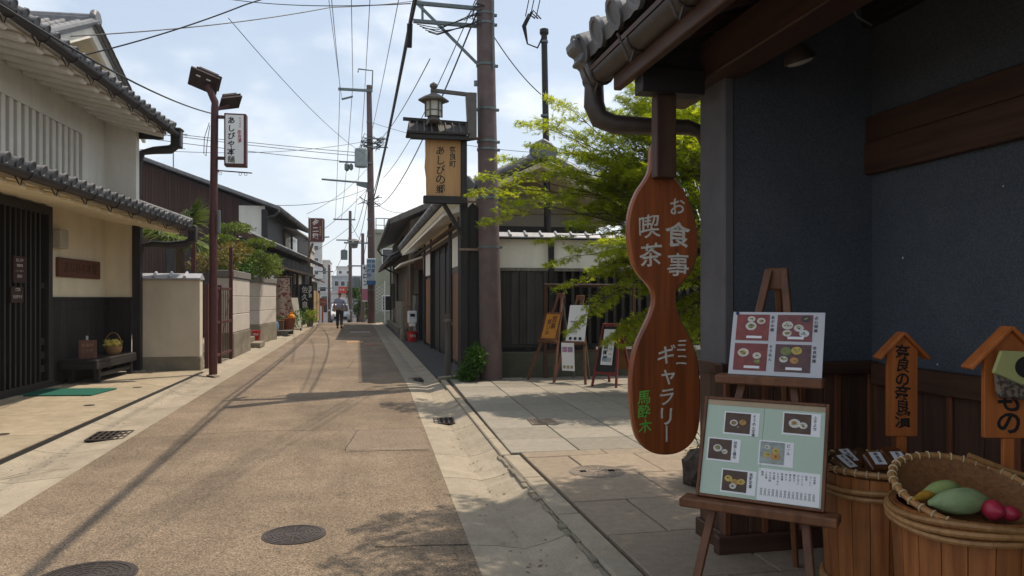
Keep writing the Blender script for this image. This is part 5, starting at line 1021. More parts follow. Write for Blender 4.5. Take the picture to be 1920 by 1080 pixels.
# ================================================================ maple trees
g_ = np.random.default_rng(21)
def maple(root, trunk_pts, trunk_r, fork, boughs, size, spread, name_leaf='crown'):
    base = np.array(root.location); LP = []; LD = []; LU = []; LS = []; br = MB(); fork = np.array(fork, float)
    def spray(a, b, twigs, leaves, spread):
        L = np.linalg.norm(b - a); d = (b - a)/L
        mid = (a + b)/2 + np.array([0, 0, .08*L]); br.tube([tuple(a - base), tuple(mid - base), tuple(b - base)], [.006, .004, .0015], 3, False)
        side = np.cross(d, [0, 0, 1.]); side /= np.linalg.norm(side) + 1e-9
        for i in range(twigs):
            t = .12 + .88*(i + g_.random())/twigs; p = (1-t)**2*a + 2*t*(1-t)*mid + t*t*b; s = 1 if i % 2 else -1
            l = spread*(1.15 - t)*g_.uniform(.7, 1.3); q = p + (d*.75 + side*s*.75 + np.array([0, 0, g_.uniform(-.28, .05)]))*l
            br.tube([tuple(p - base), tuple(q - base)], [.002, .001], 3, False)
            for k in range(leaves):
                u = (k + g_.random())/leaves; c = p + (q - p)*u + g_.normal(size=3)*(.03, .03, .02)
                LP.append(c); LD.append((q - p)/(l + 1e-6) + side*s*g_.normal()*.8 + d*.4 + g_.normal(size=3)*.35); LU.append(np.array([0, 0, 1.]) + g_.normal(size=3)*.42); LS.append(size*g_.uniform(.6, 1.2))
    MB().tube(trunk_pts, trunk_r, 10).build('trunk', BARK, root, smooth=True)
    for tip in boughs:
        start = fork + np.array([0, 0, g_.uniform(0, .9)]); L = np.linalg.norm(tip - start); m1 = start + (tip - start)*.45 + np.array([0, 0, .12*L])
        m2 = start + (tip - start)*(1 - min(.28, .75/L)) + np.array([0, 0, .07*L])
        br.tube([tuple(q - base) for q in (start, m1, m2)], [.020, .010, .006], 4, False)
        spray(m2, tip, 11, 9, spread*1.3)
        for k in range(4):
            t = g_.uniform(.1, .95); p0 = m1 + (m2 - m1)*t; dd = (tip - start)/L; sd = np.cross(dd, [0, 0, 1.]); sd /= np.linalg.norm(sd) + 1e-9
            spray(p0, p0 + ((dd*.7 + sd*g_.choice((-1, 1))*g_.uniform(.5, 1))*g_.uniform(.45, .8) + np.array([0, 0, g_.uniform(-.15, .12)])), 7, 7, spread)
    leafobj(name_leaf, root, np.array(LP) - base, LD, LU, LS, LEAF_MAPLE, MAPLE); br.build('branches', BARK, root)
MT = empty('maple_tree', (5.1, 10.3, .05), 0, 'bright green maple with layered feathery sprays behind the paddle-shaped sign', 'tree')
B = []
for i in range(26):
    az = i*2.399 + g_.uniform(-.3, .3); el = g_.uniform(-.12, 1.0); rad = g_.uniform(1.2, 2.6)
    B.append(np.array([5.15, 10.15, 1.5]) + np.array([math.cos(az)*math.cos(el)*rad, math.sin(az)*math.cos(el)*rad - .2, .4 + math.sin(el)*rad*1.15]))
for i in range(98):
    zt = .75 + 3.75*g_.random(); B.append(np.array([(3.35 if zt > 1.7 else 3.7) + 2.2*g_.random()**.8, 9.7 + 1.5*g_.random(), zt]))   # the side that hangs over the forecourt
for i in range(26): B.append(np.array([3.6 + 2.1*g_.random(), 9.8 + 1.4*g_.random(), 3.1 + 1.9*g_.random()]))
for i in range(16): B.append(np.array([2.75 + 1.0*g_.random(), 10.2 + 1.2*g_.random(), 2.7 + 1.6*g_.random()]))
B += [np.array(t_) for t_ in ((2.4, 11.1, 4.15), (2.5, 10.9, 3.8), (1.82, 11.5, 3.38), (1.66, 11.5, 3.1), (1.85, 11.3, 2.63), (2.4, 10.9, 3.36), (3.0, 11.1, 1.64), (3.1, 10.8, .98), (2.8, 11.1, 2.0), (2.76, 10.6, 4.42), (3.5, 10.5, 1.3), (3.8, 10.2, .85), (2.6, 10.8, 2.33), (2.2, 11.2, 2.95), (2.1, 11.2, 3.6))]
maple(MT, [(0, 0, -.1), (.03, -.02, .6), (.02, -.1, 1.1), (.05, -.15, 1.5)], [.14, .11, .10, .085], (5.15, 10.15, 1.5), B, .145, .34)
M2 = empty('maple_tree', (4.9, 5.9, .05), 0, 'second maple whose branches overhang the tiled corner of the near roof', 'tree')
B = [np.array([2.4 + 1.8*g_.random(), 4.9 + 1.9*g_.random(), 4.15 + .8*g_.random()]) for i in range(44)]
B += [np.array(t_) for t_ in ((1.62, 5.05, 4.35), (1.75, 5.4, 4.4), (2.0, 5.1, 4.3), (1.9, 5.7, 4.4), (2.0, 6.1, 4.6), (2.2, 4.8, 4.4), (2.15, 6.3, 4.55))]
maple(M2, [(0, 0, -.1), (-.05, -.02, 1.2), (-.15, -.1, 2.4), (-.4, -.1, 3.5)], [.14, .11, .10, .08], (4.4, 5.8, 3.4), B, .12, .24)
# ================================================================ the near shop on the right
NS = empty('navy_plaster_teahouse', (2.03, 3.92, 0), 0, 'navy plastered teahouse with brown beams and tiled eave at the right', 'house')
MB().box(.075, 1.3, .0, .36, 1.10, 3.3).box(.97, 1.3, -8, 0, 1.10, 3.6).build('wall', NAVY, NS)
MB().box(1.3, 5, -8, .36, 0, 3.4).box(.05, 1.3, .03, .34, 0, 1.1).box(1.0, 1.3, -8, .03, 0, 1.1).build('house_body', NAVY, NS)
boxp('plaster_edge', NS, .012, .072, -.012, .30, 1.10, 2.76, GREYPL, .008)
WAIN = wood('dark_wainscot', (.090, .045, .029), (.040, .018, .012), 'z', rough=.55, var=.25)
WAINR = wood('wainscot_batten', (.19, .068, .030), (.09, .030, .013), 'z', rough=.5, var=.2)
x = .0; k = 0
while x < .93: boxp('wainscot_board', NS, x, x + .155, -.02, .028, .16, 1.06, WAIN, .003); x += .16
for x in (.0, .235, .47, .70, .92): boxp('batten', NS, x, x + .035, -.042, -.021, .16, 1.06, WAINR, .003)
boxp('wainscot_rail', NS, -.04, .965, -.075, -.0, 1.06, 1.13, BROWNWX, .006); boxp('wainscot_rail', NS, .0, .05, .001, .34, 1.06, 1.13, BROWNWY, .006)
boxp('wainscot_sill', NS, -.05, .965, -.06, .0, .02, .16, BROWNWX, .006); boxp('wainscot_sill', NS, .0, .05, .001, .34, .02, .16, BROWNWY, .006)
for y in (.02, .17): boxp('wainscot_board', NS, .02, .05, y, y + .145, .16, 1.06, WAIN, .003)
MB().box(-.05, 1.0, -.07, .36, 0, .019).build('foundation', CONCD, NS)
y = -.04
while y > -4: boxp('wainscot_board', NS, .945, .99, y - .195, y, .1, 1.0, WAIN, .003); y -= .2
y = -.22
while y > -4: boxp('batten', NS, .925, .944, y - .035, y, .1, 1.0, WAINR, .003); y -= .4
boxp('wainscot_rail', NS, .90, .969, -8, -.08, 1.0, 1.12, BROWNWY, .006); boxp('wainscot_sill', NS, .92, .969, -8, -.07, .02, .1, BROWNWY, .006)
boxp('wall_beam', NS, .915, .969, -8, -.001, 2.23, 2.42, BROWNWY, .006); boxp('wall_beam', NS, .925, .969, -8, -.001, 2.422, 2.57, BROWNWY, .006)
boxp('wall_plate', NS, .90, .969, -8, -.001, 3.10, 3.3, DARKWY, .006)
boxp('eave_beam', NS, -.09, .10, -8, .70, 2.75, 2.97, BROWNWY, .008)
boxp('fascia', NS, -.52, -.47, -8, .36, 2.75, 2.90, BROWNWY, .006); boxp('cross_arm', NS, -.47, -.09, .02, .14, 2.66, 2.80, DARKWX, .006)
for i in range(9): MB().bar((-.50, .42 - i*.42, 2.90), (1.0, .42 - i*.42, 3.42), .055, .07).build('rafter', BROWNWX, NS)
for i in range(8):
    f0, f1 = i/8, (i+1)/8; a = (-.58 + 1.9*f0, 2.945 + .655*f0); b = (-.58 + 1.9*f1 - .01, 2.945 + .655*f1 - .003)
    MB().prism([a, b, (b[0], b[1] + .03), (a[0], a[1] + .03)], 'y', -8, .70).build('soffit_board', BROWNWY, NS)
MB().prism([(-.468, 2.801), (-.005, 2.801), (-.005, 3.135), (-.468, 2.978)], 'y', .09, .12).build('end_board', DARKWX, NS)
hp = boxp('sign_hanger', NS, -.362, -.240, .075, .155, 2.19, 2.665, WAIN, .006)
rfo = MB().add([(-.56,-8,3.02),(-.56,.74,3.02),(2.6,.74,4.12),(2.6,-8,4.12),(-.56,-8,3.06),(-.56,.74,3.06),(2.6,.74,4.16),(2.6,-8,4.16)], [(3,2,1,0),(4,5,6,7),(0,1,5,4),(1,2,6,5),(2,3,7,6),(3,0,4,7)]).build('tiled_roof', DARKWY, NS)
tmn = tilecol(3.3, 12, .30, TILE, r=.080)
for i in range(27): piece('roof_tile', tmn, rfo, (-.60, .50 - i*.30, 3.08), (0, math.atan2(1.12, 3.22), math.pi))
MB().tube([(-.63, .78, 3.13), (2.6, .78, 4.26)], .09, 12).build('verge_tile', TILE, rfo, smooth=True)
MB().prism([(-.77, 3.14), (-.64, 3.16), (-.58, 3.03), (-.57, 2.90), (-.62, 2.88), (-.66, 2.93), (-.68, 2.99), (-.73, 3.0), (-.705, 3.05), (-.76, 3.08)], 'y', .74, .90).build('corner_tile', TILE, rfo, bevel=.012, loc=(.075, -.09, .01))
half_gutter(NS, -.545, 2.90, -8, .70, .068, BRONZE, [.50 - i*.62 for i in range(8)])
MB().tube([(-.545, .66, 2.86), (-.545, .66, 2.74), (-.51, .65, 2.65), (-.42, .62, 2.61), (-.22, .56, 2.595), (.02, .48, 2.58), (.10, .46, 2.55), (.135, .45, 2.46)], [.062, .068, .066, .062, .054, .048, .045, .040], 12).build('rain_elbow', BRONZE, NS, smooth=True)
MB().tube([(.135, .45, 2.47), (.13, .44, .05)], .032, 12).build('downspout', BRONZE, NS, smooth=True)
for z in (2.1, 1.55, .9): MB().lathe([(.032, -.015), (.038, -.015), (.038, .015), (.032, .015)], 12).build('pipe_band', BRONZE, NS, loc=(.133, .445, z))
boxp('corner_post', NS, .07, .11, .345, .385, .02, 2.75, WAINR, .004)
sl = empty('eave_spotlight', (2.30, 3.58, 2.78), R(-20), 'round clear floodlight bulb mounted under the eave beam', 'lamp')
MB().lathe([(.035, .12), (.04, .06), (.075, .01), (.082, -.02), (.076, -.022)], 20).build('housing', BRONZE, sl, smooth=True, rot=(R(12), R(-16), 0)); MB().lathe([(.075, -.02), (.06, -.034), (.02, -.042)], 20).build('lens', flat('bulb_glass', (.45, .42, .38), .08, .8), sl, smooth=True, rot=(R(12), R(-16), 0)); MB().tube([(0, 0, .1), (-.1, .0, .14)], .025, 8).build('bracket', BRONZE, sl)
tag(MB().tube([(-.05, 0, .2), (-.06, 0, .09), (-.03, 0, .04), (.06, 0, .0)], .005, 5).build('loose_wire', GREYM, loc=(2.62, 3.5, 2.95)), 'short bent wire dangling from the ceiling beside the floodlight', 'wire')

# paddle-shaped hanging sign
PD = empty('paddle_shop_sign', (1.73, 4.12, 0), 0, 'tall varnished wooden sign shaped like a double gourd paddle hanging under the eave', 'sign')
outl = [(0.036, 2.313), (0.097, 2.214), (0.151, 2.147), (0.208, 2.041), (0.241, 1.918), (0.249, 1.814), (0.239, 1.725), (0.198, 1.645), (0.144, 1.585), (0.11, 1.541), (0.105, 1.497), (0.11, 1.443), (0.144, 1.358), (0.198, 1.269), (0.241, 1.164), (0.258, 1.04), (0.263, 0.917), (0.259, 0.774), (0.241, 0.689), (0.198, 0.628), (0.124, 0.586), (0.04, 0.577), (-0.044, 0.593), (-0.107, 0.64), (-0.149, 0.704), (-0.172, 0.823), (-0.182, 0.963), (-0.179, 1.084), (-0.162, 1.186), (-0.126, 1.273), (-0.08, 1.36), (-0.047, 1.437), (-0.037, 1.497), (-0.044, 1.541), (-0.07, 1.581), (-0.126, 1.635), (-0.169, 1.705), (-0.189, 1.807), (-0.199, 1.91), (-0.185, 2.016), (-0.144, 2.119), (-0.09, 2.189), (-0.057, 2.253), (-0.054, 2.365), (-0.044, 2.4), (-0.027, 2.4), (.03, 2.4)]
def smooth_outline(p, n=2):                                              # Chaikin
    for _ in range(n): p = [q for a, b in zip(p, p[1:] + p[:1]) for q in ((a[0]*.75 + b[0]*.25, a[1]*.75 + b[1]*.25), (a[0]*.25 + b[0]*.75, a[1]*.25 + b[1]*.75))]
    return p
so = smooth_outline(outl); cx, cz = .035, 1.5; n = len(so)
def inset(p, d):
    o = []
    for i, q in enumerate(p):
        a, b = p[i-1], p[(i+1) % len(p)]; t = Vector((b[0]-a[0], b[1]-a[1])).normalized(); o.append((q[0] - t.y*d*-1 * -1, q[1] + t.x*d*-1))
    return o
# outline runs clockwise seen from the front: inward normal is (t.y, -t.x) rotated
def inset2(p, d):
    o = []
    for i, q in enumerate(p):
        a, b = p[i-1], p[(i+1) % len(p)]; t = Vector((b[0]-a[0], b[1]-a[1])).normalized(); o.append((q[0] + t.y*d, q[1] - t.x*d))
    return o
si = inset2(so, .012)
mb = MB(); mb.add([(x, -.008, z) for x, z in so] + [(x, -.022, z) for x, z in si] + [(x, .022, z) for x, z in so],
    [(i, (i+1) % n, n+(i+1) % n, n+i) for i in range(n)] + [(i, 2*n+i, 2*n+(i+1) % n, (i+1) % n) for i in range(n)] + [tuple(range(n, 2*n)), tuple(range(2*n, 3*n))[::-1]])
mb.build('board', PADDLE, PD)
def chars(items): return [(c, x, z + s/2, s) for c, x, z, s in items]
letters('lettering', PD, chars([('お', .11, 2.038, .115), ('食', .114, 1.875, .155), ('事', .114, 1.695, .15), ('喫', -.067, 1.918, .14), ('茶', -.054, 1.753, .15), ('ミ', .138, 1.223, .085), ('ニ', .138, 1.138, .08), ('ギ', .040, 1.167, .115), ('ャ', .053, 1.050, .12), ('ラ', .043, .926, .11), ('リ', .043, .812, .125), ('丨', .043, .71, .10)]), WHITEP, -.0235, .018, .5, 12)
letters('lettering', PD, chars([('馬', -.097, .925, .088), ('酔', -.097, .842, .08), ('木', -.09, .755, .08)]), GREENP, -.0235, .010, .5, 14)

# ---------------------------------------------------------------- menu easel
ME_O = (1.70, 2.956); MRZ = R(-42.5); TLT = 19.8
ME = empty('menu_easel', (ME_O[0], ME_O[1], .06), MRZ, 'brown wooden easel carrying the two menu boards by the tubs', 'easel')
tl = math.tan(R(TLT)); Y0 = -.555*tl
for s in (-1, 1): MB().bar((s*.27, Y0 - .0 + .03, 0), (s*.035, 1.02*tl + .03, 1.575), .036, .028, up=(0, 1, 0)).build('leg', EASELW, ME, bevel=.004)
MB().bar((0, .90, 0), (0, 1.02*tl + .06, 1.50), .032, .028, up=(1, 0, 0)).build('back_leg', EASELW, ME, bevel=.004)
MB().box(-.33, .33, -.065, .045, .505, .545).build('ledge', EASELW, ME, bevel=.006); MB().box(-.225, .245, .535*tl - .055, .535*tl + .05, 1.045, 1.085).build('upper_ledge', EASELW, ME, bevel=.006)
MB().box(-.05, .05, 1.02*tl + .03, 1.02*tl + .06, 1.48, 1.585).build('top_block', EASELW, ME, bevel=.006)
def photo(parent, x0, x1, z0, z1, bgc, plates, y=-.0, name='food_photo'):
    """a printed picture: flat coloured sheet with the plates printed on it"""
    mb = MB(); mb.box(x0, x1, y - .0012, y, z0, z1); ms = [mat('print_bg', bgc, tuple(c*.55 for c in bgc), scale=30, rough=.35, bump=0, var=.15)]
    for i, (px_, pz_, r_, c) in enumerate(plates):
        mb.cur = i + 1; w = x1 - x0; h = z1 - z0; n = 14
        mb.add([(x0 + w*(px_ + r_*math.cos(2*math.pi*j/n)), y - .0016 - .0002*i, z0 + h*pz_ + w*r_*.8*math.sin(2*math.pi*j/n)) for j in range(n)], [tuple(range(n))]); ms.append(mat('print_dish', c, tuple(q*.7 for q in c), scale=60, rough=.35, bump=0, var=0))
    rp = random.Random(int((x0 + 3)*977 + (z0 + 3)*1313)); ms.append(mat('print_food', (.45, .30, .12), (.10, .16, .04), scale=120, rough=.35, bump=0, var=0)); ms.append(mat('print_shadow', (.03, .018, .012), var=0, bump=0)); mb.cur = len(ms) - 2; k = 0
    for (px_, pz_, r_, c) in plates:
        for q in range(7):
            k += 1; a = rp.uniform(0, 6.3); d = rp.uniform(0, .6)*r_; cx_ = px_ + d*math.cos(a); cz_ = pz_ + d*math.sin(a)*.8; rr_ = rp.uniform(.015, .04)
            mb.cur = len(ms) - (1 if q == 6 else 2); mb.add([(x0 + w*(cx_ + rr_*math.cos(2*math.pi*j/6)), y - .0030 - .00004*k, z0 + h*cz_ + w*rr_*.7*math.sin(2*math.pi*j/6)) for j in range(6)], [tuple(range(6))])
    return mb.build(name, ms, parent)
LB = empty('large_menu_board', (ME_O[0], ME_O[1], .608), MRZ, 'large framed mint green menu board with food photos on the easel', 'menu board')
pv = MB().box(-.262, .262, -.004, .008, .012, .445).build('sheet', MINT, LB, rot=(R(-TLT), 0, 0))
for x in (-.272, .256): MB().box(x, x + .016, -.012, .012, 0, .458).build('frame_side', EASELW, pv, bevel=.003)
for z in (0, .444): MB().box(-.256, .256, -.0115, .0115, z, z + .014).build('frame_rail', EASELW, pv, bevel=.003)
MB().box(-.256, .256, -.0052, -.0042, .420, .444).build('mount_strip', mat('manila', (.42, .33, .22), var=0, bump=0), pv); MB().box(-.001, .001, -.0054, -.0042, .14, .42).build('sheet_seam', mat('mint_seam', (.3, .45, .34), var=0), pv)
def st2(s, t): return (-.256 + .512*s, .444 - .432*t)
PB = (.085, .045, .025); WD = (.62, .60, .55); OR = (.5, .24, .06); YE = (.55, .40, .08); GRN = (.16, .22, .07)
for k, (s0, t0, s1, t1, pl) in enumerate(((.17, .13, .39, .34, [(.35, .5, .16, WD), (.35, .5, .10, (.2, .1, .05)), (.7, .55, .14, OR), (.55, .3, .05, WD)]), (.67, .09, .89, .29, [(.4, .5, .22, WD), (.38, .52, .10, OR), (.72, .42, .16, WD)]), (.045, .42, .245, .63, [(.4, .55, .2, WD), (.4, .58, .12, GRN), (.72, .4, .13, WD)]), (.49, .40, .69, .62, [(.3, .4, .14, YE), (.3, .75, .12, WD), (.65, .35, .2, OR), (.65, .6, .16, YE)]), (.19, .73, .40, .94, [(.25, .6, .16, YE), (.52, .45, .16, OR), (.78, .5, .15, YE), (.45, .25, .14, WD)]))):
    a = st2(s0, t1); b = st2(s1, t0); cap = st2(s1 + .075, t0)
    MB().box(a[0] - .006, cap[0], -.0052, -.0044, a[1] - .008, b[1] + .006).build('caption_card', PAPER, pv)
    photo(pv, a[0], b[0], a[1], b[1], PB if k != 3 else (.40, .45, .42), pl, -.0056)
    letters('lettering', pv, [(('そうめん定食', 'ふきよせ', '抹茶と最中', 'ビール', '茶粥定食')[k], b[0] + .016, b[1] - .002, .017, .0165)], INK, -.0058, .01)
a = st2(.49, .99); b = st2(.985, .67); pl_ = MB().box(a[0], b[0], -.0053, -.0044, a[1], b[1]).build('price_list', PAPER, pv)
names = ('お抹茶', 'コーヒー', '紅茶', 'ジュース', 'ぜんざい', '葛きり', '茶そば', 'あいす', '奈良漬', 'にゅうめん', '柿の葉', 'わらび餅', 'くず湯', '梅酒')
letters('lettering', pl_, [(nm, b[0] - .022 - i*.0165, b[1] - .012, .0105, .011) for i, nm in enumerate(names)] + [(('五百円', '四百円', '六百円')[i % 3], b[0] - .022 - i*.0165, b[1] - .085, .0105, .011) for i in range(14)], INK, -.0057, .012)
SMB = empty('small_menu_card', (ME_O[0] + .027*math.cos(MRZ) - .197*math.sin(MRZ), ME_O[1] + .027*math.sin(MRZ) + .197*math.cos(MRZ), 1.146), MRZ, 'laminated menu card with four food photos on the upper easel ledge', 'menu card')
sv = MB().box(-.205, .205, -.003, .003, .0, .305).build('card', mat('laminated_white', (.50, .50, .53), (.46, .46, .49), scale=3, rough=.2, bump=0, var=0), SMB, rot=(R(-TLT), 0, 0))
RB = (.24, .05, .045)
for k, (x0, x1, z0, z1, bgc, pl) in enumerate(((-.185, -.035, .165, .292, RB, [(.45, .55, .17, WD), (.45, .55, .09, GRN), (.75, .75, .13, WD), (.45, .82, .12, WD), (.75, .75, .07, OR)]), (.0, .155, .165, .292, (.20, .06, .06), [(.3, .6, .16, WD), (.62, .5, .14, WD), (.78, .3, .14, (.6, .66, .7)), (.3, .3, .13, WD), (.3, .3, .06, OR), (.8, .85, .14, (.05, .05, .06))]), (-.185, -.035, .02, .15, RB, [(.28, .65, .17, WD), (.28, .65, .10, YE), (.7, .55, .13, WD), (.72, .35, .1, GRN)]), (.0, .155, .02, .15, (.13, .06, .06), [(.3, .75, .16, GRN), (.6, .78, .15, YE), (.25, .45, .12, WD), (.55, .42, .12, OR)]))):
    photo(sv, x0, x1, z0, z1, bgc, pl, -.0036); MB().box(x0 + .05, x0 + .12, -.0064, -.0056, z0 + .01, z0 + .022).build('caption_card', PAPER, sv)
    letters('lettering', sv, [(('茶がゆ膳', '点心御膳', 'そうめん', '奈良御膳')[k], x1 + .014, z1 - .005, .017, .02)], INK, -.0042, .01)
MB().lathe([(.006, 0), (.008, .006), (.004, .012)], 8).build('push_pin', flat('pin_blue', (.02, .05, .2), .3), sv, loc=(-.185, -.004, .297), rot=(R(90), 0, 0))

# ---------------------------------------------------------------- pickle tubs
def tub(name, x, y, r0, r1, h, label, hoops, n=20):
    o = empty(name, (x, y, .06), 0, label, 'tub', 'cedar pickle tubs against the wainscot'); seg = 2*math.pi/n
    mb = MB(); V = []
    for (rr, z) in ((r0, 0), (r1, h), (r1 - .02, h), (r0 - .02, 0)):
        for a in (-seg/2 + .006, 0, seg/2 - .006): V.append((rr*math.cos(a), rr*math.sin(a), z))
    mb.add(V, [(0,1,4,3),(1,2,5,4),(3,4,7,6),(4,5,8,7),(6,7,10,9),(7,8,11,10),(0,3,6,9),(2,11,8,5)]); me = mb.mesh('stave', TUBW)
    for i in range(n): piece('stave', me, o, (0, 0, 0), (0, 0, i*seg))
    MB().lathe([(r0 - .015, .02), (r0 - .015, .04)], 24).build('bottom', TUBW, o); MB().lathe([(r1 - .03, h - .10), (r1 - .03, h - .09)], 24).build('inner_lid', TUBW, o)
    for z, k in hoops:
        rr = r0 + (r1 - r0)*z/h
        for q in range(k):
            zz_ = z + q*.025; rq = rr + .012 + .003*(q % 2)
            MB().tube([(rq*math.cos(t), rq*math.sin(t), zz_ + .006*math.sin(3*t + q)) for t in [2*math.pi*j/36 for j in range(37)]], .012, 7).build('hoop', BAMBOO, o, smooth=True)
    return o
tub('pickle_tub', 2.32, 2.99, .215, .248, .66, 'smaller cedar tub full of labelled pickle packets behind the front tub', ((.13, 3), (.58, 2)))
tub('pickle_tub', 2.24, 2.38, .235, .268, .67, 'front cedar tub topped by the round vegetable basket', ((.08, 3), (.605, 3)))
def zaru(name, loc, r, depth, label, tilt):
    o = empty(name, loc, 0, label, 'basket', 'round bamboo baskets on the tubs'); o.rotation_euler = tilt
    MB().lathe([(.02, -depth), (r*.6, -depth*.96), (r*.86, -depth*.6), (r, 0), (r*.985, .006), (r*.84, -depth*.55), (r*.58, -depth*.9), (.02, -depth*.94)], 40, cap=False).build('woven_bowl', WICKER, o, smooth=True)
    MB().tube([(r*math.cos(t), r*math.sin(t), 0) for t in [2*math.pi*j/40 for j in range(41)]], .013, 7).build('rim', BAMBOO, o, smooth=True)
    lash = MB().tube([(r + .015*math.cos(t), 0, .015*math.sin(t)) for t in [2*math.pi*j/8 for j in range(9)]], .0035, 4).mesh('lashing', mat('lashing', (.55, .42, .25), var=0))
    for i in range(36): piece('lashing', lash, o, (0, 0, 0), (0, 0, i*math.pi/18 + .05))
    return o
zaru('bamboo_basket', (2.32, 2.99, .745), .258, .07, 'round bamboo basket of pickle packets on the smaller tub', (0, 0, 0))
zaru('bamboo_basket', (2.24, 2.385, .775), .262, .055, 'large round bamboo basket of vegetables tilted on the front tub', (R(19), R(-2), 0))
r_ = random.Random(6)
for k, (x, y, rz, tz) in enumerate(((-.13, -.08, .3, 0), (-.06, .03, -.2, .3), (.0, -.06, .1, -.3), (.05, .05, .5, .2), (.09, -.07, -.3, .1), (.14, .02, .2, -.2), (-.14, .06, .6, .2))):
    o = empty('pickle_packet', (2.30 + x*1.15, 2.99 + y, .728), rz, ('pickle packet with white label at the left edge of the small basket', 'pickle packet leaning at the back left of the small basket', 'pickle packet with white label in the middle of the small basket', 'dark pickle packet at the back of the small basket', 'pickle packet with white label at the right front of the small basket', 'brown pickle packet at the right edge of the small basket', 'brown pickle packet at the back left rim of the small basket')[k], 'packet', 'pickle packets in the small basket')
    MB().prism([(-.05, 0), (.05, 0), (.055, .10), (.03, .12), (-.03, .118), (-.055, .10)], 'y', -.014, .014).build('bag', mat('pickle_bag%d' % k, (.13 + .03*(k % 3), .055, .02), (.06, .03, .012), scale=50, rough=.15, var=0, spec=.6), o, bevel=.006, rot=(R(-60), 0, tz))
    if k in (0, 2, 4, 1):
        q = MB().box(-.026, .026, -.0175, -.0155, .025, .105).build('label', PAPER, o, rot=(R(-60), 0, tz)); letters('lettering', q, [('奈良漬', 0, .10, .02, .022)], INK, -.019, .02)
def gourd(name, loc, L, r, m, label, rz, ry=0, cat='vegetable', ridges=0):
    n = 12; prof = [(r*math.sin(math.pi*min(max(t, .03), .97))**.6*(.75 + .35*t), L*(t - .5)) for t in [i/n for i in range(n+1)]]
    mb = MB(); mb.lathe(prof, 20)
    if ridges: mb.v = [(x*(1 + ridges*math.cos(8*math.atan2(y, x))), y*(1 + ridges*math.cos(8*math.atan2(y, x))), z) for x, y, z in mb.v]
    return tag(mb.build(name, m, smooth=True, loc=loc, rot=(R(90), ry, rz)), label, cat)
gourd('yellow_cucumber', (2.085, 2.40, .772), .24, .024, mat('yellow_skin', (.52, .27, .03), (.30, .16, .03), scale=25, rough=.45, var=0, bump=.05), 'slim yellow cucumber in the vegetable basket', R(112))
gourd('green_squash', (2.135, 2.325, .762), .235, .052, mat('squash_skin', (.30, .37, .19), (.15, .23, .09), scale=22, stretch=(.4, 1, 1), rough=.55, var=0, bump=.15, dirt=.4, dirt_c=(.34, .33, .16), dscale=12), 'pale green ridged squash in the middle of the vegetable basket', R(88), ridges=.03)
gourd('green_squash', (2.135, 2.40, .785), .17, .038, mat('squash_skin2', (.30, .36, .13), (.2, .26, .08), scale=10, rough=.5, var=0, bump=.1), 'second green squash behind the ridged one in the basket', R(95), ridges=.03)
gourd('red_turnip', (2.225, 2.27, .742), .085, .040, mat('turnip_skin', (.42, .030, .06), (.30, .02, .04), scale=10, rough=.35, var=0, bump=.05), 'round crimson turnip left of the other one in the basket', R(10), cat='vegetable'); gourd('red_turnip', (2.275, 2.25, .732), .075, .030, MATS['turnip_skin'], 'smaller crimson turnip at the right of the basket', R(50))
tag(MB().tube([(-.12, .05, .05), (0, 0, .0), (.12, -.04, -.04)], .011, 8).build('wooden_tongs', BAMBOO, loc=(2.49, 2.48, .828), smooth=True), 'pale wooden stick lying on the rim of the vegetable basket', 'stick')
# arrow signs on stakes
def arrow_sign(loc, rz, w, h, stake, text, size, label, pitch):
    o = empty('roofed_stake_sign', loc, rz, label, 'sign', 'small roofed signs on stakes')
    MB().prism([(-w/2, 0), (w/2, 0), (w/2, h - w*.5), (0, h), (-w/2, h - w*.5)], 'y', -.012, .012).build('board', ARROWW, o, bevel=.003)
    for s in (-1, 1): MB().bar((0, 0, h + .012), (s*w*.82, 0, h - w*.78 + .0), .016, .075, up=(0, 1, 0)).build('roof_slat', ARROWW, o, bevel=.003)
    MB().box(-.022, .022, -.010, .012, -stake, -.001).build('stake', ARROWW, o, bevel=.003)
    letters('lettering', o, [(text, -.0, h - w*.30, size, pitch)], INK, -.0135, .03, .8, 3); return o
arrow_sign((2.59, 3.17, .83), R(-14), .145, .49, .25, '奈良の奈良漬', .072, 'orange wooden stake sign standing in the smaller tub', .066)
arrow_sign((2.60, 2.575, .93), R(-14), .20, .44, .25, 'つけもの', .10, 'wider orange stake sign at the right edge behind the front tub', .088)
pk_ = empty('pickle_pouch', (2.585, 2.53, 1.10), R(-20), 'green topped net pouch with a printed label hung on the right stake sign', 'pouch')
MB().prism([(-.09, .10), (-.06, .19), (.09, .185), (.10, .06), (.02, .05)], 'y', -.025, -.005).build('paper_top', mat('olive_paper', (.40, .40, .16), (.34, .34, .13), var=0, bump=.05), pk_, bevel=.006)
MB().prism([(-.075, .0), (.09, -.01), (.10, .06), (.02, .05), (-.085, .10)], 'y', -.04, -.008).build('net_bag', mat('net_bag', (.18, .14, .10), (.05, .035, .03), scale=60, var=0, ramp=(.45, .55)), pk_, bevel=.01)
MB().lathe([(.040, -.0005), (.044, -.0005), (.044, .0005), (.040, .0005)], 24).build('label_ring', INK, pk_, loc=(.035, -.0265, .125), rot=(R(90), 0, 0)); letters('lettering', pk_, [('あ', .035, .155, .05)], INK, -.0262, .01)

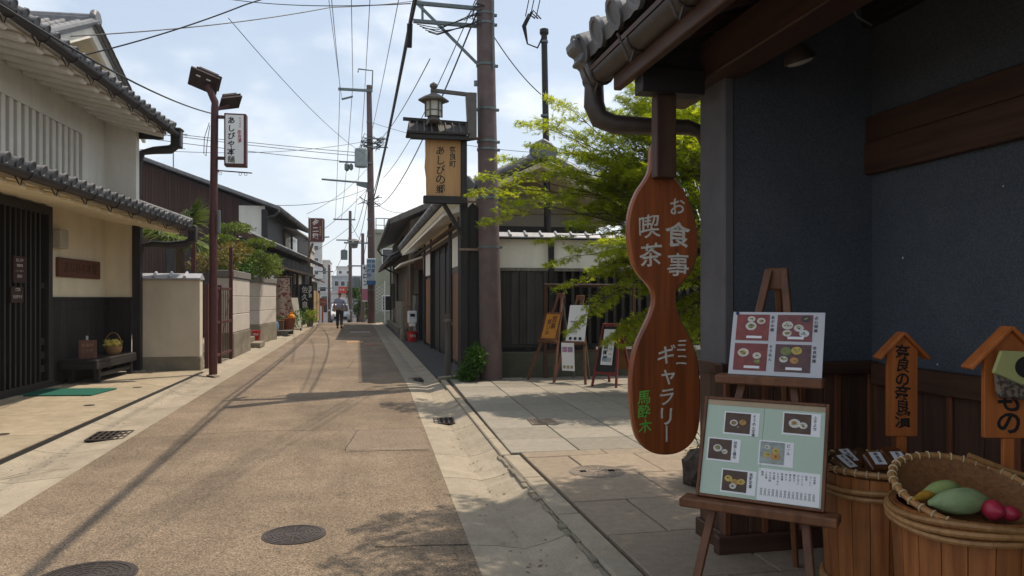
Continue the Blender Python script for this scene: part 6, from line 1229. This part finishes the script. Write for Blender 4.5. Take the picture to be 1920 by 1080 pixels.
# ================================================================ far right houses
FH = empty('weathered_tile_house', (2.0, 29.0, 0), 0, 'old weathered house with two tiled roofs beyond the plaster house', 'house')
WTH = mat('weathered_wall', (.16, .125, .085), (.10, .078, .055), scale=2.5, var=0, dirt=.5)
MB().box(0, 5, 0, 15, 0, 4.5).prism([(0, 4.5), (5, 4.5), (2.5, 5.7)], 'y', .01, 15).build('wall', WTH, FH)
MB().prism([(-.75, 4.30), (2.5, 5.78), (5.8, 4.3), (5.8, 4.42), (2.5, 5.92), (-.78, 4.42)], 'y', -.6, 15.4).build('main_roof', TILE, FH)
tmw = tilecol(3.6, 9, .32, TILE); u_ = MB().box(-.7, -.6, -.5, 15.3, 4.36, 4.40).build('eave_batten', DARKWY, FH)
for i in range(50): piece('roof_tile', tmw, u_, (-.80, -.45 + i*.32, 4.45), (0, math.atan2(1.48, 3.25), math.pi))
MB().box(-.72, 2.5, -.66, -.55, 0, .001).build('verge', TILE, FH) if False else None
MB().add([(-.8,-.68,4.28),(2.5,-.68,5.76),(2.5,-.68,5.98),(-.8,-.68,4.48),(-.8,-.52,4.28),(2.5,-.52,5.76),(2.5,-.52,5.98),(-.8,-.52,4.48)], [(0,1,2,3),(7,6,5,4),(3,2,6,7),(0,4,5,1),(0,3,7,4)]).build('verge_board', GREYW, FH)
l_ = MB().prism([(-.65, 3.05), (0, 3.4), (0, 3.5), (-.68, 3.14)], 'y', 1.0, 15.3).build('pent_roof', DARKWY, FH)
tmx = tilecol(.75, 3, .32, TILE)
for i in range(45): piece('roof_tile', tmx, l_, (-.70, 1.1 + i*.32, 3.17), (0, math.atan2(.36, .66), math.pi))
half_gutter(FH, -.82, 4.34, -.6, 15.4, .07, GUTTERM, []); half_gutter(FH, -.74, 3.06, 1, 15.3, .07, GUTTERM, [])
MB().tube([(-.82, 15.2, 4.3), (-.6, 15.2, 4.0), (-.08, 15.2, 3.9), (-.08, 15.2, .1)], .05, 8).tube([(-.74, 8, 3.0), (-.4, 8, 2.8), (-.08, 8, 2.7), (-.08, 8, .1)], .045, 8).build('downpipe', BLACKM, FH)
boxp('door', FH, -.03, .0, 1.2, 3.0, .1, 2.3, FACEW); boxp('shutter', FH, -.04, 0, 9.0, 11.2, .2, 2.4, GREYW); boxp('grey_dado', FH, -.15, -.002, 3.4, 8.5, 0, 1.35, CONC); boxp('stepped_base', FH, -.32, -.155, 3.2, 15, 0, .25, CONCD)
w_ = boxp('upper_window', FH, -.05, .0, 4, 8, 3.55, 4.2, DARKWY)
for k in range(8): boxp('lattice_slat', FH, -.09, -.052, 4.1 + k*.5, 4.2 + k*.5, 3.55, 4.2, DARKW)
wl_ = boxp('ground_window', FH, -.04, 0, 11.8, 14.2, 1.0, 2.3, DARKWY); 
for k in range(6): boxp('lattice_slat', FH, -.10, -.042, 11.9 + k*.42, 11.98 + k*.42, 1.0, 2.3, GREYW)
tr_ = empty('white_trellis', (1.45, 50.5, gz(50)), 0, 'small white lattice screen past the old tiled house', 'trellis')
mb = MB()
for k in range(8): mb.bar((-.32, 0, .55 + k*.22), (.32, 0, 1.0 + k*.22), .05, .02); mb.bar((.32, 0, .55 + k*.22), (-.32, 0, 1.0 + k*.22), .05, .02)
mb.build('lattice', WHITE, tr_)
for x in (-.34, .34): MB().box(x-.03, x+.03, -.03, .03, 0, 2.75).build('post', WHITE, tr_)
def block(name, label, x0, x1, y0, y1, z0, z1, m, win=None, cat='building', grp=None):
    o = empty(name, ((x0+x1)/2, (y0+y1)/2, z0), 0, label, cat, grp); w = (x1-x0)/2; d = (y1-y0)/2; h = z1 - z0
    MB().box(-w, w, -d, d, 0, h).build('wall', m, o); MB().box(-w-.12, w+.12, -d-.12, d+.12, h+.001, h+.28).build('parapet', m, o)
    if win:
        nx, nz, sw, sh = win
        for i in range(nx):
            for k in range(nz):
                x = -w + (i + .5)*2*w/nx; z = (k + .5)*h/nz
                f = MB().box(x-sw/2, x+sw/2, -d-.06, -d-.001, z-sh/2, z+sh/2).build('window', WHITE, o); MB().box(x-sw/2+.08, x+sw/2-.08, -d-.075, -d-.061, z-sh/2+.08, z+sh/2-.08).build('pane', GLASSD, f)
    return o
GRNB = mat('pale_green_render', (.36, .37, .27), (.31, .32, .23), scale=2, var=0, dirt=.3)
gbk = block('pale_green_building', 'flat roofed pale green building with roof railing behind the far tall pole', 1.30, 9, 56, 66, -.6, 6.3, GRNB, (4, 2, 1.0, 1.2))
for i in range(12): MB().tube([(-3.8 + i*.6, -4.9, 7.1), (-3.8 + i*.6, -4.9, 8.0)], .03, 5).build('railing_bar', GREYM, gbk)
MB().tube([(-3.85, -4.9, 8.0), (3, -4.9, 8.0)], .035, 5).tube([(-3.85, -4.9, 7.5), (3, -4.9, 7.5)], .025, 5).build('railing_rail', GREYM, gbk)
MB().box(-3.9, -3.84, -3, 0, 2.2, 3.6).build('side_window', GLASSD, gbk)
WB = mat('white_render', (.62, .60, .56), (.55, .53, .50), scale=1, var=.05, dirt=.2); BB = mat('beige_render', (.42, .36, .29), (.36, .31, .25), scale=1, var=0, dirt=.3); GB2 = mat('grey_render', (.40, .41, .43), (.34, .35, .37), scale=1, var=0)
block('white_apartment_block', 'white apartment block with a stair tower far down the lane on the left', -14, -5.0, 140, 152, -2.3, 8.2, WB, (4, 3, 1.2, 1.3), grp='far buildings closing the lane')
block('stair_tower', 'white stair tower rising above the far apartment roof', -8.2, -6.2, 138, 139.8, 5, 11.6, WB, (1, 3, .8, .9), grp='far buildings closing the lane')
block('beige_apartment_block', 'beige flat roofed building behind the maroon shop sign', -12, -4.6, 74, 84, -1, 6.3, BB, (3, 2, 1.1, 1.2), grp='far buildings closing the lane')
block('grey_office_block', 'pale grey office block with roof tank straight down the lane', -6.5, 1.5, 170, 182, -2.6, 6.2, GB2, (6, 3, 1.0, 1.2), grp='far buildings closing the lane')
block('roof_tank_house', 'small white roof house above the grey office block', -4.6, -1.2, 172, 176, 6.2, 8.4, WB, (2, 1, .8, .8), grp='far buildings closing the lane')
block('low_white_shop', 'low white shop with awning beneath the red sign', -5.2, -1.0, 108, 116, -2, 2.2, WB, (3, 1, .9, 1.4), grp='far buildings closing the lane')
block('grey_house_far', 'small grey house behind the far street tree', .4, 6, 92, 100, -1.6, 3.6, GB2, (3, 2, .9, 1.0), grp='far buildings closing the lane')
rsn = empty('red_street_sign', (-1.75, 107.4, 2.15), 0, 'red horizontal shop sign with white lettering at the end of the lane', 'sign'); MB().box(-.85, .85, -.1, .1, 0, .95).build('panel', mat('red_sign', (.55, .035, .03), (.5, .03, .03), var=0, bump=0), rsn); letters('lettering', rsn, hline('やまと屋', -.72, .72, .36), WHITEP, -.11, .03)
mh = empty('corrugated_roof_house', (-4.3, 53.0, -.2), 0, 'house with striped metal sheet roof behind the road sign on the left', 'house'); MB().box(-3, 1.2, 0, 8, 0, 2.9).build('wall', WTH, mh)
MB().add([(1.75,-.4,2.8),(1.75,8,2.8),(-3,8,5.0),(-3,-.4,5.0),(1.75,-.4,2.86),(1.75,8,2.86),(-3,8,5.06),(-3,-.4,5.06)], [(3,2,1,0),(4,5,6,7),(0,1,5,4),(1,2,6,5),(2,3,7,6),(3,0,4,7)]).build('roof', mat('roof_sheet', (.42, .38, .36), var=0), mh)
for i in range(15): MB().bar((1.76, -.3 + i*.58, 2.9), (-3, -.3 + i*.58, 5.1), .12, .10).build('roof_rib', mat('roof_rib', (.20, .11, .09), var=.1) if i == 0 else MATS['roof_rib'], mh)
tf = empty('tan_board_fence', (-2.62, 46.2, 0), R(-1), 'tan board fence standing before the road sign on the left', 'fence')
TAN = wood('tan_boards', (.36, .25, .115), (.27, .18, .08), 'z', var=.12)
for i in range(22): boxp('fence_board', tf, -.03, .03, i*.26, i*.26 + .245, .0, 1.95 + (.0 if i < 11 else -.12), TAN, .004)
for y in (0, 2.8, 5.6): boxp('fence_post', tf, -.06, .06, y-.05, y+.05, 0, 2.02, BROWNW)
ns_ = empty('no_entry_sign', (-2.32, 52.4, gz(52.4)), 0, 'faded round red road sign on an orange post', 'road sign')
MB().tube([(0, 0, 0), (0, 0, 1.75)], .06, 8).build('post', mat('orange_post', (.42, .10, .03), var=0), ns_); MB().lathe([(.30, -.01), (.30, .01)], 24).build('disc', mat('faded_red', (.32, .10, .085), (.28, .085, .075), var=0), ns_, loc=(0, -.07, 1.42), rot=(R(90), 0, 0)); MB().box(-.2, .2, -.09, -.081, 1.37, 1.47).build('bar', mat('faded_bar', (.42, .25, .22), var=0), ns_)
sa = empty('salon_sign', (.72, 66.0, 1.2), 0, 'white and pink vertical sign beside the far tall pole', 'sign'); MB().box(-.32, .32, -.1, .1, 0, 3.2).build('panel', WHITE, sa); letters('lettering', sa, [('サロン', 0, 3.1, .55, .6)], INK, -.11, .02); MB().box(-.32, .32, -.105, -.101, .1, 1.1).build('footer', flat('pink', (.5, .15, .22), .5), sa)
ft = empty('street_tree', (.05, 80.0, -1.1), 0, 'round green street tree far down the lane', 'tree'); MB().tube([(0, 0, 0), (0, 0, 2)], [.15, .1], 8).build('trunk', BARK, ft)
blob_leaves('crown', ft, [((0, 0, 2.4), (1.1, 1.1, 1.5)), ((.6, 0, 1.4), (.9, .9, 1.2)), ((-.4, 0, 3.4), (.7, .7, .8)), ((.8, .2, 3.0), (.7, .7, .9))], 420, .34, BUSHL, LEAF_OVAL, 60)
bt = empty('blue_tarp_stall', (-1.9, 84.0, gz(84)), 0, 'grey blue sloping canopy behind the walking person', 'canopy'); MB().prism([(-2.4, 1.9), (.2, 2.4), (2.4, 1.3), (2.4, 1.22), (.2, 2.3), (-2.4, 1.8)], 'y', -1, 1).build('sheet', mat('grey_blue_sheet', (.16, .19, .24), var=0), bt)
for x in (-2.2, 2.2): MB().box(x-.05, x+.05, -.9, -.8, 0, 1.4).build('pole', GREYM, bt)

# ================================================================ car and walker
CARW = mat('white_car_paint', (.70, .70, .70), (.68, .68, .68), rough=.25, bump=0, var=0, spec=.6)
cr = empty('white_car', (-1.35, 61.5, gz(61.5)), R(2), 'white compact car facing up the lane behind the walker', 'car')
prof = [(-1.75, .30), (-1.78, .62), (-1.62, .82), (-.75, .95), (-.15, 1.45), (1.05, 1.52), (1.65, 1.30), (1.75, .75), (1.72, .30)]
mb = MB(); n = len(prof); V = []
for x, f in ((-.78, 0), (-.80, 1), (.80, 1), (.78, 0)):
    pass
for x, ins in ((-.74, .0), (.74, .0)):
    for (y, z) in prof: V.append((x*(1 - max(0, z - .9)*.22), y, z))
mb.add(V, [tuple(range(n))[::-1], tuple(range(n, 2*n))] + [(i, (i+1) % n, n+(i+1) % n, n+i) for i in range(n)]); mb.build('body', CARW, cr, bevel=.05)
MB().add([(-.62,-.80,.97),(.62,-.80,.97),(.56,-.22,1.40),(-.56,-.22,1.40)], [(0,1,2,3)]).build('windscreen', GLASSD, cr, loc=(0, -.035, .03))
for s in (-1, 1):
    MB().add([(s*.735,-.55,.98),(s*.735,1.3,1.0),(s*.665,1.1,1.40),(s*.665,-.12,1.40)], [(0,1,2,3)]).build('side_window', GLASSD, cr, loc=(s*.012, 0, 0)); MB().lathe([(.02, 0), (.1, .01), (.09, .03)], 10).build('headlight', WHITE, cr, loc=(s*.52, -1.76, .68), rot=(R(90), 0, 0)); MB().box(-.09, .09, -.05, .05, -.06, .06).build('mirror', CARW, cr, loc=(s*.86, -.5, 1.0), bevel=.02)
    for y in (-1.1, 1.15):
        w = MB().lathe([(.10, -.09), (.28, -.09), (.30, -.05), (.30, .05), (.28, .09), (.1, .09)], 18).build('tyre', CABLE, cr, loc=(s*.68, y, .30), rot=(0, R(90), 0)); MB().lathe([(.02, -.1), (.18, -.1), (.18, .1), (.02, .1)], 12).build('rim', GREYM, w)
MB().box(-.5, .5, -1.80, -1.76, .36, .52).build('grille', CABLE, cr); MB().box(-.17, .17, -1.815, -1.801, .38, .50).build('number_plate', WHITE, cr); MB().box(-.76, .76, -1.79, -1.70, .24, .34).build('bumper', mat('bumper', (.3, .3, .3), var=0), cr)

def skin_mesh(name, parent, joints, edges, m, root=0, sub=2):
    me = bpy.data.meshes.new(name); me.from_pydata([j[:3] for j in joints], edges, []); o = link(bpy.data.objects.new(name, me), parent); me.materials.append(m)
    md = o.modifiers.new('skin', 'SKIN'); md.use_smooth_shade = True; ss = o.modifiers.new('sub', 'SUBSURF'); ss.levels = sub; ss.render_levels = sub
    sv_ = me.skin_vertices[0].data
    for i, j in enumerate(joints): r = j[3]; sv_[i].radius = r if isinstance(r, tuple) else (r, r); sv_[i].use_root = (i == root)
    return o
PR = empty('person', (-.85, 37.6, .014), R(-6), 'person walking away in striped short sleeved shirt and dark trousers', 'person')
SKIN = mat('skin', (.42, .25, .17), (.36, .21, .14), scale=8, rough=.5, bump=0, var=0)
J = [(0, 0, .93, (.15, .11)), (0, .01, 1.18, (.145, .10)), (0, .03, 1.42, (.12, .09)), (0, .03, 1.50, .055), (0, .04, 1.58, .07), (0, .05, 1.66, (.078, .095)), (0, .045, 1.72, .065),
     (-.19, .02, 1.40, .058), (-.27, -.03, 1.14, .044), (-.26, .07, .90, .032), (-.25, .11, .80, .035), (.19, .02, 1.40, .058), (.27, .0, 1.14, .044), (.30, .13, .93, .032), (.30, .18, .84, .035),
     (-.10, .03, .86, .095), (-.11, .10, .48, .062), (-.11, .02, .09, .045), (-.11, .15, .045, .04), (.10, 0, .86, .095), (.10, -.02, .48, .062), (.10, -.20, .13, .045), (.10, -.09, .045, .04)]
Eg = [(0,1),(1,2),(2,3),(3,4),(4,5),(5,6),(2,7),(7,8),(8,9),(9,10),(2,11),(11,12),(12,13),(13,14),(0,15),(15,16),(16,17),(17,18),(0,19),(19,20),(20,21),(21,22)]
skin_mesh('body', PR, J, Eg, SKIN)
def stripe_mat():
    m = bpy.data.materials.new('striped_knit'); m.use_nodes = True; t = m.node_tree; g = N(t, 'ShaderNodeNewGeometry'); s = N(t, 'ShaderNodeSeparateXYZ'); t.links.new(g.outputs['Position'], s.inputs[0])
    mu = N(t, 'ShaderNodeMath', operation='MULTIPLY'); mu.inputs[1].default_value = 15; t.links.new(s.outputs[2], mu.inputs[0]); fr_ = N(t, 'ShaderNodeMath', operation='FRACT'); t.links.new(mu.outputs[0], fr_.inputs[0]); gt_ = N(t, 'ShaderNodeMath', operation='GREATER_THAN'); gt_.inputs[1].default_value = .62; t.links.new(fr_.outputs[0], gt_.inputs[0])
    mx = N(t, 'ShaderNodeMix', data_type='RGBA'); mx.inputs[6].default_value = (.17, .21, .36, 1); mx.inputs[7].default_value = (.62, .62, .66, 1); t.links.new(gt_.outputs[0], mx.inputs[0]); b = t.nodes['Principled BSDF']; b.inputs['Roughness'].default_value = .9; t.links.new(mx.outputs[2], b.inputs['Base Color']); return m
skin_mesh('shirt', PR, [(0, 0, .93, (.185, .14)), (0, .01, 1.18, (.175, .13)), (0, .03, 1.41, (.16, .115)), (0, .03, 1.48, (.075, .07)), (-.19, .02, 1.41, .085), (-.245, -.01, 1.20, .075), (.19, .02, 1.41, .085), (.245, .01, 1.20, .075)], [(0,1),(1,2),(2,3),(2,4),(4,5),(2,6),(6,7)], stripe_mat())
TRS = mat('dark_trousers', (.035, .032, .030), (.022, .02, .02), scale=20, rough=.9, var=0)
skin_mesh('trousers', PR, [(0, 0, .98, (.165, .125)), (0, .01, .90, (.165, .13)), (-.10, .03, .82, .115), (-.11, .09, .48, .085), (-.11, .03, .10, .075), (.10, 0, .82, .115), (.10, -.02, .48, .085), (.10, -.18, .15, .075)], [(0,1),(1,2),(2,3),(3,4),(1,5),(5,6),(6,7)], TRS)
skin_mesh('hair', PR, [(0, .03, 1.63, (.08, .09)), (0, .04, 1.70, (.088, .10)), (0, .045, 1.755, .06)], [(0,1),(1,2)], flat('hair_black', (.012, .010, .009), .6))
for x, y, z, p_ in ((-.11, .09, .04, 0), (.10, -.14, .06, -25)): MB().box(-.05, .05, -.09, .17, -.04, .05).build('shoe', mat('brown_shoe%d' % int(x*100), (.09, .04, .02), var=0), PR, bevel=.03, loc=(x, y, z), rot=(R(p_), 0, 0))

# ================================================================ overhead cables
def cable(pts, r, label, sg=0, name='overhead_cable'):
    P = []
    for a, b in zip(pts, pts[1:]): P += sag(a, b, sg)[(1 if P else 0):]
    o = MB().tube(P, r, 5, False).build(name, CABLE, smooth=True); return tag(o, label, 'cable', 'overhead cables along the lane')
b0 = (.92, 13.3, 6.34)
cable([(.9, -12, 6.6), b0, (.72, 45.2, 6.7)], .028, 'thick black cable bundle slung from the front pole bracket to the far tall pole', .35)
cable([(.98, -12, 6.9), (.95, 13.3, 6.66), (.72, 45.2, 7.2)], .018, 'thinner black cable running just above the thick bundle', .5)
cable([(2.05, 13.0, 6.5), (.75, 45.2, 7.0)], .016, 'slack cable from the front pole trunk to the far tall pole', 1.1)
cable([(2.25, 13.0, 6.3), (3.62, 14.6, 5.6)], .010, 'short drop wire between the front pole and the black service pole', .1)
for k, (x, lab) in enumerate(((3.30, 'left'), (3.40, 'middle'), (3.52, 'right'))): cable([(x, 14.6, 7.15), (x - .35, 6, 11.5)], .010, lab + ' service wire rising from the black service pole loops', 0)
for k, (x, lab) in enumerate(((-1.01, 'leftmost'), (-.26, 'middle'), (.44, 'rightmost'))): cable([(x, 45.2, 14.03), (x + .1*k, -10, 13.6)], .016, lab + ' high power line from the far pole crossarm', .6); 
for k, (x, lab) in enumerate(((-2.2, 'left end'), (-1.6, 'centre'), (-.3, 'right end'))): cable([(-1.01 + k*.73, 45.4, 14.03), (x, 78, 9.6)], .018, 'far power line to the ' + lab + ' of the slim pole crossarm', .8)
cable([(-5.2, 15.2, 6.35), (-.7, 20.6, 9.3), (3.5, 26, 12.2)], .012, 'thin wire crossing the sky from the left gable ridge', .1)
cable([(-4.9, 13.4, 5.32), (-2.06, 14.7, 6.99), (1.5, 16.6, 9.6)], .013, 'dark wire climbing from the left gable towards the street', .08)
cable([(-2.7, 6.3, 3.75), (-2.74, 15.33, 5.07)], .012, 'black wire from the upper left to the street lamp', .12)
cable([(-3.4, 21.1, 9.5), (.93, 13.4, 6.75)], .010, 'thin wire from the left to the front pole bracket', .1)
for k, z in enumerate((9.9, 9.7, 9.3)): cable([(-22, 40 - k, z + 1.3), (.7, 45.2, z + .2)], .018, ('upper', 'middle', 'lower')[k] + ' faint wire from the far left to the far tall pole', .3)
cable([(.75, 45.4, 9.0), (-.6, 78, 8.2)], .022, 'cable between the far tall pole and the slim pole', 1.0)
cable([(.75, 45.4, 7.0), (.5, 70, 5.2)], .022, 'low cable from the far tall pole to the reddish pole', .6)
cable([(.75, 45.4, 8.2), (-3.8, 47, 4.6)], .014, 'drop wire from the far tall pole down to the left shop', .4)
cable([(.75, 45.4, 7.5), (2.3, 36, 5.6)], .014, 'drop wire from the far tall pole to the old tiled house', .3)
cable([(-.6, 78, 8.6), (-3.5, 98, 4.0)], .022, 'cable from the slim pole to the distant left pole', .8)
cable([(.85, 45.4, 10.6), (1.9, 20, 7.9)], .014, 'wire above the old tiled house running to the front pole', .4)
cable([(.5, 45.4, 8.0), (-4.4, 34, 5.6)], .014, 'drop wire from the far tall pole to the brown gabled house', .4)
for k, (a, b_, r, sg, lab) in enumerate((((-1.4, -10, 12.6), (-.9, 45.2, 13.3), .012, .5, 'faint line hung just below the leftmost high power line'),
        ((1.6, -10, 9.6), (.75, 45.2, 11.0), .012, .6, 'thin telephone line running above the thick bundle towards the camera'),
        ((.75, 45.3, 12.0), (9, 30, 7.5), .012, .4, 'thin wire from the far tall pole over the right rooftops'),
        ((.75, 45.3, 10.9), (-9, 33, 7.6), .012, .4, 'thin wire from the far tall pole to the ridge of the brown gabled house'),
        ((.72, 45.3, 9.4), (-2.0, 31.2, 4.9), .010, .3, 'fine wire from the transformer down to the maroon sign'),
        ((-.7, 78, 9.4), (.5, 70, 6.6), .020, .3, 'short link wire between the slim pole and the reddish pole'),
        ((.72, 45.3, 8.0), (-.7, 78, 7.0), .020, 1.6, 'deeply sagging cable beyond the far tall pole'),
        ((-.7, 78, 8.8), (-9, 92, 5.5), .020, .6, 'wire from the slim pole to the beige building'),
        ((2.1, 13.0, 6.9), (1.0, 29.5, 6.2), .010, .4, 'fine wire from the front pole to the old tiled roof'),
        ((-3.2, 20, 8.6), (.72, 45.3, 9.9), .010, .4, 'fine wire crossing from the left houses to the far tall pole'))): cable([a, b_], r, lab, sg)
an = empty('tv_antenna', (-8.0, 35.5, 6.9), 0, 'thin television antenna above the brown gabled roof', 'antenna')
MB().tube([(0, 0, 0), (0, 0, 2.0)], .025, 5).tube([(-.5, 0, 1.8), (.6, 0, 1.9)], .015, 4).tube([(-.6, 0, 1.2), (.5, 0, 1.25)], .015, 4).build('mast', GREYM, an)
for k in range(6): MB().tube([(-.4 + k*.18, -.25, 1.83), (-.4 + k*.18, .25, 1.83)], .010, 4).build('element', GREYM, an)

# ================================================================ summer haze in the lane
hb = MB().box(-160, 160, -30, 330, -6.5, 19).build('haze', flat('haze_air', (1, 1, 1)))
hm = hb.data.materials[0]; t = hm.node_tree; t.nodes.clear(); ho = N(t, 'ShaderNodeOutputMaterial'); pv_ = N(t, 'ShaderNodeVolumePrincipled')
pv_.inputs['Color'].default_value = (.93, .96, 1, 1); pv_.inputs['Density'].default_value = .00035; pv_.inputs['Anisotropy'].default_value = .3; t.links.new(pv_.outputs[0], ho.inputs['Volume'])
tag(hb, 'thin pale summer haze filling the air of the lane', kind='stuff')
